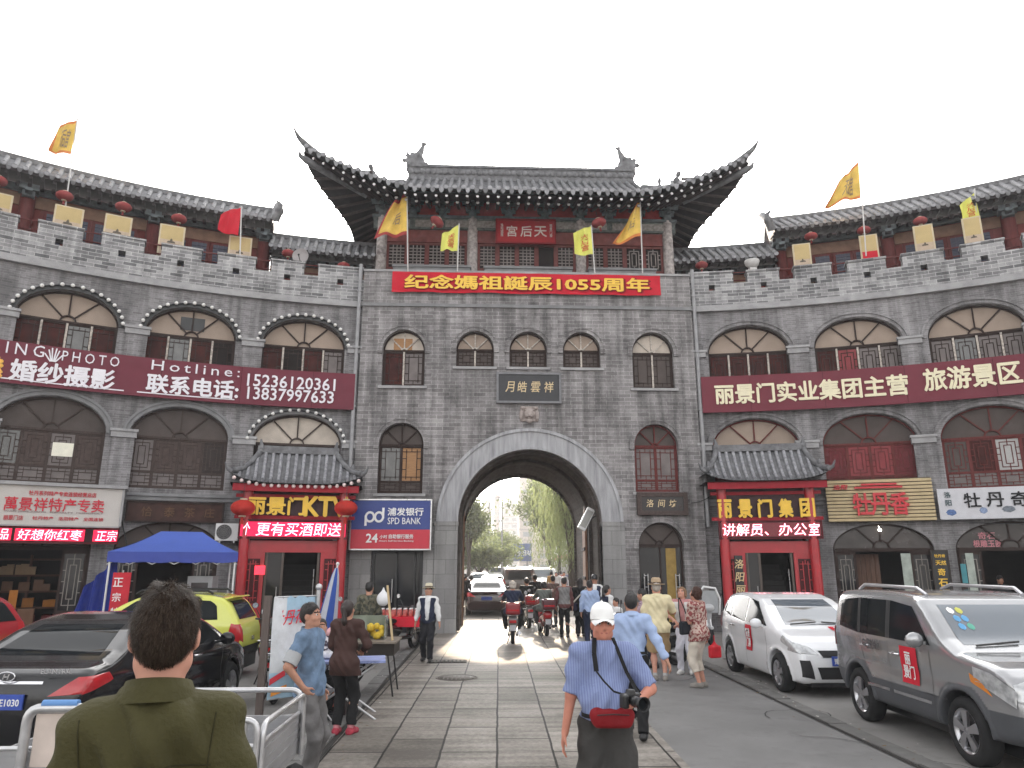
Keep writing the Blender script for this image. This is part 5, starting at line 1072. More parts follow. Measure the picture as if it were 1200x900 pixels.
for q in [(-13, 223, 13, 248, 'yellow poster cut off by the left photo edge'), (65, 239, 96, 267, 'yellow poster beside the left flag pole'), (124, 250, 153, 276, 'yellow poster right of the left flag pole'), (188, 262, 215, 290, 'tall pale poster standing in the gap', True), (269, 276, 294, 300, 'yellow poster under the red flag'), (928, 287, 952, 312, 'tall pale poster nearest the gate on the right wing', True), (1006, 277, 1031, 302, 'poster with a red lower half', False, True), (1069, 266, 1097, 292, 'yellow poster between the red one and the green flag'), (1126, 257, 1154, 285, 'yellow poster under the green flag')]: poster(*q)
def flag(name, px_top, py_top, px_bot, py_bot, Y, cloth, label, m, trim=None, txt=None, pole=(0, 0), pm=None, tcol=None, seed=0):
    """cloth: photo outline of the cloth (pole side first), hung at depth Y with real folds"""
    a, b = PY(px_top, py_top, Y), PY(px_bot, py_bot, Y); t = thing(name, label, 'flag', b)
    mb = MB(); mb.tube([b, a], .022, 8); mb.build('pole', pm or mat('pale_pole', (.55, .54, .53), .5), t)
    A, B, C, D = [PY(x, y, Y) for x, y in cloth]          # top at pole, bottom at pole, bottom at fly, top at fly
    n, k = 22, 12; rows = []; rr = random.Random(seed)
    ph = rr.random()*6
    for j in range(k+1):
        v = j/k; row = []
        for i in range(n+1):
            q = i/n; p = (A*(1-v)+B*v)*(1-q)+(D*(1-v)+C*v)*q; amp = .20*min(1, q*2.2)*(C-B).length*.55
            p = p+Vector((0, amp*math.sin(q*7+v*2.2+ph)*.9+amp*.4*math.sin(q*13-v*3), amp*.22*math.sin(q*9+v*4+ph))); row.append(p)
        rows.append(row)
    mi = []
    mb = MB(); mb.grid(rows, 0, True); mb.mi = []
    for j in range(k):
        for i in range(n): mb.mi.append(1 if trim and (j == 0 or j == k-1 or i >= n-2) else 0)
    mb.build('cloth', [m, trim or m], t)
    if txt:
        tb = MB(); V, F = text_geo(txt, 1., bold=.01, extr=.001); V = V/np.abs(V).max(0)
        out = []
        for x, y, z in V:
            q = .42-x*(.13 if len(txt) == 1 else .2); v = .55-z*(.14 if len(txt) == 1 else .3); fi, fj = min(n-1.001, max(0, q*n)), min(k-1.001, max(0, v*k)); i, j = int(fi), int(fj); e, g_ = fi-i, fj-j
            p = (rows[j][i]*(1-e)+rows[j][i+1]*e)*(1-g_)+(rows[j+1][i]*(1-e)+rows[j+1][i+1]*e)*g_; out.append(p+Vector((0, -.012-(.004 if y < 0 else 0), 0)))
        tb.mesh(out, F); tb.build('lettering', tcol or mat('flag_ink', (.26, .19, .13), .7), t)
YEL = mat('yellow_flag_cloth', (.66, .45, .10), .7, var=.3, scale=3, dirt=.45, dcol=(.45, .30, .12)); ORT = mat('orange_flag_trim', (.60, .20, .06), .7, var=.2); GRN = mat('lime_flag_cloth', (.66, .66, .15), .7, var=.12, scale=2)
flag('pole_flag', 91, 138, 74, 262, 21.2, [(92, 139), (83, 181), (57, 178), (66, 150)], 'ragged yellow flag flying on the pole at the far left', YEL, ORT, '天后宫', seed=1)
flag('pole_flag', 1007, 190, 1015, 300, 22.2, [(1006, 189), (1009, 232), (967, 242), (984, 212)], 'ragged yellow flag with orange edge on the right wing pole', YEL, ORT, '天后宫', seed=2)
flag('pole_flag', 283, 242, 281, 305, 22.6, [(283, 243), (279, 276), (256, 271), (258, 250)], 'plain red flag on a short pole on the left battlement', REDCLOTH, None, None, seed=3)
flag('pole_flag', 1142, 221, 1146, 285, 21.3, [(1142, 226), (1149, 257), (1126, 258), (1126, 239)], 'small lime green flag on the right battlement', GRN, None, '天\n后\n宫', tcol=mat('red_ink', (.6, .10, .06), .6), seed=4)
flag('pole_flag', 477, 223, 478, 318, 22.95, [(477, 226), (477, 275), (438, 279), (463, 236)], 'large yellow flag with a maroon and orange edge left of the hall plaque', YEL, mat('maroon_trim', (.32, .05, .05), .7), '后', seed=5)
flag('pole_flag', 538, 262, 536, 318, 22.95, [(538, 263), (536, 294), (516, 293), (518, 275)], 'small lime flag with red characters left of the hall plaque', GRN, None, '天\n后\n宫', tcol=mat('red_ink', (.6, .10, .06), .6), seed=6)
flag('pole_flag', 693, 264, 697, 320, 22.95, [(693, 265), (696, 298), (673, 299), (672, 272)], 'small lime flag with red characters right of the hall plaque', GRN, None, '天\n后\n宫', tcol=mat('red_ink', (.6, .10, .06), .6), seed=7)
flag('pole_flag', 750, 228, 753, 320, 22.95, [(750, 231), (752, 276), (717, 288), (735, 260)], 'large yellow flag with an orange edge right of the hall plaque', YEL, ORT, '后', seed=8)
u, z = wing_px(353, 299, .1); t = thing('satellite_dish', 'round grey satellite dish on the left battlement near the gate', 'satellite dish', wing_pt(u, .3, z-.5))
mb = MB(); mb.lathe([(.001, .06), (.15, .045), (.25, .01), (.28, -.03), (.25, .0), (.15, .03), (.001, .045)], (0, -.1, .5), 'y', 24); mb.build('dish', mat('grey_dish', (.33, .31, .31), .6, var=.1), t, True)
mb = MB(); mb.tube([(0, 0, 0), (0, -.02, .45)], .025, 8); mb.build('mast', GALV, t, True)
mb = MB(); mb.tube([(0, -.05, .3), (0, -.35, .42)], .012, 6); mb.ball((0, -.35, .45), .035, 8); mb.build('feed', BLACK, t, True)
u, z = wing_px(881, 306, .2); t = thing('loudspeaker', 'pale bowl shaped loudspeaker on the right battlement', 'loudspeaker', wing_pt(u, .2, 11.97))
mb = MB(); mb.lathe([(.001, .12), (.12, .13), (.22, .24), (.26, .36), (.25, .4), (.2, .34), (.001, .22)], n=24); mb.build('horn', mat('pale_metal', (.55, .54, .53), .5, var=.1), t, True); mb = MB(); mb.box(-.12, .12, -.1, .1, 0, .12); mb.build('base', mat('pale_metal', (.55, .54, .53)), t, True)
# sagging wires on the wings
def wire(name, a, b, sag, label, r=.012):
    a, b = Vector(a), Vector(b); mb = MB(); mb.tube([a.lerp(b, i/14)-Vector((0, 0, sag*4*(i/14)*(1-i/14))) for i in range(15)], r, 5); tag(mb.build(name, BLACK), label, 'cable')
wire('cable', wing_pt(10.3, -.4, 3.32), wing_pt(14.5, -.4, 3.2), .12, 'thin cable sagging under the white brush-lettered sign')
wire('cable', wing_pt(-10.2, -.2, 4.0), wing_pt(-9.7, -.2, 2.4), .0, 'cable bundle dropping down the wall beside the white speciality sign', .02)
wire('cable', (GX+5.2, GY-.05, 3.95), wing_pt(4.2, -.2, 4.6), .15, 'thin cable from the small framed plaque to the right porch roof')
# ================================================================ canopy, umbrella and stall things on the left
CAN = mat('blue_canopy', (.075, .125, .43), .55, var=.1, scale=2)
cc = PY(206, 650, 18.9); t = thing('canopy_tent', 'blue pop-up canopy tent with white legs in front of the left arch', 'canopy', (cc.x, 18.9, 0), R_(21)); _b = MB.build; MB.build = lambda s, n, m, p=None, l=True: _b(s, n, m, p, True)
xL, xR = -1.40, 1.40; ze = PY(206, 652, 17.9).z+.1; zr = PY(206, 623, 18.9).z; y0, y1 = -1.15, 1.15
rL, rR = xL+(xR-xL)*.36, xL+(xR-xL)*.70; mb = MB(); ym = (y0+y1)/2
def canv(A, B, C, D):
    rows = [[(Vector(A).lerp(Vector(B), j/8)).lerp(Vector(D).lerp(Vector(C), j/8), i/6)-Vector((0, 0, .05*math.sin(math.pi*i/6)*(1+.3*math.sin(j*1.3)))) for j in range(9)] for i in range(7)]; mb.grid(rows)
canv((xL, y0, ze), (xR, y0, ze), (rR, ym, zr), (rL, ym, zr)); canv((xR, y0, ze), (xR, y1, ze), (rR, ym, zr), (rR, ym, zr)); canv((xL, y1, ze), (xL, y0, ze), (rL, ym, zr), (rL, ym, zr)); canv((xR, y1, ze), (xL, y1, ze), (rL, ym, zr), (rR, ym, zr)); mb.build('canopy', CAN, t)
mb = MB()
for A, B in (((xL, y0), (xR, y0)), ((xR, y0), (xR, y1)), ((xR, y1), (xL, y1)), ((xL, y1), (xL, y0))):
    mb.grid([[(A[0]+(B[0]-A[0])*i/16, A[1]+(B[1]-A[1])*i/16+.01*math.sin(i*1.7), ze-(.22+.03*abs(math.sin(i*math.pi/4)))*j) for i in range(17)] for j in range(2)])
mb.build('valance', mat('blue_valance', (.06, .085, .34), .55, var=.1), t)
for x in (xL+.06, xR-.06):
    for y in (y0+.06, y1-.06): mb = MB(); mb.tube([(x, y, 0), (x, y, ze)], .022, 8); mb.build('leg', WHITE, t)
mb = MB()
for k in range(6): a = xL+(xR-xL)*k/6; b = xL+(xR-xL)*(k+1)/6; mb.obox((a, y0+.08, ze-.28), (b, y0+.08, ze-.06), .02, .02); mb.obox((a, y0+.08, ze-.06), (b, y0+.08, ze-.28), .02, .02)
mb.build('scissor_frame', GALV, t); MB.build = _b
p = PZ(133, 760); t = thing('sun_shade', 'dark blue tarpaulin hanging in folds left of the canopy', 'tarpaulin', (-10.0, 18.6, 0))
mb = MB(); mb.grid([[(PY(134, 690, 18.3).x-.75+.75*i/14-.35*(1-j/8)*(1-i/14), 18.3+.08*math.sin(i*1.4+j*.3), .3+(1.15+.75*i/14)*j/8) for i in range(15)] for j in range(9)]); mb.build('sheet', mat('navy_tarp', (.02, .035, .22), .5, var=.2), t)
p0, p1 = PY(131, 690, 17.2), PY(152, 690, 17.2); t = thing('upright_banner', 'small red upright banner with white characters left of the canopy', 'banner', (p0.x/2+p1.x/2, 17.2, 0)); xa, xb = p0.x, p1.x
mb = MB(); mb.box(xa, xb, 17.18, 17.2, .45, 1.85); mb.build('sheet', mat('red_vinyl', (.50, .03, .045), .5, var=.15), t)
for i, ch in enumerate('正宗特产'): mb = MB(); add_text(mb, ch, (xa+xb)/2-.06, 17.17, 1.64-i*.32, .19, bold=.01, extr=.004); mb.build('lettering', WH, t)
mb = MB(); mb.tube([((xa+xb)/2, 17.22, 0), ((xa+xb)/2, 17.22, 1.9)], .015, 6); mb.build('pole', GALV, t)
p = PY(385, 665, 17.0); t = thing('folded_umbrella', 'closed blue and white parasol leaning before the left porch', 'parasol', (p.x, 17, 0))
n = 16; rows = []
for i in range(10):
    zz = .45+1.5*i/9; r = .17*(1-i/9)**.7+.03; rows.append([(r*(1+.28*math.cos(k*math.pi))*math.cos(2*math.pi*k/n)+.02*i, r*(1+.28*math.cos(k*math.pi))*math.sin(2*math.pi*k/n), zz) for k in range(n)])
mb = MB(); mb.grid(rows, 0, True, True); mb.mi = [1 if (k % 5) < 2 else 0 for i in range(9) for k in range(n)]; mb.build('canopy', [mat('parasol_blue', (.05, .11, .42), .6), mat('parasol_white', (.55, .57, .65), .6)], t, True)
mb = MB(); mb.tube([(0, 0, 0), (.2, 0, 2.02)], .02, 8); mb.ball((.2, 0, 2.04), .04, 8); mb.build('pole', WHITE, t, True)
for x0, nm, lb in ((-8.3, 'stall_table', 'dark goods table under the blue canopy'),):
    t = thing(nm, lb, 'table', (x0, 18.6, 0)); mb = MB(); mb.box(-1.2, 1.2, -.4, .4, .72, .76); mb.build('table_top', WOOD_D, t, True)
    for x in (-1.1, 1.1):
        for y in (-.32, .32): mb = MB(); mb.box(x-.03, x+.03, y-.03, y+.03, 0, .72); mb.build('leg', WOOD_D, t, True)
for i in range(7):
    x = -9.4+i*.32; mb = MB(); mb.box(x, x+.26, 18.4, 18.75, .761, .761+random.uniform(.15, .4)); tag(mb.build('goods_box', [cols[3], mat('yellow_box', (.5, .32, .06), .5), mat('grey_box', (.3, .3, .32), .5)][i % 3]), 'carton of goods on the dark table under the blue canopy', 'box', 'cartons under the canopy')
t = thing('display_cabinet', 'pale glazed cabinet under the right end of the canopy', 'cabinet', (PY(238, 680, 18.8).x, 18.8, 0)); mb = MB(); mb.box(-.3, .3, -.2, .2, 0, 1.75, 0); mb.build('case', mat('grey_case', (.33, .33, .34), .5), t, True); mb = MB(); mb.box(-.2, .2, -.21, -.2, .95, 1.6); mb.build('window', GLASS_D, t, True)
# ================================================================ the street beyond: trees, blocks, poles, sign
LEAF_A = mat('spring_leaf', (.20, .23, .11), .6, var=.4, scale=.6); LEAF_B = mat('willow_leaf', (.21, .235, .11), .6, var=.4, scale=.6); LEAF_C = mat('dark_leaf', (.14, .165, .085), .6, var=.4, scale=.6); 
for m_ in (LEAF_A, LEAF_B, LEAF_C):      # thin leaves let the sun through
    n_ = m_.node_tree; pb_ = n_.nodes['Principled BSDF']; tr_ = n_.nodes.new('ShaderNodeBsdfTranslucent'); ms_ = n_.nodes.new('ShaderNodeMixShader'); ms_.inputs[0].default_value = .5; n_.links.new(pb_.inputs['Base Color'].links[0].from_socket, tr_.inputs[0]); n_.links.new(pb_.outputs[0], ms_.inputs[1]); n_.links.new(tr_.outputs[0], ms_.inputs[2]); n_.links.new(ms_.outputs[0], n_.nodes['Material Output'].inputs[0])
BARK = mat('bark', (.07, .055, .045), .9, var=.3, scale=8, bump=.4, bscale=20)
def tree(kind, x, y, h, label, seed, wd=3.):
    rr = np.random.default_rng(seed); r1 = random.Random(seed); t = thing('willow_tree' if kind == 'w' else 'street_tree', label, 'tree', (x, y, 0), 0, 'trees along the street beyond the arch')
    mb = MB(); tips = []; hb = h*.38
    mb.tube([(0, 0, 0), (.1*r1.uniform(-1, 1), .05, hb*.5), (.15*r1.uniform(-1, 1), 0, hb)], [.22, .17, .14], 9)
    for i in range(9):
        a = i*2.4+r1.uniform(-.4, .4); L = h*r1.uniform(.32, .6); rr_ = wd*r1.uniform(.3, .75); b = Vector((0, 0, hb*r1.uniform(.75, 1.0))); e = Vector((rr_*math.cos(a), rr_*math.sin(a), hb+L)); m_ = b.lerp(e, .5)+Vector((0, 0, .4)); mb.tube([b, m_, e], [.10, .06, .02], 6); tips += [e, m_, b.lerp(e, .75)]
        for q in range(3): d = e+Vector((r1.gauss(0, wd*.22), r1.gauss(0, wd*.22), r1.gauss(.2, .5))); mb.tube([m_, d], [.04, .01], 5); tips.append(d)
    mb.build('trunk', BARK, t, True)
    n = 5200; T = np.array([list(v) for v in tips]); C = T[rr.integers(0, len(T), n)]; cb = MB(); s_ = .16 if kind != 'w' else .13
    if kind == 'w':        # hanging strands
        k = 300; st = T[rr.integers(0, len(T), k)]+rr.normal(0, .45, (k, 3)); P = []
        for a in st:
            L = rr.uniform(1.2, max(1.4, a[2]-1.2)); m_ = int(L/.17)
            for j in range(m_): P.append(a+np.array([.05*math.sin(j*.4), .05*math.cos(j*.3), -j*.17])+rr.normal(0, .06, 3))
        C = np.array(P)[:7500]; n = len(C)
    else: C = C+rr.normal(0, .46, (n, 3))*np.array([1, 1, .8])
    d1 = rr.normal(0, 1, (n, 3)); d1 /= np.linalg.norm(d1, axis=1)[:, None]
    if kind == 'w': d1 = d1*.35+np.array([0, 0, -1])
    d2 = np.cross(d1, rr.normal(0, 1, (n, 3))); d2 /= np.linalg.norm(d2, axis=1)[:, None]; s1 = rr.uniform(.6, 1.3, n)[:, None]*s_; w2 = s1*(.32 if kind == 'w' else .55)
    Q = np.stack([C-d1*s1, C+d2*w2, C+d1*s1, C-d2*w2], 1).reshape(-1, 3)
    cb.v = Q.tolist(); cb.f = [(4*i, 4*i+1, 4*i+2, 4*i+3) for i in range(n)]; cb.uv = [None]*n; cb.mi = rr.integers(0, 2, n).tolist(); cb.sm = [False]*n
    cb.build('crown', [LEAF_B if kind == 'w' else LEAF_A, LEAF_C if kind != 'w' else LEAF_A], t, True)
TR = [('w', 668, 46, 10.0, 'drooping willow nearest the arch on the right of the street', 3.0), ('w', 672, 58, 11, 'tall drooping willow second along the right of the street', 3.4), ('s', 644, 72, 10.5, 'leafy tree arching over the street behind the willows', 4.0), ('w', 655, 84, 12, 'far willow on the right of the street', 3.6), ('s', 648, 110, 13, 'pale far tree on the right side of the street', 4.5),
      ('s', 562, 70, 3.8, 'bushy tree nearest on the left of the street', 3.0), ('s', 572, 84, 4.6, 'bushy tree second along the left of the street', 3.4), ('s', 549, 66, 8.0, 'thin tall tree at the left edge of the arch view', 1.7), ('s', 581, 105, 6.0, 'far bushy tree on the left of the street', 3.6), ('s', 589, 135, 6.5, 'farthest bushy tree on the left of the street', 4)]
for i, (k, px, Y, h, lb, wd) in enumerate(TR): tree(k, PY(px, 663, Y).x, Y, h, lb, 20+i, wd)
def tower_block(px0, px1, py, Y, label, m, fl=3.0):
    a, b = PY(px0, 663, Y), PY(px1, 663, Y); h = PY(px0, py, Y).z; t = thing('tower_block', label, 'building', ((a.x+b.x)/2, Y, 0)); w_ = (b.x-a.x)/2; mb = MB(); mb.box(-w_, w_, 0, 14, 0, h); mb.box(-w_*.4, w_*.4, 3, 9, h, h+3); mb.build('wall', m, t, True)
    mb = MB(); n = max(2, int(w_*2/4)); k = int(h/fl)
    for j in range(k):
        for i in range(n): x = -w_+(i+.5)*2*w_/n; mb.box(x-.28*2*w_/n, x+.28*2*w_/n, -.12, .05, j*fl+1, j*fl+2.3)
    o = mb.build('window_grid', mat('far_window', (.30, .31, .33), .3, var=.3), t, True)
    mb = MB()
    for j in range(1, k): mb.box(-w_-.1, w_+.1, -.3, .02, j*fl-.2, j*fl+.12)
    mb.build('floor_band', mat('far_band', (.42, .38, .36), .8), t, True)
FW1 = mat('far_beige_wall', (.58, .52, .48), .8, var=.1); FW2 = mat('far_pink_wall', (.60, .46, .44), .8, var=.1); FW3 = mat('far_grey_wall', (.54, .54, .55), .8, var=.1)  # walls paled in their colour to help the thin distance haze
tower_block(565, 576, 588, 330, 'hazy slab tower far down the street, leftmost', FW1); tower_block(579, 586, 580, 300, 'hazy narrow tower with a pink front far down the street', FW2); tower_block(589, 607, 590, 340, 'hazy wide block in the middle of the far street', FW3); tower_block(609, 668, 560, 210, 'tall hazy block behind the right-hand trees', FW1); tower_block(672, 720, 575, 190, 'hazy block hidden behind the willows', FW3); tower_block(520, 562, 610, 200, 'low hazy block at the left of the street', FW1)
t = thing('direction_sign', 'wide blue road sign on posts over the far street', 'road sign', (PY(606, 663, 95).x, 95, 0)); a, b = PY(590, 652, 95), PY(624, 640, 95); w_ = (b.x-a.x)/2; mb = MB(); mb.box(-w_, w_, -.06, .06, a.z-.6, b.z+.3); mb.build('panel', mat('road_sign_blue', (.13, .17, .33), .5), t, True)  # panel blue lightened in its colour to show the far fade
for x in (-w_*.7, w_*.7): mb = MB(); mb.tube([(x, .1, 0), (x, .1, b.z)], .1, 8); mb.build('post', PVC, t, True)
for i, tx in enumerate(('中州路', '洛阳站')): mb = MB(); add_text(mb, tx, -w_*.45+i*w_*.9, -.08, (a.z+b.z)/2-.2, .7, bold=.02); mb.build('lettering', WH, t, True)
for px, Y, h, lb in ((588, 80, 12.5, 'tall thin lamp post in the middle of the arch view'), (573, 100, 11, 'second lamp post farther down the street')):
    t = thing('lamp_post', lb, 'lamp post', (PY(px, 663, Y).x, Y, 0)); mb = MB(); mb.tube([(0, 0, 0), (0, 0, h)], [.12, .06], 8); mb.build('post', PVC, t, True); mb = MB(); mb.tube([(0, 0, h-.3), (.6, 0, h), (1.3, 0, h+.05)], .04, 6); mb.box(1.2, 1.8, -.12, .12, h, h+.1); mb.build('lamp_arm', PVC, t, True)
for sx, lb in ((-1, 'left'), (1, 'right')):
    for y0, y1, hh in ((31, 60, 4.5), (62, 120, 6.0)):
        x = GX+sx*(9.5 if sx > 0 else 7.5)+.024*(y0-30); t = thing('street_house', 'row of low shopfronts on the %s of the street beyond the arch, %s part' % (lb, 'near' if y0 < 40 else 'far'), 'building', (x, y0, 0)); mb = MB(); xa, xb = sorted((0, sx*8)); mb.box(xa, xb, 0, y1-y0, 0, hh); mb.build('wall', FW3, t, True)
        mb = MB()
        for j in range(int((y1-y0)/4)): mb.box(-sx*.06, sx*.02, j*4+.5, j*4+3.5, .1, 2.6)
        mb.build('shopfront', mat('far_shop', (.10, .09, .09), .4, var=.5), t, True)
        mb = MB(); mb.box(-sx*.15, sx*.02, .2, y1-y0-.2, 2.8, 3.5); mb.build('sign_band', mat('far_sign', (.35, .12, .10), .6, var=.7, scale=.6), t, True)
# ================================================================ vehicles
TYRE = mat('tyre_rubber', (.022, .022, .023), .8, var=.2); RIM = mat('alloy_rim', (.50, .50, .52), .3, metal=.9, var=.1); CHROME = mat('chrome', (.7, .7, .72), .12, metal=1, var=0)
CGL = mat('car_glass', (.012, .014, .016), .05, var=0, spec=.07); CGLB = mat('screen_glass', (.09, .11, .135), .06, var=0, spec=.9, coat=.6); PLAST = mat('black_plastic', (.028, .028, .03), .55, var=.1)
def paint(name, c, metal=0., dirt=.12): return mat(name, c, .22, metal=metal, var=.03, scale=2, coat=.8, dirt=dirt, dcol=tuple(x*.75+.03 for x in c))
HL = mat('headlamp_glass', (.48, .49, .50), .12, metal=.3, var=.5, scale=14, coat=.6); AMB = mat('amber_lens', (.65, .22, .03), .2, coat=.5); TL = mat('tail_lens', (.40, .012, .018), .15, var=.25, scale=10, coat=.6)
def poly_sd(P, Y, Z):
    P = np.array(P, float); d = np.full(Y.shape, 1e9); ins = np.zeros(Y.shape, bool)
    for a, b in zip(P, np.roll(P, -1, 0)):
        e = b-a; t = np.clip(((Y-a[0])*e[0]+(Z-a[1])*e[1])/(e@e+1e-12), 0, 1); d = np.minimum(d, (Y-a[0]-t*e[0])**2+(Z-a[1]-t*e[1])**2)
        c = ((a[1] > Z) != (b[1] > Z)); ins ^= c & (Y < (b[0]-a[0])*(Z-a[1])/(b[1]-a[1]+1e-12)+a[0])
    return np.where(ins, -1, 1)*np.sqrt(d)
def rounded(P, n=2):
    P = np.array(P, float)
    for _ in range(n): Q = np.roll(P, -1, 0); P = np.stack([P*.78+Q*.22, P*.22+Q*.78], 1).reshape(-1, 2)
    return P
class Body:
    def __init__(s, prof, W, belt, H, wheels, wr, tum=.2, nose=.16, tail=.10, res=.025):
        P = rounded(prof, 1); s.lo = P.min(0)-.1; s.res = .015; n = np.ceil((P.max(0)+.1-s.lo)/s.res).astype(int)
        Y, Z = np.meshgrid(s.lo[0]+s.res*np.arange(n[0]), s.lo[1]+s.res*np.arange(n[1]), indexing='ij'); s.ds = poly_sd(P, Y, Z)
        y0, y1 = P[:, 0].min(), P[:, 0].max(); q = (Y-(y0+y1)/2)/((y1-y0)/2); pl = 1-np.where(q > 0, nose, tail)*np.abs(q)**4
        s.Wd = W/2*pl*(1-tum*np.clip((Z-belt)/(H-belt), 0, 1.2)**1.15-.10*np.clip((.5-Z)/.4, 0, 1)**2)-.02*np.exp(-((Z-belt*.74)/.07)**2)*.6
        s.wheels, s.wr, s.W = wheels, wr, W
        g = SDF((-W/2-.1, P[:, 0].min()-.1, .05), (W/2+.1, P[:, 0].max()+.1, H+.1), res); s.g = g
        X, YY, ZZ = np.meshgrid(*g.ax, indexing='ij'); g.d = s.f(X, YY, ZZ).astype(np.float32)
    def f(s, x, y, z, arches=True):
        i = np.clip((y-s.lo[0])/s.res, 0, s.ds.shape[0]-1.001); j = np.clip((z-s.lo[1])/s.res, 0, s.ds.shape[1]-1.001); a, b = i.astype(int), j.astype(int); u, v = i-a, j-b
        L = lambda A: (A[a, b]*(1-u)+A[a+1, b]*u)*(1-v)+(A[a, b+1]*(1-u)+A[a+1, b+1]*u)*v
        p, q = L(s.ds), np.abs(x)-L(s.Wd); k = .09; h = np.maximum(k-np.abs(p-q), 0)/k; d = np.maximum(p, q)+h*h*k*.25
        for wy in s.wheels:
            c = np.sqrt((y-wy)**2+(z-s.wr)**2); lip = np.maximum(np.maximum(c-s.wr-.11, q-.018), .2-np.abs(x)); d = np.minimum(d, np.maximum(lip, p+.02))
            if arches: d = np.maximum(d, -np.maximum(c-(s.wr+.055), s.W/2-.30-np.abs(x)))
        return d
    def drape(s, mb, poly, axis, off=.004, m=0, rows=10, cols=12, sg=1):
        """patch of the body's skin: poly in (y,z) for axis x, (x,z) for axis y, (x,y) for axis z"""
        P = np.array(poly, float); v0, v1 = P[:, 1].min()+1e-4, P[:, 1].max()-1e-4; G = []
        for v in np.linspace(v0, v1, rows):
            X = []
            for a, b in zip(P, np.roll(P, -1, 0)):
                if (a[1] > v) != (b[1] > v): X.append(a[0]+(b[0]-a[0])*(v-a[1])/(b[1]-a[1]))
            if len(X) < 2: X = [P[0][0]]*2
            G.append([(u, v) for u in np.linspace(min(X), max(X), cols)])
        G = np.array(G); U, V = G[..., 0], G[..., 1]; F = (lambda t: s.f(t, U, V, False)) if axis == 'x' else (lambda t: s.f(U, t, V, False)) if axis == 'y' else (lambda t: s.f(U, V, t, False))
        hi = np.full(U.shape, sg*3.2); lo = np.full(U.shape, sg*3.2); found = np.zeros(U.shape, bool)
        for t in np.linspace(3.2, -1.2, 240):
            hit = (F(np.full(U.shape, sg*t)) < 0) & ~found; lo = np.where(hit, sg*t, lo); hi = np.where(hit, sg*(t+.0185), hi); found |= hit
        if found.any() and not found.all(): q_ = np.abs(lo[found]).min()*sg; lo = np.where(found, lo, q_-sg*.01); hi = np.where(found, hi, q_)
        for _ in range(12): md = (lo+hi)/2; ins = F(md) < 0; lo = np.where(ins, md, lo); hi = np.where(ins, hi, md)
        T = lo+sg*off; pts = np.stack({'x': (T, U, V), 'y': (U, T, V), 'z': (U, V, T)}[axis], -1)
        flip = (axis == 'x' and sg < 0) or (axis == 'y' and sg > 0) or (axis == 'z' and sg < 0); mb.grid(pts.tolist(), m, True, flip=flip); return pts
def wheel(par, x, y, r, wd=.2, spokes=5):
    sx = 1 if x > 0 else -1; w_ = bpy.data.objects.new('wheel', None); COL.objects.link(w_); w_.parent = par; w_.location = (x, y, r); w_.empty_display_size = .1
    mb = MB(); mb.lathe([(r*.66, -wd/2), (r*.9, -wd/2), (r*.985, -wd*.36), (r, -wd*.2), (r, wd*.2), (r*.985, wd*.36), (r*.9, wd/2), (r*.66, wd/2), (r*.64, wd*.3), (r*.64, -wd/2)], ax='x', n=32); mb.build('tyre', TYRE, w_, True)
    mb = MB(); mb.lathe([(r*.66, sx*wd*.46), (r*.6, sx*wd*.44), (r*.58, sx*wd*.1)], ax='x', n=32); mb.lathe([(.001, sx*wd*.05), (r*.6, sx*wd*.05)], ax='x', n=24, m=1)
    for k in range(spokes):
        a = 2*math.pi*k/spokes+.3
        for q in (-.13, .13): mb.obox((sx*wd*.40, math.cos(a+q*.6)*r*.1, math.sin(a+q*.6)*r*.1), (sx*wd*.42, math.cos(a+q)*r*.6, math.sin(a+q)*r*.6), .05, .03, (1, 0, 0))
    mb.lathe([(.001, sx*wd*.46), (r*.13, sx*wd*.45), (r*.15, sx*wd*.3)], ax='x', n=14); mb.build('rim', [RIM, BLACK], w_, True)
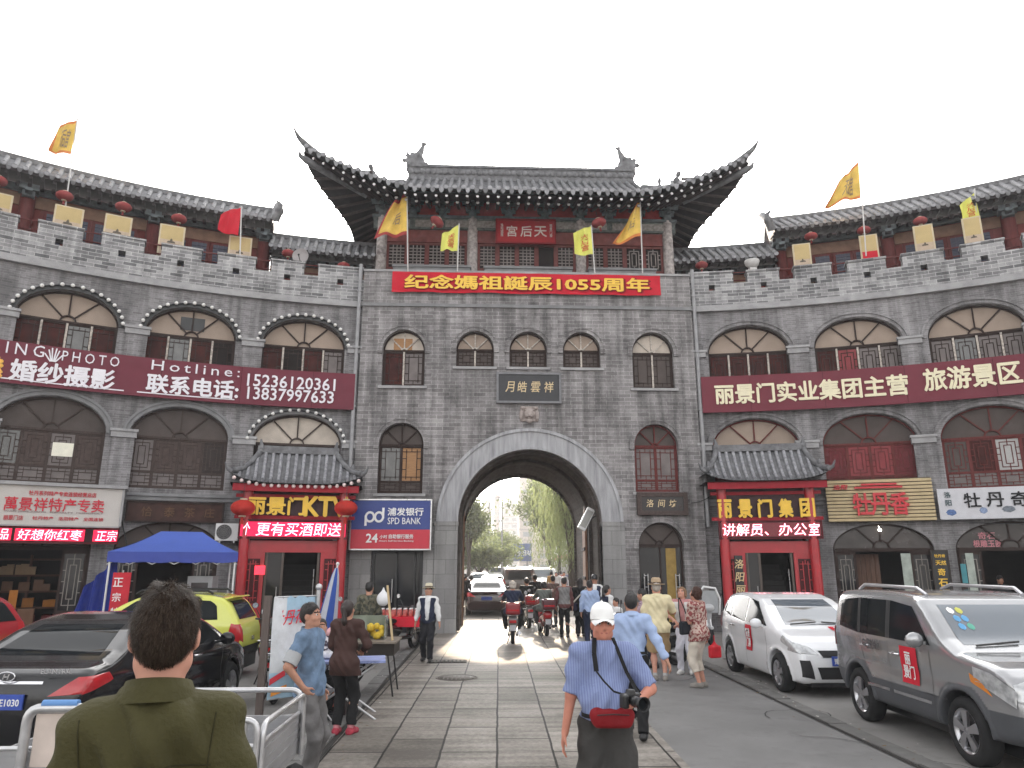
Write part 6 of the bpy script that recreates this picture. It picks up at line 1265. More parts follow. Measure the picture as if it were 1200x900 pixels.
def car(name, label, sp, pm, group=None):
    t = thing(name, label, 'car', group=group); B = Body(sp['prof'], sp['W'], sp['belt'], sp['H'], sp['wy'], sp['wr'], sp.get('tum', .2), sp.get('nose', .16), sp.get('tail', .1), sp.get('res', .025)); t_ = lambda: MB()
    mb = MB(); B.g.mesh(mb, 1, 0)
    if sp.get('clad'):
        V = np.array(mb.v)
        for i, f in enumerate(mb.f):
            c = V[list(f)].mean(0); near = min(math.hypot(c[1]-wy, c[2]-sp['wr']) for wy in sp['wy'])
            if (c[2] < sp['clad'] and abs(c[1]) < 3) or near < sp['wr']+.15 and c[2] < sp['wr']*2+.12: mb.mi[i] = 1
    for sg in (-1, 1):
        for q in sp.get('seams', []): B.drape(mb, q, 'x', .0015, 2, 14, 2, sg)
    mb.box(-sp['W']/2+.3, sp['W']/2-.3, sp['wy'][0]-.6, sp['wy'][-1]+.6, .16, .5, 2)
    for wy in sp['wy']: mb.box(-sp['W']/2+.22, sp['W']/2-.22, wy-.36, wy+.36, .3, .68, 2)
    mb.build('body', [pm, sp.get('cladm', PLAST), BLACK], t, True)
    for nm, key, ax, m, sgs in (('windscreen', 'ws', 'y', CGLB, (1,)), ('rear_window', 'rw', 'y', sp.get('rwm', CGL), (-1,)), ('side_window', 'sw', 'x', CGL, (-1, 1)), ('headlight', 'hl', 'x', HL, (-1, 1)), ('headlight_front', 'hlf', 'y', HL, (1,)), ('taillight', 'tls', 'x', TL, (-1, 1)), ('taillight_rear', 'tlr', 'y', TL, (-1,)), ('grille', 'gr', 'y', PLAST, (1,)), ('bumper_trim', 'bt', 'y', PLAST, (-1,)), ('indicator', 'ind', 'x', AMB, (-1, 1)), ('chrome_strip', 'cs', 'x', CHROME, (-1, 1)), ('chrome_bar', 'cby', 'y', CHROME, (-1,)), ('pillar_trim', 'pt', 'x', PLAST, (-1, 1)), ('rear_panel', 'rp', 'y', pm, (-1,))):
        for q in sp.get(key, []):
            for sg in sgs:
                if ax == 'x': mb = MB(); B.drape(mb, q, ax, .006 if nm in ('side_window', 'windscreen') else .009, 0, 10, 14, sg); mb.build(nm, m, t, True)
                else:
                    for mir in ((1, -1) if min(p[0] for p in q) > 0 else (1,)): mb = MB(); B.drape(mb, [(p[0]*mir, p[1]) for p in q], ax, .006 if 'w' in nm[:4] else .009, 0, 10, 16, sg); mb.build(nm, m, t, True)
    for sg in (-1, 1):
        for wy in sp['wy']: wheel(t, sg*(sp['W']/2-.115), wy, sp['wr'], .2, sp.get('spokes', 5))
        y, z = sp['mir']; mb = MB(); x = sg*(sp['W']/2*1.0-.03); k = len(mb.v); mb.ball((x+sg*.13, y, z), (.11, .06, .085), 12); mb.obox((x-sg*.1, y+.02, z-.06), (x+sg*.05, y+.0, z-.03), .06, .04); mb.build('wing_mirror', sp.get('mirm', pm), t, True)
        for (y, z) in sp.get('han', []): mb = MB(); pts = B.drape(MB(), [(y-.09, z-.015), (y+.09, z-.015), (y+.09, z+.015), (y-.09, z+.015)], 'x', .02, 0, 2, 2, sg); p = pts.reshape(-1, 3).mean(0); mb.tube([(p[0]-sg*.02, y-.1, z), (p[0]+sg*.012, y-.06, z), (p[0]+sg*.012, y+.06, z), (p[0]-sg*.02, y+.1, z)], .013, 6); mb.build('door_handle', sp.get('hanm', CHROME), t, True)
    return t, B
sq = lambda y0, y1, z0, z1: [(y0, z0), (y1, z0), (y1, z1), (y0, z1)]
SEDAN = dict(prof=[(-2.12, .26), (-2.24, .50), (-2.22, .80), (-2.14, .98), (-1.72, 1.04), (-1.0, 1.36), (-.45, 1.44), (.1, 1.43), (.55, 1.33), (1.25, .99), (1.85, .86), (2.12, .72), (2.22, .5), (2.18, .26), (2.0, .19), (-2.0, .19)], W=1.78, belt=.88, H=1.44, wy=(-1.33, 1.37), wr=.32, tum=.26, nose=.18, tail=.13, spokes=5,
    seams=[sq(.92, .93, .3, .96), sq(-.12, -.11, .3, .98), [(-1.08, .5), (-1.07, .5), (-1.0, 1.0), (-1.01, 1.0)]], ws=[[(-.60, 1.02), (.60, 1.02), (.50, 1.33), (-.50, 1.33)]], rw=[[(-.60, 1.075), (.60, 1.075), (.48, 1.34), (-.48, 1.34)]],
    sw=[[(.94, 1.0), (-.06, 1.0), (-.06, 1.36), (.42, 1.33)], [(-.11, 1.0), (-.98, 1.02), (-.82, 1.30), (-.5, 1.36), (-.11, 1.36)], [(-1.02, 1.02), (-1.38, 1.06), (-.86, 1.28)]], hl=[[(1.70, .74), (2.10, .62), (2.05, .72), (1.72, .82)]], hlf=[[(.42, .62), (.78, .62), (.78, .74), (.50, .74)]], tls=[[(-1.80, .85), (-2.2, .76), (-2.16, .92), (-1.86, .935)]], tlr=[[(.44, .75), (.80, .77), (.80, .925), (.70, .925)]], gr=[[(-.4, .42), (.4, .42), (.45, .62), (-.45, .62)]], cby=[[(-.36, .86), (.36, .86), (.36, .885), (-.36, .885)]], mir=(.78, 1.02), han=[(.1, .88), (-.78, .90)], cs=[sq(-1.2, .9, .985, .997)])
HATCH = dict(prof=[(-1.78, .26), (-1.88, .5), (-1.86, .85), (-1.80, 1.05), (-1.5, 1.42), (-1.0, 1.50), (-.2, 1.51), (.35, 1.40), (1.12, 1.00), (1.6, .86), (1.84, .68), (1.9, .46), (1.86, .24), (1.7, .18), (-1.65, .18)], W=1.68, belt=.92, H=1.51, wy=(-1.16, 1.2), wr=.30, tum=.22, nose=.2, tail=.12,
    seams=[sq(.80, .81, .3, .95), sq(-.18, -.17, .3, .98), [(-1.0, .55), (-.99, .55), (-.92, .98), (-.93, .98)]], ws=[[(-.58, 1.03), (.58, 1.03), (.48, 1.41), (-.48, 1.41)]], rw=[[(-.54, 1.06), (.54, 1.06), (.46, 1.38), (-.46, 1.38)]],
    sw=[[(.86, 1.0), (-.14, 1.0), (-.14, 1.42), (.26, 1.38)], [(-.19, 1.0), (-.94, 1.03), (-.94, 1.37), (-.6, 1.42), (-.19, 1.42)], [(-.99, 1.05), (-1.5, 1.12), (-1.36, 1.36), (-.99, 1.38)]], hl=[[(1.36, .80), (1.82, .64), (1.78, .76), (1.40, .90)]], hlf=[[(.40, .64), (.76, .66), (.76, .80), (.52, .76)]], tls=[[(-1.6, .82), (-1.86, .78), (-1.80, 1.06), (-1.66, 1.10)]], tlr=[[(.50, .78), (.76, .80), (.72, 1.04), (.56, 1.04)]], gr=[[(-.34, .60), (.34, .60), (.40, .70), (-.40, .70)], [(-.40, .28), (.40, .28), (.46, .46), (-.46, .46)], [(.50, .28), (.68, .30), (.70, .56), (.56, .56)]], mir=(.68, 1.03), han=[(-.02, .86), (-.82, .90)], hanm=None, spokes=6)
MINI = dict(prof=[(-1.62, .30), (-1.72, .5), (-1.70, .84), (-1.62, 1.02), (-1.38, 1.40), (-.95, 1.49), (-.1, 1.50), (.35, 1.40), (.98, 1.0), (1.45, .84), (1.68, .64), (1.72, .44), (1.66, .26), (1.5, .2), (-1.5, .2)], W=1.52, belt=.92, H=1.5, wy=(-1.08, 1.1), wr=.27, tum=.22, nose=.22, tail=.16,
    seams=[sq(.72, .73, .3, .95), sq(-.18, -.17, .3, .98), [(-.86, .5), (-.85, .5), (-.85, .98), (-.86, .98)]], ws=[[(-.52, 1.02), (.52, 1.02), (.44, 1.40), (-.44, 1.40)]], rw=[[(-.50, 1.04), (.50, 1.04), (.42, 1.36), (-.42, 1.36)]], sw=[[(.76, 1.0), (-.14, 1.0), (-.14, 1.42), (.22, 1.38)], [(-.19, 1.0), (-1.28, 1.03), (-1.22, 1.3), (-1.05, 1.4), (-.19, 1.42)]], hl=[[(1.2, .76), (1.6, .62), (1.58, .74), (1.22, .84)]], hlf=[[(.36, .62), (.64, .64), (.64, .76), (.40, .74)]], tls=[[(-1.46, .66), (-1.68, .64), (-1.64, .96), (-1.52, .98)]], tlr=[[(.52, .64), (.70, .66), (.68, .96), (.56, .96)]], bt=[[(-.74, .30), (.74, .30), (.76, .56), (-.76, .56)]], clad=.46, mir=(.62, 1.02), han=[(-.02, .86), (-.72, .88)], hanm=None, spokes=7)
SUV = dict(prof=[(-1.78, .42), (-1.90, .62), (-1.89, 1.0), (-1.84, 1.36), (-1.74, 1.62), (-1.55, 1.67), (-.6, 1.69), (.2, 1.67), (.42, 1.60), (.98, 1.12), (1.62, 1.04), (1.86, .92), (1.94, .66), (1.9, .40), (1.7, .30), (-1.6, .30)], W=1.72, belt=1.06, H=1.69, wy=(-1.16, 1.10), wr=.335, tum=.12, nose=.12, tail=.06,
    seams=[sq(.62, .63, .4, 1.08), sq(-.28, -.27, .4, 1.1), [(-.92, .72), (-.91, .72), (-.98, 1.1), (-.99, 1.1)], sq(-1.86, .9, .60, .607)], ws=[[(-.66, 1.17), (.66, 1.17), (.60, 1.56), (-.60, 1.56)]], rw=[[(-.6, 1.12), (.6, 1.12), (.54, 1.52), (-.54, 1.52)]], sw=[[(.66, 1.13), (-.22, 1.13), (-.22, 1.58), (.24, 1.57)], [(-.31, 1.13), (-.98, 1.13), (-.98, 1.58), (-.31, 1.58)], [(-1.05, 1.13), (-1.62, 1.15), (-1.58, 1.56), (-1.05, 1.58)]], pt=[[(-.22, 1.13), (-.31, 1.13), (-.31, 1.58), (-.22, 1.58)], [(-.98, 1.13), (-1.05, 1.13), (-1.05, 1.58), (-.98, 1.58)]],
    hl=[[(1.36, .86), (1.86, .68), (1.86, .84), (1.62, .96), (1.36, 1.0)]], hlf=[[(.42, .70), (.76, .72), (.76, .90), (.5, .94)]], ind=[[(1.30, .84), (1.58, .74), (1.44, .87), (1.30, .93)]], tls=[[(-1.8, .9), (-1.9, .9), (-1.86, 1.16), (-1.8, 1.16)]], gr=[[(-.36, .7), (.36, .7), (.4, .86), (-.4, .86)]], cs=[sq(-.84, -.32, .50, .535), sq(-.22, .58, .50, .535)], clad=.62, cladm=mat('grey_cladding', (.075, .078, .085), .5, var=.1), mir=(.55, 1.18), han=[(-.12, .96), (-.86, .99)], spokes=5, res=.022)
for sp in (HATCH, MINI): sp.pop('hanm')
def decal(par, B, pts, label, m, txt=None, tm=None, sg=-1, axis='x'):
    mb = MB(); g = B.drape(mb, pts, axis, .012, 0, 10, 10, sg); mb.build('sticker', m, par, True)
    if txt:
        V, F = text_geo(txt, 1., bold=.02, extr=.001); V = V/np.abs(V).max(0); g = np.array(g); r, c = g.shape[:2]; out = []
        for x, y, z in V:
            fu = .5+x*.34; fu = 1-fu if (axis == 'x' and sg < 0) or (axis == 'y' and sg > 0) else fu; fv = .5+z*.36; i, j = fv*(r-1), fu*(c-1); a, b = int(min(r-2, i)), int(min(c-2, j)); e, h = i-a, j-b
            p = (g[a, b]*(1-h)+g[a, b+1]*h)*(1-e)+(g[a+1, b]*(1-h)+g[a+1, b+1]*h)*e; p = p.copy(); p[{'x': 0, 'y': 1, 'z': 2}[axis]] += sg*(.012-.002*y); out.append(p)
        mb = MB(); mb.mesh(out, F); mb.build('lettering', tm or WH, par, True)
def plate(par, y, z, txt, bk, fg, rear=True, w=.44):
    mb = MB(); mb.box(-w/2, w/2, y-.01, y+.01, z-.07, z+.07); mb.build('number_plate', bk, par, True)
    mb = MB(); add_text(mb, txt, 0, y-.014, z, .085, width=w*.86, bold=.01, extr=.003)
    if not rear: mb.xf(lambda p: Vector((-p.x, 2*y-p.y, p.z)))
    mb.build('lettering', fg, par, True)
BP = mat('blue_plate', (.03, .07, .35), .4); PW = mat('pearl_white', (.74, .75, .77), .22, var=.02, coat=.8, dirt=.08, dcol=(.5, .48, .46))
c1, B = car('black_sedan', 'black saloon car parked at the left with its tail lamps towards the camera', SEDAN, mat('black_car_paint', (.006, .006, .008), .15, var=.03, scale=2, coat=.5, spec=.3))
put(c1, (-4.55, 10.1, 0), R_(-3.5)); plate(c1, -2.245, .70, '豫C  E1030', BP, WH)
mb = MB(); add_text(mb, 'ELANTRA', .5, -2.235, .985, .045, width=.3, extr=.004); mb.build('lettering', CHROME, c1, True)
mb = MB(); n = 20; mb.tube([(.085*math.cos(k*math.pi/10), -2.222, .93+.045*math.sin(k*math.pi/10)) for k in range(n+1)], .006, 6); mb.obox((-.03, -2.225, .905), (-.015, -2.225, .955), .012, .01, (0, 1, 0)); mb.obox((.015, -2.225, .905), (.03, -2.225, .955), .012, .01, (0, 1, 0)); mb.obox((-.02, -2.225, .93), (.02, -2.225, .932), .012, .01, (0, 1, 0)); mb.build('emblem', CHROME, c1, True)
mb = MB(); add_text(mb, '1.6', .62, -2.262, .58, .04, width=.1, extr=.004); mb.build('lettering', CHROME, c1, True)
c2, B = car('white_hatchback', 'white hatchback with red door sticker parked right of the road', HATCH, PW); put(c2, (5.72, 13.72, 0), R_(180))
decal(c2, B, [(-.12, .52), (.18, .52), (.18, .96), (-.12, .96)], '', REDCLOTH, '丽景\n门票', WH, 1); decal(c2, B, [(-.12, .52), (.18, .52), (.18, .96), (-.12, .96)], '', REDCLOTH, '丽景\n门票', WH, -1); decal(c2, B, [(-.50, 1.16), (-.10, 1.16), (-.16, 1.42), (-.46, 1.42)], '', REDCLOTH, '丽景', WH, 1, 'z'); plate(c2, 1.90, .55, '豫C  D5021', BP, WH, False)
mb = MB()
for s_ in (-1, 1): mb.tube([(s_*.5, 1.10, 1.045), (s_*.05, 1.06, 1.075)], .012, 6)
mb.build('wiper', BLACK, c2, True)
c3, B = car('silver_suv', 'silver off-road car with grey cladding at the right photo edge', SUV, paint('silver_paint', (.36, .365, .375), .6, .1)); put(c3, (5.92, 9.05, 0), R_(178.5))
decal(c3, B, [(.02, .66), (.38, .66), (.38, 1.07), (.02, 1.07)], '', REDCLOTH, '丽\n景门', WH, 1); decal(c3, B, [(.02, .66), (.38, .66), (.38, 1.07), (.02, 1.07)], '', REDCLOTH, '丽\n景门', WH, -1)
for s_ in (-1, 1):
    mb = MB(); mb.tube([(s_*.58, .25, 1.66), (s_*.60, .1, 1.735), (s_*.60, -1.2, 1.745), (s_*.58, -1.4, 1.68)], .022, 8, 0); mb.build('roof_rail', [mat('rail_silver', (.5, .5, .52), .35, metal=.7)], c3, True)
    mb = MB(); V, F = text_geo('中国长城', .13, bold=.02, extr=.002, width=.46); mb.mesh([(s_*(.905), -.60-s_*x*-1 if s_ < 0 else -.60+x, 1.02+z) for x, y, z in V] if s_ > 0 else [(s_*.905, -.60-x, 1.02+z) for x, y, z in V], F); mb.build('lettering', mat('grey_decal', (.18, .18, .19), .5), c3, True)
for i, (x, z, m_) in enumerate(((.50, 1.50, WH), (.40, 1.50, mat('decal_yellow', (.5, .5, .12), .5)), (.49, 1.42, mat('decal_blue', (.12, .32, .55), .5)), (.40, 1.42, MATS['decal_blue']), (.50, 1.34, MATS['decal_blue']), (.40, 1.34, mat('decal_green', (.12, .36, .28), .5)))):
    mb = MB(); B.drape(mb, [(x+.04*math.cos(k*.7854), z+.035*math.sin(k*.7854)) for k in range(8)], 'y', .012, 0, 6, 6, 1); mb.build('inspection_sticker', m_, c3, True)
mb = MB()
for s_ in (-1, 1): mb.tube([(s_*.55, 1.02, 1.165), (s_*.05, .97, 1.20)], .012, 6)
mb.build('wiper', BLACK, c3, True); mb = MB()
for s_ in (-1, 1): mb.lathe([(.001, .02), (.07, .02), (.09, 0), (.09, -.03)], (s_*.62, 1.90, .52), 'y', 18)
mb.build('fog_lamp', HL, c3, True)
c4, B = car('yellow_hatchback', 'yellow-green small hatchback with dark roof rails behind the black saloon', MINI, paint('lime_paint', (.58, .60, .10), 0, .1)); put(c4, (-6.05, 14.75, 0), R_(90))
for s_ in (-1, 1): mb = MB(); mb.tube([(s_*.52, .3, 1.49), (s_*.54, .2, 1.55), (s_*.54, -1.0, 1.55), (s_*.52, -1.1, 1.49)], .022, 8); mb.build('roof_rail', PLAST, c4, True)
mb = MB(); mb.prism([(-1.30, 1.42), (-1.44, 1.445), (-1.46, 1.42), (-1.34, 1.39)], -.5, .5, None, 'x'); mb.build('spoiler', paint('lime_paint', (0, 0, 0)), c4, True); mb = MB(); add_text(mb, '奇瑞', 0, -1.735, .68, .08, extr=.004); mb.build('lettering', CHROME, c4, True)
def recolour(src, label, pm, loc, rz, grp=None, sc=1.):
    o = copy_tree(src); o['label'] = label
    if grp: o['group'] = grp
    for ch in list(o.children):
        st = ch.name.split('.')[0]
        if st in ('sticker', 'lettering', 'emblem', 'inspection_sticker'): bpy.data.objects.remove(ch); continue
        if st in ('body', 'wing_mirror', 'rear_panel', 'spoiler'): ch.material_slots[0].link = 'OBJECT'; ch.material_slots[0].material = pm
    o.location = loc; o.rotation_euler = (0, 0, rz); o.scale = (sc, sc, sc); o.name = {'black_sedan': 'parked_sedan', 'white_hatchback': 'hatchback', 'yellow_hatchback': 'hatchback', 'silver_suv': 'suv'}[src.name.split('.')[0]]; return o
recolour(c2, 'red hatchback mostly cut off by the left photo edge', paint('red_car_paint', (.32, .012, .02)), (-10.05, 13.6, 0), R_(80))
recolour(c2, 'dark blue car half hidden behind the silver off-road car', paint('blue_car_paint', (.03, .045, .17)), (9.6, 14.2, 0), R_(165))
gx = lambda px, Y: PY(px, 690, Y).x
o = recolour(c1, 'dark maroon saloon driving away through the far end of the arch', paint('maroon_paint', (.035, .012, .016)), (gx(571, 33.2), 33.2, 0), R_(-1))
WP = paint('white_car_paint', (.72, .72, .72)); grp = 'cars queueing on the street beyond the arch'
for src, px, Y, rz, pm, lb in ((c1, 578, 46, 180, WP, 'white saloon facing the camera just beyond the maroon saloon'), (c3, 607, 44, 0, paint('dark_van_paint', (.05, .035, .03)), 'dark van with a pale load seen behind the riders'), (c3, 634, 47, 180, WP, 'white off-road car right of the dark van'), (c1, 562, 62, 180, WP, 'white saloon at the left edge of the arch view'), (c3, 582, 84, 180, WP, 'white van far down the street in the middle'), (c1, 600, 78, 180, WP, 'white saloon far behind the dark van'), (c1, 622, 86, 180, paint('grey_car_paint', (.3, .3, .31)), 'grey saloon far behind the white off-road car'), (c3, 616, 60, 180, WP, 'white estate car between the far saloons')):
    o = recolour(src, lb, pm, (gx(px, Y), Y, 0), R_(rz), grp, 1.12 if src is c3 else 1.)
# ---------------------------------------------------------------- two-wheelers
def scooter(name, label, col, box=None, shield=False, sc=1.):
    """travels along +Y"""
    t = thing(name, label, 'motor scooter'); pm = paint('scooter_'+col[0], col[1])
    for y in (-.62, .62):
        w_ = bpy.data.objects.new('wheel', None); COL.objects.link(w_); w_.parent = t; w_.location = (0, y, .23)
        mb = MB(); mb.lathe([(.15, -.045), (.2, -.05), (.23, -.02), (.23, .02), (.2, .05), (.15, .045)], ax='x', n=24); mb.build('tyre', TYRE, w_, True); mb = MB(); mb.lathe([(.001, -.03), (.15, -.03), (.155, .0), (.15, .03), (.001, .03)], ax='x', n=20); mb.build('rim', RIM, w_, True)
    sd = SDF((-.3, -1.0, .12), (.3, .85, 1.12), .02); sd.cap((0, -.85, .62), (0, -.15, .5), .11, .13, .05, flat=((1, 0, 0), 1.25)); sd.cap((0, -.75, .5), (0, -.2, .34), .12, .1, .05); sd.cap((0, -.25, .30), (0, .42, .30), .10, .09, .05, flat=((0, 0, 1), .5)); sd.cap((0, .42, .32), (0, .52, .88), .09, .11, .06, flat=((0, 1, 0), .7)); sd.ell((0, .55, .92), (.17, .13, .12), .05); sd.cap((0, .45, .42), (0, .85, .44), .08, .05, .04)
    mb = MB(); sd.mesh(mb); mb.build('body', pm, t, True)
    mb = MB(); sd = SDF((-.25, -.95, .55), (.25, .1, .95), .02); sd.cap((0, -.75, .74), (0, -.1, .70), .12, .11, .04, flat=((0, 0, 1), .55)); sd.mesh(mb); mb.build('seat', mat('black_vinyl', (.02, .02, .021), .5), t, True)
    mb = MB(); mb.tube([(-.34, .38, 1.02), (-.2, .46, 1.0), (0, .5, .98), (.2, .46, 1.0), (.34, .38, 1.02)], .018, 8); mb.build('handlebar', BLACK, t, True)
    for sx in (-1, 1):
        mb = MB(); mb.tube([(sx*.24, .46, 1.0), (sx*.36, .44, 1.22)], .008, 5); mb.ball((sx*.37, .43, 1.26), (.065, .02, .05), 10); mb.build('mirror', BLACK, t, True); mb = MB(); mb.lathe([(.001, 0), (.05, 0)], (sx*.37, .408, 1.26), 'y', 12); mb.build('mirror_glass', mat('mirror_glass', (.6, .62, .65), .08, metal=.9), t, True)
        mb = MB(); mb.obox((sx*.11, -.62, .23), (sx*.11, -.15, .32), .04, .06); mb.build('swing_arm', BLACK, t, True)
    mb = MB(); mb.box(-.09, .09, -.965, -.94, .55, .62); mb.build('taillight', TL, t, True); mb = MB(); mb.box(-.08, .08, -.955, -.94, .36, .5); mb.build('number_plate', mat('pale_plate', (.4, .4, .42), .4), t, True); mb = MB(); mb.tube([(.17, -.85, .3), (.17, -.3, .26)], [.05, .035], 8); mb.build('exhaust', CHROME, t, True); mb = MB(); mb.tube([(-.06, .6, .23), (-.05, .5, .75)], .02, 6); mb.tube([(.06, .6, .23), (.05, .5, .75)], .02, 6); mb.build('fork', STEEL, t, True)
    mb = MB(); mb.tube([(-.05, -.75, .3), (-.16, -.72, .0)], .014, 6); mb.build('kick_stand', BLACK, t, True); mb = MB(); mb.tube([(-.12, -.7, .72), (-.13, -.95, .74), (.13, -.95, .74), (.12, -.7, .72)], .014, 6); mb.build('grab_rail', CHROME, t, True)
    if box: mb = MB(); sd = SDF((-.3, -1.35, .7), (.3, -.75, 1.2), .02); sd.rbox((0, -1.02, .92), (.19, .17, .15), .05); sd.mesh(mb); mb.build('top_box', box, t, True); mb = MB(); mb.box(-.15, .15, -1.198, -1.19, .86, .9); mb.build('reflector', TL, t, True)
    if shield:
        mb = MB(); mb.tube([(-.3, .5, .75), (-.32, .58, 1.15), (-.2, .62, 1.42), (.1, .62, 1.46), (.3, .58, 1.2), (.3, .5, .75)], .03, 8); mb.build('shield_frame', WHITE, t, True); mb = MB(); mb.grid([[(x, .6, z) for x in (-.26, 0, .26)] for z in (.8, 1.1, 1.36)]); mb.build('windshield', mat('cloudy_shield', (.30, .31, .32), .2), t, True)
    return t
DR = mat('dark_red_box', (.20, .012, .018), .35, coat=.4)
s1 = scooter('motor_scooter', 'grey scooter with a red top box ridden by the white-haired man', ('grey', (.16, .15, .15)), DR); p = PZ(602, 755); put(s1, (p.x, p.y+.65, 0), R_(-2)); SC1 = s1.location.copy()
s2 = scooter('motor_scooter', 'red scooter with a maroon top box ridden by the person in grey green', ('red', (.30, .015, .02)), mat('maroon_box', (.07, .012, .018), .35, coat=.4)); p = PZ(639, 746); put(s2, (p.x, p.y+.65, 0), R_(4)); SC2 = s2.location.copy()
def at(px, Y): return Vector((PY(px, 690, Y).x, Y, 0))
o = copy_tree(s1); put(o, at(616, 25.5), R_(6), 'dark scooter ridden by the man in black under the arch'); SC3 = o.location.copy()
s3 = scooter('motorcycle', 'black motorcycle parked left of the bank door', ('black', (.015, .015, .017))); put(s3, at(424, 17.2), R_(25)); 
o = copy_tree(s3); put(o, at(470, 18.6), R_(-30), 'black motorcycle with round mirrors parked before the bank door')
o = copy_tree(s3); put(o, at(322, 14.4), R_(10), 'black motorcycle parked behind the vinyl banner')
o = copy_tree(s3); put(o, at(350, 16.5), R_(15), 'black motorcycle parked before the left porch column')
o = copy_tree(s3); put(o, Vector((-3.15, 12.4, 0)), R_(8), 'dark motorcycle standing beside the black saloon front wheel')
s4 = scooter('motor_scooter', 'electric scooter with a white framed windshield beside the group porch', ('pale', (.4, .4, .41)), None, True); put(s4, at(822, 20.3), R_(178))
o = copy_tree(s3); put(o, at(754, 16.0), R_(70), 'dark motorcycle the man in the checked shirt leans on')
# ================================================================ people
SKIN = mat('skin', (.44, .235, .165), .5, var=.12, scale=18, sub=.12); SKIN_L = mat('fair_skin', (.52, .27, .20), .5, var=.15, scale=14, sub=.12); LIP = mat('lip', (.30, .10, .085), .5, var=.1); BROW = mat('brow', (.04, .028, .022), .8)
H_BLK = mat('black_hair', (.012, .010, .010), .45, var=.4, scale=60, bump=.5, bscale=120, stretch=(1, 1, .3)); H_BRN = mat('brown_hair', (.030, .019, .013), .5, var=.5, scale=50, bump=.6, bscale=120, stretch=(1, 1, .3)); H_GRY = mat('white_hair', (.42, .38, .34), .6, var=.3, scale=40, bump=.5, bscale=90)
EYE = mat('eye', (.55, .52, .50), .2, var=0); IRIS = mat('iris', (.03, .018, .012), .15, var=0)
def cloth(name, c, var=.15, scale=6, **k): return mat('cloth_'+name, c, .85, var=var, scale=scale, bump=.35, bscale=k.pop('bs', 26), spec=.25, **k)
def stripe_cloth(name, a, b, sc=70, plaid=False):
    m = cloth(name, a)
    if m.get('done'): return m
    m['done'] = 1; n = m.node_tree; L = n.links; bs = n.nodes['Principled BSDF']; tc = n.nodes.new('ShaderNodeTexCoord'); col = None
    for dr in (('X', 'Z') if plaid else ('X',)):
        wv = n.nodes.new('ShaderNodeTexWave'); wv.wave_type = 'BANDS'; wv.bands_direction = dr; wv.inputs['Scale'].default_value = sc; wv.inputs['Distortion'].default_value = .6; L.new(tc.outputs['Object'], wv.inputs['Vector'])
        mx = n.nodes.new('ShaderNodeMix'); mx.data_type = 'RGBA'; mx.inputs[7].default_value = (*b, 1)
        if col: L.new(col, mx.inputs[6])
        else: mx.inputs[6].default_value = (*a, 1)
        L.new(wv.outputs['Fac'], mx.inputs[0]); col = mx.outputs[2]
    L.new(col, bs.inputs['Base Color']); return m
def spot_cloth(name, a, b, sc=30, th=.5):
    m = cloth(name, a)
    if m.get('done'): return m
    m['done'] = 1; n = m.node_tree; L = n.links; bs = n.nodes['Principled BSDF']; tc = n.nodes.new('ShaderNodeTexCoord'); nz = n.nodes.new('ShaderNodeTexNoise'); nz.inputs['Scale'].default_value = sc; L.new(tc.outputs['Object'], nz.inputs['Vector'])
    cr = n.nodes.new('ShaderNodeMapRange'); cr.inputs[1].default_value = th-.03; cr.inputs[2].default_value = th+.03; L.new(nz.outputs['Fac'], cr.inputs[0]); mx = n.nodes.new('ShaderNodeMix'); mx.data_type = 'RGBA'; mx.inputs[6].default_value = (*a, 1); mx.inputs[7].default_value = (*b, 1); L.new(cr.outputs[0], mx.inputs[0]); L.new(mx.outputs[2], bs.inputs['Base Color']); return m
def ik(a, t, l1, l2, pole):
    a, t, pole = Vector(a), Vector(t), Vector(pole); d = t-a; D = min(d.length, (l1+l2)*.999); u = d.normalized(); x = (l1*l1-l2*l2+D*D)/(2*D); h = math.sqrt(max(0, l1*l1-x*x)); p = pole-u*pole.dot(u); p = p.normalized() if p.length > 1e-5 else Vector((0, 0, 1)); return a+u*x+p*h, a+u*D
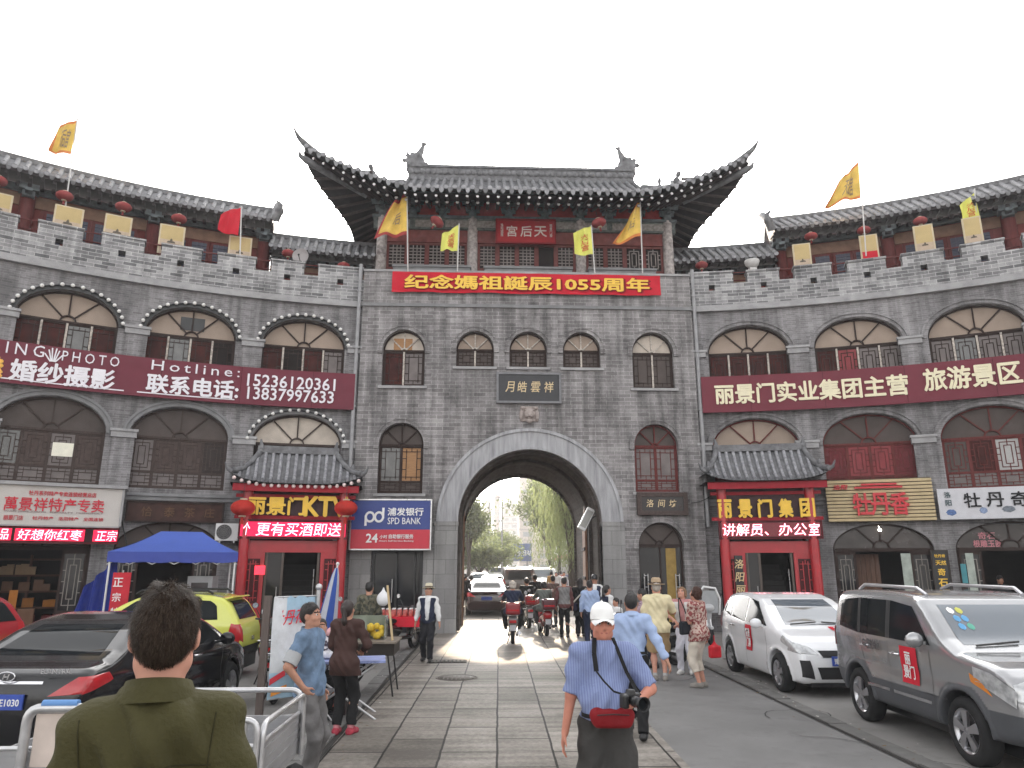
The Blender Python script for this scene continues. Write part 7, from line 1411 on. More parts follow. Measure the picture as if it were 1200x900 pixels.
def person(label, loc, rz, H=1.7, top=None, bot=None, sleeve=1.0, hem=.92, leg=2.0, loose=.012, lean=0, side=0, twist=0, hy=0, hp=0, LH=None, RH=None, LE=(-.4, -1, -.2), RE=(.4, -1, -.2), LF=(-.09, 0, .085), RF=(.09, 0, .085), pel=(0, 0, .93), LK=(-.05, 1, .1), RK=(.05, 1, .1), hair='short', hm=H_BLK, skin=None, shoe=BLACK, hat=None, hatm=None, belly=0., bust=0., res=.014, curl=50, collar=None, group=None, sock=None, belt=None, wide=1., ear=True, placket=None, rest=None, face=True, hdir=None, vest=None, strands=0, fa=1.45, sz=1.425, seam=False):
    skin = skin or SKIN; k = H/1.75; t = thing('person', label, 'person', loc, rz, group); V3 = Vector; pel = V3(pel)
    R = Matrix.Rotation(R_(twist), 3, 'Z') @ Matrix.Rotation(R_(side), 3, 'Y') @ Matrix.Rotation(R_(-lean), 3, 'X')
    J = lambda x, y, z: pel+R @ V3((x*wide, y, z-.93)); hb = J(0, .005, 1.515); RHd = R @ Matrix.Rotation(R_(lean*.7), 3, 'X') @ Matrix.Rotation(R_(hy), 3, 'Z') @ Matrix.Rotation(R_(-hp), 3, 'X'); Hd = lambda x, y, z: hb+RHd @ V3((x, y, z-1.515)); M = np.array(R); MH = np.array(RHd)
    S_ = {-1: J(-.178, -.01, sz), 1: J(.178, -.01, sz)}; hip = {-1: pel+Matrix.Rotation(R_(twist*.5), 3, 'Z') @ V3((-.088, 0, -.02)), 1: pel+Matrix.Rotation(R_(twist*.5), 3, 'Z') @ V3((.088, 0, -.02))}
    hand = {-1: V3(LH) if LH else S_[-1]+V3((-.07, .05, -.54)), 1: V3(RH) if RH else S_[1]+V3((.07, .05, -.54))}; foot = {-1: V3(LF), 1: V3(RF)}; el, wr, kn, an = {}, {}, {}, {}
    for s in (-1, 1):
        el[s], wr[s] = ik(S_[s], hand[s], .295, .26, LE if s < 0 else RE); kn[s], an[s] = ik(hip[s], foot[s], .43, .43, LK if s < 0 else RK)
    allp = [hb+V3((0, 0, .3)), pel, Hd(0, .2, 1.7), Hd(0, -.2, 1.7)]+list(el.values())+list(wr.values())+list(kn.values())+list(an.values())+list(S_.values()); P = np.array([list(p) for p in allp]); lo, hi = P.min(0)-.24, P.max(0)+.24; lo[2] = min(-.005, lo[2]); A = np.array
    grid = lambda lo=lo, hi=hi, r=res: SDF(lo, hi, r)
    def torso(g, e):
        g.ell(J(0, 0, 1.27), A((.150*wide, .100, .21))+e, .05, M=M); g.ell(J(0, -.025, 1.37), A((.155*wide, .085, .10))+e, .05, M=M); g.cap(S_[-1]+R @ V3((.03, 0, 0)), S_[1]-R @ V3((.03, 0, 0)), .058+e, None, .07); g.ell(J(0, .012+belly*.5, 1.08), A((.132*wide+belly*.35, .098+belly, .17))+e, .07, M=M); g.ell(J(0, -.01, .95), A((.158*wide, .112, .12))+e, .06, M=M)
        g.cap(J(0, -.02, 1.40), J(0, -.012, 1.50), .075+e, .056+e*.6, .05)
        if bust:
            for s in (-1, 1): g.ell(J(s*.07, .075, 1.28), A((.07, .05+bust, .065))+e, .04, M=M)
    def arm(g, e, f=2.0, cut=None):
        for s in (-1, 1):
            a, b, c = S_[s], el[s], wr[s]
            if f >= 1: g.cap(a, b, .052+e, .042+e, .045); f2 = f-1
            else: g.cap(a, a.lerp(b, f), .053+e*1.1, .047+e*.95, .05, cut='b'); f2 = 0
            if f2 > 0: g.cap(b, b.lerp(c, min(1, f2)), .042+e, (.042-.014*min(1, f2))+e, .025, cut='b' if cut else None)
    # body
    g = grid(); torso(g, -.012); arm(g, 0.)
    for s in (-1, 1):
        g.cap(hip[s], kn[s], .078, .050, .04); g.cap(kn[s], kn[s].lerp(an[s], .35), .050, .054, .03); g.cap(kn[s].lerp(an[s], .3), an[s], .054, .034, .04)
        fd = V3((.0+.18*s, 1, 0)); fd = Matrix.Rotation(R_(twist*.3), 3, 'Z') @ fd; fd.normalize(); g.cap(an[s]+V3((0, 0, -.04)), an[s]+fd*.15+V3((0, 0, -.055)), .038, .028, .03)
        d = (wr[s]-el[s]).normalized()
        if hdir and s in hdir: d = V3(hdir[s]).normalized()
        pn = V3((-s, .15, 0)) if abs(d.z) > .6 else V3((0, 0, -1)); pn = (pn-d*pn.dot(d)).normalized(); sd_ = d.cross(pn)
        if sd_.dot(V3((0, 1, .3))) < 0: sd_ = -sd_
        Mh = A([list(sd_), list(pn), list(d)]).T; g.ell(wr[s]+d*.05, (.040, .018, .056), .02, M=Mh); c = R_(curl)
        for i, (o, L) in enumerate(((.030, .072), (.011, .080), (-.010, .075), (-.029, .060))):
            b = wr[s]+d*.088+sd_*o; c1_ = c*.45; v1 = d*math.cos(c1_)+pn*math.sin(c1_); v2 = d*math.cos(c*1.25)+pn*math.sin(c*1.25); m_ = b+v1*L*.55; g.cap(b-d*.02, m_, .0098, .009, .006); g.cap(m_, m_+v2*L*.55, .009, .0075, .004)
        b = wr[s]+d*.025+sd_*.028; m_ = b+(d*.65+sd_*.6+pn*.35).normalized()*.05; g.cap(b, m_, .014, .011, .012); g.cap(m_, m_+(d*.9+sd_*.1+pn*.4).normalized()*.035, .0105, .008, .005)
    g.cap(J(0, -.012, 1.45), Hd(0, -.01, 1.57), .056, .053, .03)
    g.ell(Hd(0, -.012, 1.668), (.074, .094, .088), .02, M=MH); g.ell(Hd(0, .024, 1.605), (.060, .070, .082), .035, M=MH); g.ell(Hd(0, .062, 1.545), (.030, .026, .022), .035, M=MH); g.cap(Hd(-.045, .0, 1.565), Hd(.045, 0, 1.565), .028, None, .04)
    if face:
        for s in (-1, 1):
            g.ell(Hd(s*.032, .097, 1.640), (.020, .016, .012), .012, op='s', M=MH); g.ell(Hd(s*.043, .063, 1.605), (.026, .022, .022), .025, M=MH); g.cap(Hd(s*.014, .088, 1.665), Hd(s*.052, .072, 1.662), .0085, .006, .008, m=2 if res < .016 else 0)
        g.cap(Hd(0, .088, 1.650), Hd(0, .106, 1.608), .009, .0135, .014); g.ell(Hd(0, .098, 1.600), (.018, .012, .009), .008, M=MH); g.cap(Hd(-.020, .083, 1.573), Hd(.020, .083, 1.573), .0075, None, .006, m=1)
    if ear:
        for s in (-1, 1): g.ell(Hd(s*.081, -.010, 1.626), (.013, .023, .034), .008, M=MH)
    mb = MB(); g.mesh(mb); mb.v = (A(mb.v)*k).tolist(); mb.build('body', [skin, LIP, BROW], t, True)
    if face and res < .016:
        for s in (-1, 1):
            mb = MB(); p = Hd(s*.032, .0815, 1.641)*k; mb.ball(p, .0115*k, 10); mb.ball(p+RHd @ V3((0, .0075*k, 0)), .0075*k, 8, 1); mb.build('eye', [EYE, IRIS], t, True)
    # clothes
    def fold(V):
        z, x, y = V[:, 2], V[:, 0], V[:, 1]; a = .0045*fa; V = V.copy(); n_ = a*np.sin(38*z+9*np.sin(7*x)+5*y)+a*np.sin(21*z-26*x+14*y)+a*.6*np.sin(60*x+25*z+13*y); r = np.sqrt((x-pel.x)**2+(y-pel.y)**2)+1e-3; V[:, 0] += n_*(x-pel.x)/r; V[:, 1] += n_*(y-pel.y)/r; return V
    def emit(g, nm, m, sm=1, f=True): mb = MB(); g.mesh(mb, sm, disp=fold if f else None); mb.v = (A(mb.v)*k).tolist(); return mb.build(nm, m, t, True)
    if bot:
        g = grid(hi=A((hi[0], hi[1], max(pel.z+.22, max(kn[-1].z, kn[1].z)+.2)))); e = loose*.9; g.ell(pel+V3((0, -.005, .03)), A((.155*wide, .115, .13))+e, .05)
        for s in (-1, 1):
            if leg >= 1:
                g.cap(hip[s], kn[s], .086+e, .058+e, .05)
                if leg > 1: g.cap(kn[s], kn[s].lerp(an[s], leg-1), .057+e, .046+e, .03, cut='b')
            else: g.cap(hip[s], hip[s].lerp(kn[s], leg), .088+e, .074+e*1.8, .05, cut='b')
        g.plane(pel+V3((0, 0, .115)), (0, 0, 1)); emit(g, 'trousers', bot)
    if top:
        g = grid(lo=A((lo[0], lo[1], max(lo[2], pel.z-.5)))); torso(g, loose)
        if hem < .9: g.ell(pel+V3((0, -.005, .0)), A((.162*wide, .118, .12))+loose*1.2, .06); 
        if hem < .85:
            for s in (-1, 1): g.cap(hip[s], hip[s].lerp(kn[s], (.95-hem)*2.2), .09+loose, .088+loose*1.6, .08)
        if sleeve > 0: arm(g, loose*.85, sleeve, True)
        g.plane(J(0, 0, hem), R @ V3((0, 0, -1))); g.plane(J(0, -.015, 1.505), R @ V3((0, -.35, 1)));
        if collar == 'v': g.cap(J(0, .13, 1.36), J(0, .10, 1.56), .02, .07, .01, op='s')
        o = emit(g, 'shirt', top)
        if seam:
            from mathutils.bvhtree import BVHTree
            bv = BVHTree.FromPolygons([tuple(v.co) for v in o.data.vertices], [tuple(q.vertices) for q in o.data.polygons]); mb = MB()
            for L in ([(x/100, 1.325-.012*abs(x)/17) for x in range(-17, 18, 2)], [(.172-.02*i/9, 1.44-.026*i) for i in range(10)], [(-.172+.02*i/9, 1.44-.026*i) for i in range(10)], [(-.02, 1.31-.03*i) for i in range(9)], [(.02, 1.31-.03*i) for i in range(9)]):
                P = []
                for x, z in L:
                    q = J(x, 0, z)*k; h = bv.ray_cast(Vector((q.x, -1, q.z)), Vector((0, 1, 0)))
                    if h[0]: P.append(h[0]+Vector((0, -.001, 0)))
                if len(P) > 2: mb.tube(P, .0022, 5)
            mb.build('seam', cloth('seam', (.030, .027, .010)), t, True)
        if collar:
            mb = MB(); rows = []
            for j, (rr, zz) in enumerate(((.066, 1.475), (.070, 1.535), (.076, 1.538), (.088, 1.50), (.098, 1.478))):
                rows.append([J(math.sin(a)*(rr+loose*.5)*1.02, -.018-math.cos(a)*(rr+loose*.5)*.95, zz-(.045 if j < 3 else .03)*(1-math.cos(a))/2*(1 if j else .6))*k for a in [R_(-158+316*i/24) for i in range(25)]])
            mb.grid(rows); mb.build('collar', top if collar == 'v' or collar is True else collar, t, True)
        if placket: mb = MB(); mb.grid([[J(x, .118+loose+belly*max(0, 1-abs(z-1.08)/.2)*1.25-max(0, z-1.3)*.28, z)*k for x in (-.016, .016)] for z in (1.0, 1.1, 1.2, 1.3, 1.38)]); mb.build('placket', placket, t, True)
    if vest:
        g = grid(lo=A((lo[0], lo[1], .5))); torso(g, loose+.014); g.plane(J(0, 0, hem-.05), R @ V3((0, 0, -1))); g.cap(J(0, .14, 1.0), J(0, .12, 1.56), .045, .075, .01, op='s')
        for s in (-1, 1): g.cap(S_[s]+R @ V3((s*.02, 0, .05)), S_[s]+R @ V3((s*.05, 0, -.1)), .075, .075, .01, op='s')
        g.plane(J(0, 0, 1.47), R @ V3((0, 0, 1))); emit(g, 'vest', vest)
    if belt: mb = MB(); mb.grid([[(pel+V3((math.cos(a)*(.165*wide+loose), math.sin(a)*(.118+loose+belly*.2), z)))*k for a in [i*math.pi/12 for i in range(24)]] for z in (.085, .12)], 0, True, True); mb.build('belt', belt, t, True)
    for s in (-1, 1):
        if an[s].z > 3: continue
        fd = V3((.18*s, 1, 0)); fd = Matrix.Rotation(R_(twist*.3), 3, 'Z') @ fd; fd.normalize(); g = SDF(an[s]-V3((.2, .25, .14)), an[s]+V3((.2, .3, .1)), max(.009, res*.8)); g.cap(an[s]+V3((0, -.015, -.03)), an[s]+fd*.14+V3((0, 0, -.045)), .05, .04, .03); g.cap(an[s]-fd*.03+V3((0, 0, -.04)), an[s]+fd*.06+V3((0, 0, -.02)), .046, .045, .02); g.plane(an[s]+V3((0, 0, -.083)), (0, 0, -1)); emit(g, 'shoe', shoe, 1, False)
        if sock: mb = MB(); mb.tube([(an[s]+V3((0, 0, -.01)))*k, an[s].lerp(kn[s], .12)*k], [.041*k, .044*k], 10); mb.build('sock', sock, t, True)
    # hair
    if hair:
        c = Hd(0, 0, 1.66); g = SDF(c-V3((.28, .3, .5)), c+V3((.28, .28, .22)), min(res, .012)); rn = random.Random(hash(label) % 1000)
        g.ell(Hd(0, -.016, 1.672), (.086, .104, .100), .02, M=MH)
        if hair in ('short', 'crop'):
            g.ell(Hd(0, -.048, 1.645), (.074, .068, .088), .03, M=MH)
            for i in range(26): a, b = rn.uniform(-2.6, 2.6), rn.uniform(.25, 1.35); p = Hd(.082*math.sin(a)*math.cos(b), -.016-.098*math.cos(a)*math.cos(b), 1.672+.095*math.sin(b)); g.cap(p, p+RHd @ V3((rn.gauss(0, .012), rn.gauss(.004, .012), rn.gauss(.008, .01))), .014, .006, .01)
        elif hair == 'bob':
            g.ell(Hd(0, -.035, 1.63), (.098, .085, .115), .03, M=MH)
            for i in range(30): a = rn.uniform(-2.3, 2.3); p = Hd(.088*math.sin(a), -.016-.095*math.cos(a), 1.60+rn.uniform(-.03, .1)); g.ell(p, (.022, .022, .03), .015)
        else:
            g.ell(Hd(0, -.045, 1.64), (.080, .075, .10), .03, M=MH)
            if hair == 'pony': g.ell(Hd(0, -.115, 1.68), (.03, .035, .03), .02); g.cap(Hd(0, -.12, 1.68), Hd(.01, -.15, 1.52), .03, .036, .02); g.cap(Hd(.01, -.15, 1.52), Hd(.012, -.135, 1.38), .036, .012, .02)
            if hair == 'bun': g.ell(Hd(0, -.10, 1.73), (.045, .045, .045), .02)
            if hair == 'long': g.cap(Hd(0, -.06, 1.64), Hd(0, -.10, 1.42), .085, .07, .03, flat=((0, 1, 0), .6))
        g.ell(Hd(0, .098, 1.60), (.082, .088, .105), .01, op='s', M=MH); n_ = RHd @ V3((0, .55, -1))
        if hair in ('short', 'crop'):
            for s in (-1, 1): g.ell(Hd(s*.086, .004, 1.615), (.026, .036, .046), .008, op='s', M=MH)
        if hair in ('short', 'crop'): g.cap(Hd(-.2, .045, 1.585), Hd(.2, .045, 1.585), .062, None, .01, op='s'); g.plane(Hd(0, -.07, 1.560), RHd @ V3((0, -.15, -1)))
        if not strands: emit(g, 'hair', hm, 0 if hair == 'short' else 1, False)
        else:
            mb = MB(); g.mesh(mb, 1); V = A(mb.v); Q = A(mb.f); C = V[Q].mean(1); N = np.cross(V[Q[:, 2]]-V[Q[:, 0]], V[Q[:, 3]]-V[Q[:, 1]]); ar = np.linalg.norm(N, axis=1); N /= ar[:, None]+1e-9; cr_ = np.array(Hd(.01, -.03, 1.78)); r2 = np.random.default_rng(5); I = r2.choice(len(C), strands, p=ar/ar.sum())
            for i in I:
                n_, c = N[i], C[i]+r2.normal(0, .003, 3); d = (c-cr_)*A((.8, .8, 1.)); d = d/np.linalg.norm(d)+A((0, 0, -.35))+r2.normal(0, .22, 3); d -= n_*(d@n_); d /= np.linalg.norm(d)+1e-9; s_ = np.cross(n_, d)*r2.uniform(.0005, .0010); L = r2.uniform(.010, .026); a_, b_, e_ = c-n_*.001, c+d*L*.55+n_*r2.uniform(.001, .005), c+d*L+n_*r2.uniform(-.001, .006)
                mb.mesh([a_-s_, a_+s_, b_+s_, b_-s_, e_], [(0, 1, 2, 3), (3, 2, 4)], 1 if r2.random() < .3 else 0)
            mb.v = (A(mb.v)*k).tolist(); mb.build('hair', [hm, mat('lighter_hair', (.058, .042, .03), .5, var=.2)], t, True)
    if hat:
        mb = MB()
        if hat == 'cap':
            rows = [[(.092*math.cos(a)*c_, -.012+.112*math.sin(a)*c_, 1.672+z) for a in [i*math.pi/14 for i in range(28)]] for c_, z in ((1.0, .0), (1.0, .03), (.93, .07), (.78, .10), (.5, .122), (.02, .132))]; mb.grid(rows, 0, True, True)
            mb.grid([[(x*(1-.25*v*v)*.088, .085*math.sqrt(max(0, 1-(x*.92)**2))+v*.085*(1-.3*x*x)-.012, 1.680-.02*v-.018*x*x*(1+v)) for x in [-1+i/7 for i in range(15)]] for v in (0, .25, .5, .75, 1)]); mb.ball((0, -.012, 1.805), .008, 8)
        else:
            br, ch, tr = (.155, .115, .085) if hat == 'straw' else (.165, .12, .08)
            for rr, zz, in ((0, 0),): mb.lathe([(.092, 1.70), (.094, 1.73), (tr+.003, 1.70+ch*.85), (tr-.02, 1.70+ch), (.03, 1.70+ch-.012), (.002, 1.70+ch-.015)], (0, -.012, 0), 'z', 28); mb.lathe([(.090, 1.70), (.12, 1.694), (br*.95, 1.692), (br, 1.70), (br, 1.704), (.12, 1.700), (.090, 1.706)], (0, -.012, 0), 'z', 32); mb.lathe([(.0955, 1.707), (.0965, 1.725), (.095, 1.738)], (0, -.012, 0), 'z', 28, 1)
        mb.xf(lambda p: Hd(p.x, p.y, p.z)*k); mb.build('hat', [hatm, mat('hat_band', (.10, .07, .05), .7)], t, True)
    return dict(t=t, J=lambda x, y, z: J(x, y, z)*k, Hd=lambda x, y, z: Hd(x, y, z)*k, wr={s: wr[s]*k for s in wr}, k=k, S=S_, el=el)
NAVY = cloth('navy', (.022, .028, .055)); CHAR = cloth('charcoal', (.035, .035, .038)); BLK = cloth('black', (.012, .012, .013)); OLIVE = cloth('olive', (.052, .047, .017), bs=60); LBLUE = cloth('light_blue', (.33, .42, .62)); DENIM = cloth('denim', (.125, .185, .275), var=.35, scale=14); GJEAN = cloth('grey_jean', (.13, .125, .125), var=.45, scale=4); BRN = cloth('brown', (.055, .028, .024)); WHT = cloth('white', (.68, .68, .68)); CRM = cloth('cream', (.72, .64, .42)); KHAKI = cloth('khaki', (.36, .25, .13)); GREY = cloth('grey', (.19, .185, .185)); SHO_R = mat('red_sneaker', (.30, .04, .06), .6, var=.9, scale=12); SHO_W = mat('white_sneaker', (.65, .64, .62), .6); SHO_G = mat('grey_sandal', (.25, .23, .21), .6, var=.4)
def ppx(px, Y, z=0.): p = PY(px, 690, Y); return (p.x, Y, z)
# the man in the foreground, seen from behind
p = PY(193, 800, 2.42)
person('man in an olive collared shirt seen from behind in the left foreground', (p.x, 2.42, 0), R_(9), 1.915, OLIVE, CHAR, sleeve=.9, loose=.02, hy=8, hp=-2, side=-1, hair='crop', hm=H_BRN, skin=SKIN_L, res=.0085, collar=True, hem=.88, LF=(-.12, 0, .085), RF=(.12, 0, .085), face=False, wide=.97, strands=13000, seam=True, fa=1.7, sz=1.392)
gm = MB(); 
# young man in denim
p = ppx(371, 7.45); YM = person('young man in a blue denim shirt with a hand on his hip', p, R_(-104), 1.635, DENIM, GJEAN, sleeve=.85, hem=.86, loose=.018, hy=-4, hp=-6, RH=(.20, .02, .97), RE=(.9, -.7, .25), LH=(-.22, .02, .90), curl=65, lean=-3, strands=2600, hair='short', res=.0105, collar=True, shoe=SHO_W, LF=(-.08, -.02, .085), RF=(.08, .03, .085), leg=1.95)
mb = MB(); s = 1; k = YM['k']
for q, rr in ((.72, .071), (.84, .072), (.95, .068)): pass
a, b = YM['S'][1], YM['el'][1]; mb.tube([a.lerp(b, f_)*k for f_ in (.50, .62, .8, .90)], [.074*k, .077*k, .076*k, .073*k], 14, 0); mb.build('rolled_cuff', cloth('cuff_grey', (.36, .37, .38)), YM['t'], True)
p = ppx(408, 9.65); BW = person('woman in a brown jacket with a ponytail seen from behind', p, R_(-16), 1.57, BRN, BLK, sleeve=1.9, hem=.76, loose=.022, lean=5, hp=-14, RH=(.16, .26, 1.08), RE=(.7, -.5, -.3), LH=(-.05, .26, 1.08), LE=(-.7, -.5, -.3), hair='pony', hm=mat('dark_brown_hair', (.022, .013, .011), .45, var=.4, scale=60, bump=.5, bscale=120), res=.011, shoe=SHO_R, RF=(.11, .06, .085), LF=(-.07, 0, .085), leg=1.9, sock=mat('pink_sock', (.5, .2, .22), .8))
SPOT = spot_cloth('spotted', (.55, .53, .56), (.05, .04, .06), 26)
p = ppx(392, 11.0); person('woman in a black and white patterned top seated behind the stall table', (p[0]-.15, 11.0, 0), R_(-160), 1.6, SPOT, BLK, sleeve=1.3, pel=(0, 0, .55), LF=(-.12, .35, .085), RF=(.12, .35, .085), LH=(-.28, .45, .86), RH=(.22, .45, .86), hair='long', hp=-12)
CAMO = spot_cloth('camo', (.05, .052, .04), (.13, .12, .085), 14)
p = ppx(432, 15.6); person('man in a camouflage jacket standing by the black motorcycles', p, R_(-8), 1.66, CAMO, BLK, sleeve=1.95, hem=.84, loose=.026, lean=6, hair='crop', RH=(.2, .3, 1.0), LH=(-.2, .2, 1.0))
p = PZ(500, 776); person('man in a straw hat and navy waistcoat walking towards the camera', (p.x, p.y, 0), R_(176), 1.575, WHT, cloth('dark_trousers', (.018, .018, .022)), sleeve=1.95, loose=.024, hem=.93, hair='crop', hat='straw', hatm=mat('straw', (.55, .50, .38), .8, var=.15, scale=30), vest=NAVY, LF=(-.09, .14, .085), RF=(.09, -.12, .10), belt=BLACK, res=.0125, LH=(-.30, .10, .86), RH=(.30, .0, .86), hp=-8, belly=.02)
# man with cap and camera
STR = stripe_cloth('blue_stripe', (.15, .19, .35), (.225, .27, .44), 18)
p = ppx(705, 5.6); CM = person('man in a white cap and blue striped shirt carrying a black camera', p, R_(178), 1.69, STR, cloth('dark_cargo', (.042, .040, .038)), sleeve=.98, hem=.985, leg=.80, loose=.030, belly=.075, wide=1.02, hair='crop', hm=H_GRY, hat='cap', hatm=mat('white_cap', (.78, .78, .77), .7, var=.05), skin=mat('ruddy_skin', (.47, .20, .14), .5, var=.15, scale=14, sub=.12), res=.0105, LH=(-.20, .31, 1.14), LE=(-.9, -.4, -.6), RH=(.31, .06, .87), curl=35, collar=True, LF=(-.12, .16, .085), RF=(.12, -.10, .10), hdir={-1: (.55, .75, .1)}, shoe=SHO_G, hp=-4)
k = CM['k']; base = Matrix.Translation(Vector(p)) @ Matrix.Rotation(R_(178), 4, 'Z'); J = CM['J']; Wd = lambda v: base @ Vector(v)
cp = Vector((-.13, .385, 1.16))*k; o = thing('camera', 'black digital camera with a long lens held by the man in the white cap', 'camera', Wd(cp), R_(178+22)); CBL = mat('camera_black', (.016, .016, .017), .4, var=.1)
sd = SDF((-.12, -.09, -.09), (.12, .09, .11), .006); sd.rbox((0, 0, 0), (.066, .028, .046), .012); sd.rbox((.0, .004, .05), (.026, .026, .02), .008, .012); sd.rbox((.055, .012, -.002), (.02, .036, .044), .012, .01); mb = MB(); sd.mesh(mb); mb.build('camera_body', CBL, o, True)
mb = MB(); mb.lathe([(.001, .02), (.034, .02), (.036, .06), (.033, .07), (.035, .12), (.040, .125), (.047, .165), (.044, .165), (.038, .13)], (-.005, 0, -.002), 'y', 24); mb.build('lens', CBL, o, True); mb = MB(); mb.lathe([(.001, .128), (.036, .128)], (-.005, 0, -.002), 'y', 20); mb.build('lens_glass', CGL, o, True)
STRAP = mat('black_strap', (.015, .015, .016), .7)
def straptube(pts, wd=.018): 
    mb = MB(); P = [Vector(q) for q in pts]
    for a, b in zip(P[:-1], P[1:]): mb.obox(Wd(a), Wd(b), wd, .005, (0, 1, 0))
    return mb
mb = straptube([J(-.068, .03, 1.54), J(-.10, .135, 1.43), J(-.145, .15, 1.31), J(-.18, .2, 1.24), J(-.185, .28, 1.2), cp+Vector((-.065, 0, .03))], .026*k); q = straptube([J(.068, .03, 1.54), J(.085, .135, 1.44), J(.075, .17, 1.32)], .034*k); mb.mesh(q.v, q.f); q = straptube([J(.075, .17, 1.32), J(.03, .225, 1.26), J(-.03, .28, 1.2), cp+Vector((.06, 0, .04))], .013*k); mb.mesh(q.v, q.f); q = straptube([J(-.075, .0, 1.50), J(0, -.085, 1.49), J(.07, 0, 1.50)], .03*k); mb.mesh(q.v, q.f); oi = (Matrix.Translation(o.location) @ Matrix.Rotation(R_(200), 4, 'Z')).inverted(); mb.xf(lambda q: oi @ q); mb.build('strap', STRAP, o, True)
fp = J(-.02, .245, 1.015); o = thing('waist_pack', 'dark red waist pack worn in front by the man in the white cap', 'waist pack', Wd(fp), R_(178)); sd = SDF((-.22, -.12, -.12), (.22, .1, .1), .009); sd.rbox((0, 0, -.005), (.135, .045, .055), .035, M=None); sd.cap((-.11, -.02, .02), (.11, -.02, .02), .045, None, .04); mb = MB(); sd.mesh(mb); mb.build('pouch', mat('pack_red', (.20, .012, .016), .75, var=.2, bump=.3, bscale=30), o, True); mb = MB(); mb.tube([(-.11, .044, .028), (0, .052, .036), (.11, .044, .028)], .004, 5); mb.build('zip', BLACK, o, True)
mb = MB(); n = 26; P = [Vector((math.cos(a)*.205*k-.0, math.sin(a)*.165*k-.165*k, .02)) for a in [R_(-255+330*i/n) for i in range(n+1)]]; mb.grid([[(q_.x, q_.y, z) for q_ in P] for z in (-.012, .016)]); mb.build('belt', STRAP, o, True)
p = ppx(739, 9.3); person('man in a pale blue shirt and black trousers walking away behind the capped man', p, R_(-12), 1.66, LBLUE, BLK, sleeve=1.92, loose=.022, hem=.93, hair='short', RH=(.42, -.16, .95), RE=(.3, -1, 0), LH=(-.2, .25, .95), LF=(-.09, .2, .085), RF=(.09, -.2, .11), res=.0115, belt=BLACK, collar=True, lean=4)
PLAID = stripe_cloth('plaid', (.07, .05, .12), (.42, .30, .34), 9, True)
p = ppx(757, 15.3); person('young man in a checked shirt leaning on a motorcycle and looking left', p, R_(62), 1.62, PLAID, NAVY, sleeve=1.6, loose=.02, lean=18, hair='short', LH=(-.15, .42, .98), RH=(.12, .42, .98), hp=4, RF=(.1, -.12, .085), LF=(-.1, .1, .085), pel=(0, -.1, .86))
p = PZ(774, 798); person('man in a cream polo shirt, khaki shorts and brimmed hat seen from behind', (p.x, p.y, 0), R_(-10), 1.72, CRM, KHAKI, sleeve=.95, leg=.97, loose=.03, hem=.84, hair='crop', hm=H_GRY, skin=SKIN_L, hat='fedora', hatm=mat('tan_hat', (.40, .30, .20), .8, var=.15), res=.0115, RH=(.16, .34, 1.16), RE=(.8, -.4, -.5), LH=(-.25, .12, .9), shoe=SHO_G, sock=cloth('sock_grey', (.4, .4, .4)), wide=1.06, belly=.02, collar=True)
p = PZ(806, 790); person('woman in a pink top and white trousers bending over a paper', (p.x, p.y, 0), R_(150), 1.62, cloth('pink_top', (.46, .22, .22), var=.4), cloth('white_trousers', (.60, .60, .66)), sleeve=.8, loose=.02, hair='bob', hm=mat('light_brown_hair', (.20, .12, .07), .5, var=.5, scale=50, bump=.5), skin=SKIN_L, lean=16, hp=-22, LH=(-.10, .36, 1.05), LE=(-1, -.3, -.4), RH=(.14, .36, 1.08), RE=(1, -.3, -.4), shoe=SHO_W, vest=cloth('white_waistcoat', (.62, .60, .58)), RF=(.1, .1, .085), hem=.88)
FLO = spot_cloth('floral', (.48, .36, .31), (.22, .055, .055), 22)
p = PZ(823, 806); FW = person('woman in a flowered blouse and cream cropped trousers holding a red bag', (p.x, p.y, 0), R_(48), 1.64, FLO, cloth('cream_trousers', (.60, .54, .46)), sleeve=.95, leg=1.55, loose=.03, hem=.80, hair='bob', hm=mat('auburn_hair', (.05, .024, .018), .5, var=.5, scale=50, bump=.5), skin=SKIN_L, res=.0115, lean=4, hp=-12, LH=(-.12, .32, 1.08), RH=(.27, .0, .86), shoe=SHO_G, wide=1.03)
b = thing('shoulder_bag', 'small black shoulder bag on the hip of the woman in the flowered blouse', 'bag', Vector((p.x-.27, p.y-.10, .84)), R_(35)); sd = SDF((-.2, -.1, -.05), (.2, .1, .32), .012); sd.rbox((0, 0, .13), (.12, .04, .11), .03); mb = MB(); sd.mesh(mb); mb.build('pouch', mat('bag_black', (.016, .018, .024), .6), b, True); mb = MB(); mb.tube([(-.1, 0, .22), (-.06, .06, .45), (0, .1, .62)], .01, 5); mb.tube([(.1, 0, .22), (.08, .06, .45), (.02, .1, .62)], .01, 5); mb.build('strap', STRAP, b, True)
b = thing('carrier_bag', 'red carrier bag hanging from the hand of the woman in the flowered blouse', 'bag', Vector((p.x+.18, p.y-.24, .50)), R_(20)); sd = SDF((-.2, -.12, -.05), (.2, .12, .3), .012); sd.rbox((0, 0, .1), (.11, .05, .10), .03); sd.cap((0, 0, .18), (0, 0, .25), .06, .02, .04); mb = MB(); sd.mesh(mb); mb.build('sack', mat('bag_red', (.48, .02, .03), .5, var=.3), b, True); mb = MB(); mb.tube([(0, 0, .24), (0, 0, .36)], .008, 5); mb.build('handle', mat('bag_red', (0, 0, 0)), b, True)
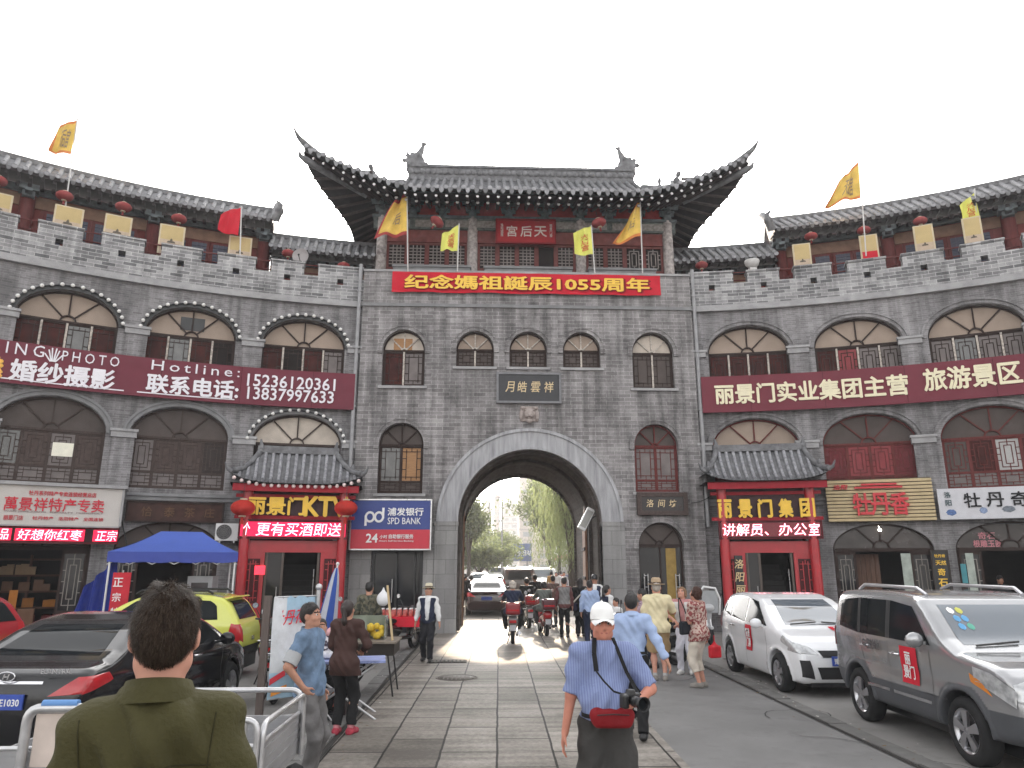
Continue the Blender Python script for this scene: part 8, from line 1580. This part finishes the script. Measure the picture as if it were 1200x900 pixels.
# people by the right pier
G = 'people standing by the right pier'
p = ppx(691, 19.2); person('person in a pale blue shirt seen from behind beside the right pier', p, R_(-10), 1.62, LBLUE, NAVY, sleeve=1.9, loose=.024, hair='short', res=.018, group=G)
p = ppx(697, 21.6); person('guard in a peaked cap and dark waistcoat under the right side of the arch', p, R_(170), 1.72, WHT, BLK, sleeve=1.9, vest=NAVY, hair='crop', hat='cap', hatm=BLACK, res=.018, group=G)
p = ppx(712, 17.8); person('woman with a dark ponytail facing right beside the right pier', p, R_(-70), 1.55, WHT, NAVY, sleeve=.9, vest=NAVY, hair='pony', res=.018, group=G, hp=-10)
p = ppx(718, 17.0); person('small child in white held close by the ponytailed woman', (p[0]+.06, p[1], 0), R_(120), 1.28, WHT, NAVY, sleeve=.9, hair='short', res=.018, group=G)
p = PZ(681, 746); BKW = person('person in long black clothes with a pale bag strap across the back', (p.x, p.y, 0), R_(-12), 1.63, BLK, BLK, sleeve=1.95, hem=.62, loose=.035, hair='long', res=.016, shoe=BLACK); 
o = thing('sling_bag', 'dark sling bag on a pale strap worn by the person in long black clothes', 'bag', Vector((p.x-.26, p.y-.18, .74))); sd = SDF((-.2, -.12, -.05), (.25, .15, .3), .015); sd.rbox((0, 0, .1), (.14, .05, .11), .03); mb = MB(); sd.mesh(mb); mb.build('pouch', mat('bag_navy', (.02, .018, .04), .6), o, True); mb = MB(); mb.obox((-.02, -.04, .18), (.42, .02, .62), .04, .008, (0, 1, 0)); mb.build('strap', mat('pale_strap', (.5, .47, .42), .6), o, True)
p = ppx(661, 21.8); person('man in a grey waistcoat seen from behind in front of the arch', p, R_(-4), 1.66, cloth('maroon_sleeve', (.12, .05, .05)), BLK, sleeve=1.9, vest=GREY, hair='crop', res=.016, hem=.86)
p = ppx(648, 25.5); person('man in a dull brown jacket walking under the arch', p, R_(0), 1.66, cloth('dull_brown', (.13, .085, .075)), CHAR, sleeve=1.9, hair='crop', res=.018, hem=.86)
# riders
def rider(pos, rz, label, top, bot, hm, hair='crop', hat=None, H=1.62):
    return person(label, pos, rz, H, top, bot, sleeve=1.92, loose=.03, hem=.80, pel=(0, -.30, .90), lean=9, LF=(-.20, .14, .42), RF=(.20, .14, .42), LH=(-.32, .40, 1.10), RH=(.32, .40, 1.10), LE=(-1, -.6, -.3), RE=(1, -.6, -.3), LK=(-.5, 1, .4), RK=(.5, 1, .4), hair=hair, hm=hm, res=.016, hat=hat)
rider(SC1, R_(-2), 'white-haired man in a dark blue jacket riding the grey scooter', NAVY, BLK, H_GRY, 'bob'); rider(SC2, R_(4), 'person in a grey green jacket riding the red scooter', cloth('grey_green', (.12, .135, .125)), cloth('grey_trousers', (.06, .06, .062)), H_BLK, 'bob', H=1.56); rider(SC3, R_(6), 'man in a black jacket riding the dark scooter under the arch', BLK, BLK, H_BLK)
p = ppx(545, 31.5); FB = person('person in black walking at the left end of the passage', p, R_(0), 1.66, BLK, BLK, sleeve=1.9, hair='crop', res=.02, hem=.84); p = ppx(552, 33.0); person('person in a dull pink jacket beyond the left end of the passage', p, R_(10), 1.6, cloth('dull_pink', (.30, .17, .16)), CHAR, sleeve=1.9, hair='bob', res=.02, hem=.84)
p = ppx(627, 27.5); person('man in dark clothes walking between the riders under the arch', p, R_(5), 1.68, CHAR, BLK, sleeve=1.9, hair='crop', res=.02, hem=.84)
u = 11.75; q = wing_pt(u, .9, 0); person('man in a dark jacket standing inside the white-signed shop', q, R_(150), 1.7, CHAR, BLK, sleeve=1.95, hair='short', res=.018, hem=.84, hp=14, hy=25)
FAR = [(646, 44, (.5, .3, .1)), (652, 40, (.6, .6, .6)), (657, 47, (.35, .08, .08)), (661, 41, (.55, .55, .58)), (667, 50, (.2, .2, .3)), (536, 48, (.2, .2, .22)), (541, 55, (.5, .2, .2))]
f0 = person('x', (0, 0, 0), 0, 1.66, cloth('far_coat', (.3, .3, .3)), CHAR, sleeve=1.9, hair='crop', res=.024, hem=.84)['t']
for i, (px, Y, c_) in enumerate(FAR):
    o = f0 if i == 0 else copy_tree(f0); o.location = ppx(px, Y); o.rotation_euler = (0, 0, R_((0, 180, 20, 170, -15, 0, 180)[i])); o['group'] = 'passers-by far down the street'
    o['label'] = 'far passer-by in %s on the %s pavement beyond the arch' % (('an orange coat', 'a white shirt', 'a dark red coat', 'a pale shirt', 'a navy coat', 'a dark coat', 'a red coat')[i], 'right' if px > 600 else 'left')
    for ch in o.children:
        if ch.name.startswith('shirt'): ch.material_slots[0].link = 'OBJECT'; ch.material_slots[0].material = cloth('far_coat_%d' % i, c_)
# ================================================================ street-side things on the left
t = thing('cargo_tricycle', 'grey steel cargo tricycle with tubular rails behind the man in the olive shirt', 'tricycle', (-2.35, 5.95, 0)); x0, x1, y0, y1 = -.86, .86, -.55, .62
SHEET = mat('ribbed_sheet', (.36, .36, .37), .45, metal=.5, var=.2, scale=5, dirt=.4, dcol=(.22, .20, .18))
mb = MB(); mb.box(x0, x1, y0, y1, .50, .54); mb.build('bed', SHEET, t, True)
for a, b, c_, d in ((x0, x1, y0, y0+.02), (x0, x1, y1-.02, y1), (x0, x0+.02, y0+.02, y1-.02), (x1-.02, x1, y0+.02, y1-.02)):
    mb = MB(); mb.box(a, b, c_, d, .542, .80); n = 4
    for z in (.6, .67, .74): mb.box(a-.006, b+.006, c_-.006, d+.006, z, z+.03)
    mb.build('side_panel', SHEET, t, True)
def hoop(name, pts, r=.021, m=GALV):
    P = [Vector(q) for q in pts]; out = [P[0]]
    for a, b, c in zip(P[:-2], P[1:-1], P[2:]):
        d1, d2 = min(.09, (a-b).length*.45), min(.09, (c-b).length*.45); p, q = b+(a-b).normalized()*d1, b+(c-b).normalized()*d2
        for i in range(6): u = i/5; out.append(p*(1-u)**2+b*2*u*(1-u)+q*u*u)
    out.append(P[-1]); mb = MB(); mb.tube(out, r, 10); return mb.build(name, m, t, True)
for y in (y0-.03, y1+.03): hoop('top_rail', [(x0+.75, y, .5), (x0+.75, y, .99), (x1, y, .99), (x1, y, .5)])
hoop('top_rail', [(x1+.03, y0, .5), (x1+.03, y0, .96), (x1+.03, y1, .96), (x1+.03, y1, .5)]); hoop('top_rail', [(x0, y0, .82), (x1, y0, .82)], .016); hoop('top_rail', [(x1, y0, .82), (x1, y1, .82)], .016)
for i in range(5): hoop('upright', [(x1-.08-i*.24, y0-.03, .5), (x1-.08-i*.24, y0-.03, .99)], .013)
hoop('seat_hoop', [(x0+.22, -.62, .55), (x0+.22, -.62, 1.08), (x0+.62, -.62, 1.08), (x0+.62, -.62, .55)], .032); hoop('seat_pad', [(x0+.31, -.62, 1.105), (x0+.54, -.62, 1.105)], .028, mat('blue_tape', (.12, .25, .5), .5)); hoop('handlebar', [(x0-.75, -.95, .75), (x0-.70, -.95, .93), (x0-.25, -.95, .95), (x0-.2, -.8, .7)]); hoop('frame_tube', [(x0-.2, -.8, .7), (x0-.3, -.2, .45), (x0, 0, .45)], .025); hoop('fork', [(x0-.55, -.85, .8), (x0-.75, -.7, .28)], .025)
mb = MB(); mb.box(x0+.27, x0+.57, -.61, -.59, .72, 1.04); mb.build('seat_back', mat('pale_board', (.55, .47, .42), .6, var=.2), t, True)
for wx, wy, ax in ((x0+.1, -.02, 'x'), (x1+.12, 0, 'x'), (x0-.75, -.7, 'x')): mb = MB(); mb.lathe([(.21, -.04), (.27, -.045), (.29, 0), (.27, .045), (.21, .04)], (wx, wy, .29), ax, 24, 0); mb.lathe([(.04, -.03), (.205, -.01), (.205, .01), (.04, .03)], (wx, wy, .29), ax, 20, 1); mb.build('wheel', [TYRE, RIM], t, True)
# vinyl banner on posts
a, b = PY(317, 760, 10.4), PY(366, 760, 10.9); t = thing('banner_stand', 'printed vinyl banner in a timber and steel stand left of the young man', 'banner stand', ((a.x+b.x)/2, 10.6, 0)); loc = Vector(t.location)
zt, zb_ = PY(320, 700, 10.4).z, .28; A, B = Vector((a.x, 10.4, 0))-loc, Vector((b.x, 10.9, 0))-loc
rows = [[A.lerp(B, i/10)+Vector((0, .02*math.sin(i*.9+j*.5), zb_+(zt-zb_)*j/12+.02*(j/12)*math.sin(i*2.2))) for i in range(11)] for j in range(13)]; mb = MB(); mb.grid(rows); mb.mi = [0 if (j > 8 and i > 2) or (j < 3 and i < 9) else 1 for j in range(12) for i in range(10)]; mb.build('sheet', [mat('sky_print', (.36, .52, .66), .5, var=.35, scale=3), mat('pale_print', (.62, .64, .66), .5, var=.3, scale=4, dirt=.5, dcol=(.42, .40, .37))], t, True)
def onsheet(u, v, o=-.02): return A.lerp(B, u)+Vector((0, o-.02, zb_+(zt-zb_)*v))
mb = MB(); V, F = text_geo('牡丹花会', .2, bold=.015, shear=.3, extr=.002, width=.5); mb.mesh([onsheet(.55, .80)+Vector((x, y+x*.75, z+x*.12)) for x, y, z in V], F); mb.build('lettering', mat('banner_red', (.62, .05, .07), .5), t, True)
mb = MB(); mb.mesh([onsheet(.05, .14), onsheet(.95, .34), onsheet(.95, .40), onsheet(.05, .20)], [(0, 1, 2, 3)]); mb.mesh([onsheet(.1, .03), onsheet(.45, .07), onsheet(.45, .13), onsheet(.1, .09)], [(0, 1, 2, 3)], 1); mb.build('printed_stripe', [mat('banner_red', (0, 0, 0)), mat('banner_orange', (.75, .30, .06), .5)], t, True)
mb = MB(); P = [(.40, .22), (.40, .38), (.46, .46), (.5, .52), (.54, .46), (.60, .38), (.60, .22)]; mb.mesh([onsheet(u, v, -.022) for u, v in P], [tuple(range(7))]); mb.build('printed_tower', mat('print_grey', (.22, .24, .30), .5, var=.4), t, True)
mb = MB(); mb.box(A.x-.13, A.x-.04, A.y-.04, A.y+.04, 0, zt+.02); mb.build('timber_post', mat('weathered_timber', (.13, .105, .095), .8, var=.3, stretch=(6, 6, 1), scale=4), t, True)
mb = MB(); mb.tube([(B.x+.04, B.y, 0), (B.x+.04, B.y, zt+.08)], .03, 8); mb.ball((B.x+.04, B.y, zt+.12), .05, 10); mb.build('steel_post', GALV, t, True)
for z in (zt, zb_): mb = MB(); mb.tube([A+Vector((0, .02, z)), B+Vector((0, .02, z))], .012, 6); mb.build('cross_bar', GALV, t, True)
for q in (A, B): mb = MB(); mb.tube([q+Vector((-.3, -.25, .03)), q+Vector((.05, 0, .03)), q+Vector((.3, .2, .03))], .025, 8); mb.build('foot', GALV, t, True)
# folding stall table
def xtable(name, label, loc, rz, L, Wd_, h, topm, legm):
    t = thing(name, label, 'table', loc, rz); mb = MB(); mb.box(-L/2, L/2, -Wd_/2, Wd_/2, h-.03, h); mb.build('table_top', topm, t, True)
    for y in (-Wd_/2+.05, Wd_/2-.05):
        for s_ in (-1, 1): mb = MB(); mb.tube([(s_*L*.42, y, 0), (-s_*L*.42, y, h-.03)], .016, 8); mb.build('leg', legm, t, True)
    return t
p = PZ(425, 775, .74); xtable('folding_table', 'folding table with a blue and white cover behind the woman in brown', (p.x-.35, p.y+.2, 0), R_(8), 1.25, .62, .75, mat('blue_white_cover', (.20, .24, .55), .4, var=.8, scale=5), GALV)
for i, (dx, c_) in enumerate(((-.5, (.6, .2, .25)), (-.2, (.55, .55, .58)), (.05, (.7, .66, .6)))):
    mb = MB(); sd = SDF((-.15, -.12, -.02), (.15, .12, .2), .015); sd.rbox((0, 0, .05), (.1, .08, .045), .03); mb = MB(); sd.mesh(mb); o = mb.build('wrapped_goods', mat('goods_%d' % i, c_, .5, var=.4, scale=20), None, True); o.location = (p.x-.35+dx, p.y+.2, .755); tag(o, ('pink', 'grey', 'cream')[i]+' wrapped goods on the blue covered folding table', 'goods')
q = PZ(388, 838); o = MB(); o.box(-.22, .22, -.18, .18, 0, .34, 0); o.box(-.06, .06, -.19, -.18, .14, .22, 1); o.box(-.23, .23, -.19, .19, .342, .37, 0); o = o.build('storage_box', [mat('dark_box', (.025, .018, .02), .5), mat('box_mark', (.4, .1, .08), .5)], None, True); o.location = q; tag(o, 'dark storage box with a small red mark under the folding table', 'box')
# tray cart with a glass case, bicycle wheels under it
q = PZ(452, 752, .82); t = thing('snack_cart', 'dark wooden tray cart on spoked wheels with a glass case of yellow snacks', 'cart', (q.x-.25, q.y+.3, 0)); mb = MB(); mb.box(-.75, .40, -.42, .42, .62, .80, 0); mb.box(-.78, .43, -.45, .45, .801, .83, 1); mb.build('tray', [mat('dark_tray', (.03, .025, .022), .7), mat('tray_rim', (.20, .17, .14), .6, var=.3)], t, True)
for dx, dy in ((-.95, -.35), (-.95, .45)):
    mb = MB(); c_ = (dx*.55+.0, dy*1.25, .34); mb.lathe([(.305, -.018), (.335, -.02), (.345, 0), (.335, .02), (.305, .018), (.30, 0)], c_, 'y', 30, 0)
    for k in range(18): a_ = k*math.pi/9; mb.tube([c_, (c_[0]+.30*math.cos(a_), c_[1], c_[2]+.30*math.sin(a_))], .003, 4, 1)
    mb.lathe([(.001, -.05), (.03, -.05), (.03, .05), (.001, .05)], c_, 'y', 10, 1); mb.build('wheel', [TYRE, STEEL], t, True)
for x in (-.5, .3):
    for y in (-.35, .35): mb = MB(); mb.tube([(x, y, .62), (x+.1, y, 0)], .015, 6); mb.build('strut', BLACK, t, True)
t2 = thing('glass_case', 'small glass case of yellow snacks standing on the wooden tray cart', 'display case', (q.x-.35, q.y+.35, .831)); gm_ = mat('case_glass', (.22, .25, .20), .08, var=.2, coat=.5); mb = MB(); mb.box(-.36, -.35, -.2, .2, 0, .36); mb.box(.3, .31, -.2, .2, 0, .36); mb.box(-.35, .3, .19, .2, 0, .36); mb.box(-.35, .02, -.2, -.19, 0, .36); mb.build('pane', gm_, t2, True)
mb = MB()
for i in range(14): mb.ball((.12+random.gauss(0, .07), -.05+random.gauss(0, .06), .05+random.random()*.16), .055, 8)
mb.build('snack', mat('yellow_snack', (.70, .48, .06), .6, var=.3, scale=20), t2, True)
mb = MB(); mb.obox((0, 0, 0), (-.12, .05, .85), .10, .025, (1, 0, 0)); o = mb.build('timber_plank', mat('pale_timber', (.55, .42, .25), .7, var=.2, stretch=(5, 5, 1)), None, True); o.location = (q.x+.1, q.y+.05, .835); tag(o, 'pale timber plank leaning upright beside the glass case', 'plank')
mb = MB(); sd = SDF((-.2, -.2, -.05), (.2, .2, .3), .015); sd.ell((0, 0, .1), (.14, .11, .11)); sd.cap((0, 0, .15), (.02, 0, .26), .06, .02, .05); sd.mesh(mb); o = mb.build('plastic_bag', mat('pink_bag', (.62, .30, .32), .4, var=.5, scale=12), None, True); o.location = (q.x-.85, q.y+.1, .835); tag(o, 'pink and white plastic bag on the near end of the wooden tray cart', 'bag')
# red cloth stall
q = PZ(472, 722, .8); t = thing('stall_table', 'table under a red cloth with jars near the straw-hat man', 'table', (q.x, q.y, 0)); mb = MB(); n = 24
mb.box(-.62, .62, -.4, .4, .76, .80, 0); mb.grid([[((.63+.02*j)*math.copysign(min(1, abs(math.cos(a))*1.4), math.cos(a)), (.41+.02*j)*math.copysign(min(1, abs(math.sin(a))*1.4), math.sin(a))+.015*j*math.sin(6*a), .802-.11*j) for a in [2*math.pi*i/48 for i in range(48)]] for j in range(3)], 0, True, True); mb.build('cloth', REDCLOTH, t, True)
for x in (-.5, .5):
    for y in (-.3, .3): mb = MB(); mb.tube([(x, y, 0), (x, y, .76)], .018, 6); mb.build('leg', GALV, t, True)
first = None
for i in range(16):
    x, y = q.x-.5+(i % 8)*.14, q.y-.15+(i//8)*.25
    if first is None:
        first = thing('jar', 'x', 'jar', (x, y, .803), 0, 'jars on the red stall table'); mb = MB(); mb.lathe([(.001, 0), (.045, 0), (.05, .03), (.05, .13), (.035, .16), (.001, .16)], n=12); mb.build('jar_body', mat('jar_red', (.50, .12, .10), .3, var=.6, scale=10), first, True); mb = MB(); mb.lathe([(.001, .185), (.038, .185), (.038, .16), (.001, .16)], n=12); mb.build('lid', WHITE, first, True); o = first
    else: o = copy_tree(first); o.location = (x, y, .803)
    o['label'] = 'small red jar with a white lid on the red stall table'
mb = MB(); sd = SDF((-.2, -.2, -.2), (.2, .2, .3), .015); sd.ell((0, 0, 0), (.13, .10, .14)); sd.cap((0, 0, .1), (0, 0, .22), .05, .015, .05); sd.mesh(mb); o = mb.build('plastic_bag', mat('white_bag', (.68, .68, .70), .4, var=.1), None, True); p = PY(449, 702, 15.3); o.location = p; tag(o, 'white plastic bag held up beside the man in camouflage', 'bag')
for i, px in enumerate((374, 384)): 
    p = PZ(px, 848); mb = MB(); mb.tube([(-.3, 0, .03), (.25, 0, .03)], .03, 8)
t = thing('steel_stool', 'low folding stool of grey tube beside the dark storage box', 'stool', PZ(372, 850)); mb = MB(); mb.box(-.16, .16, -.13, .13, .40, .43); mb.build('seat', mat('stool_seat', (.12, .12, .13), .6), t, True)
for y in (-.12, .12):
    for s_ in (-1, 1): mb = MB(); mb.tube([(s_*.17, y, .012), (-s_*.15, y, .40)], .012, 6); mb.build('leg', GALV, t, True)
# ================================================================ air: thin haze down the street
hz = MB(); hz.box(-950, 950, -350, 1550, -1.2, 62); HZ = bpy.data.materials.new('haze_air'); HZ.use_nodes = True; n_ = HZ.node_tree; n_.nodes.remove(n_.nodes['Principled BSDF']); pvn = n_.nodes.new('ShaderNodeVolumePrincipled'); pvn.inputs['Color'].default_value = (.95, .95, .95, 1); pvn.inputs['Density'].default_value = .0014; pvn.inputs['Anisotropy'].default_value = 0.; n_.links.new(pvn.outputs[0], n_.nodes['Material Output'].inputs['Volume'])
struct(hz.build('haze', HZ), 'stuff'); S.cycles.volume_bounces = 0
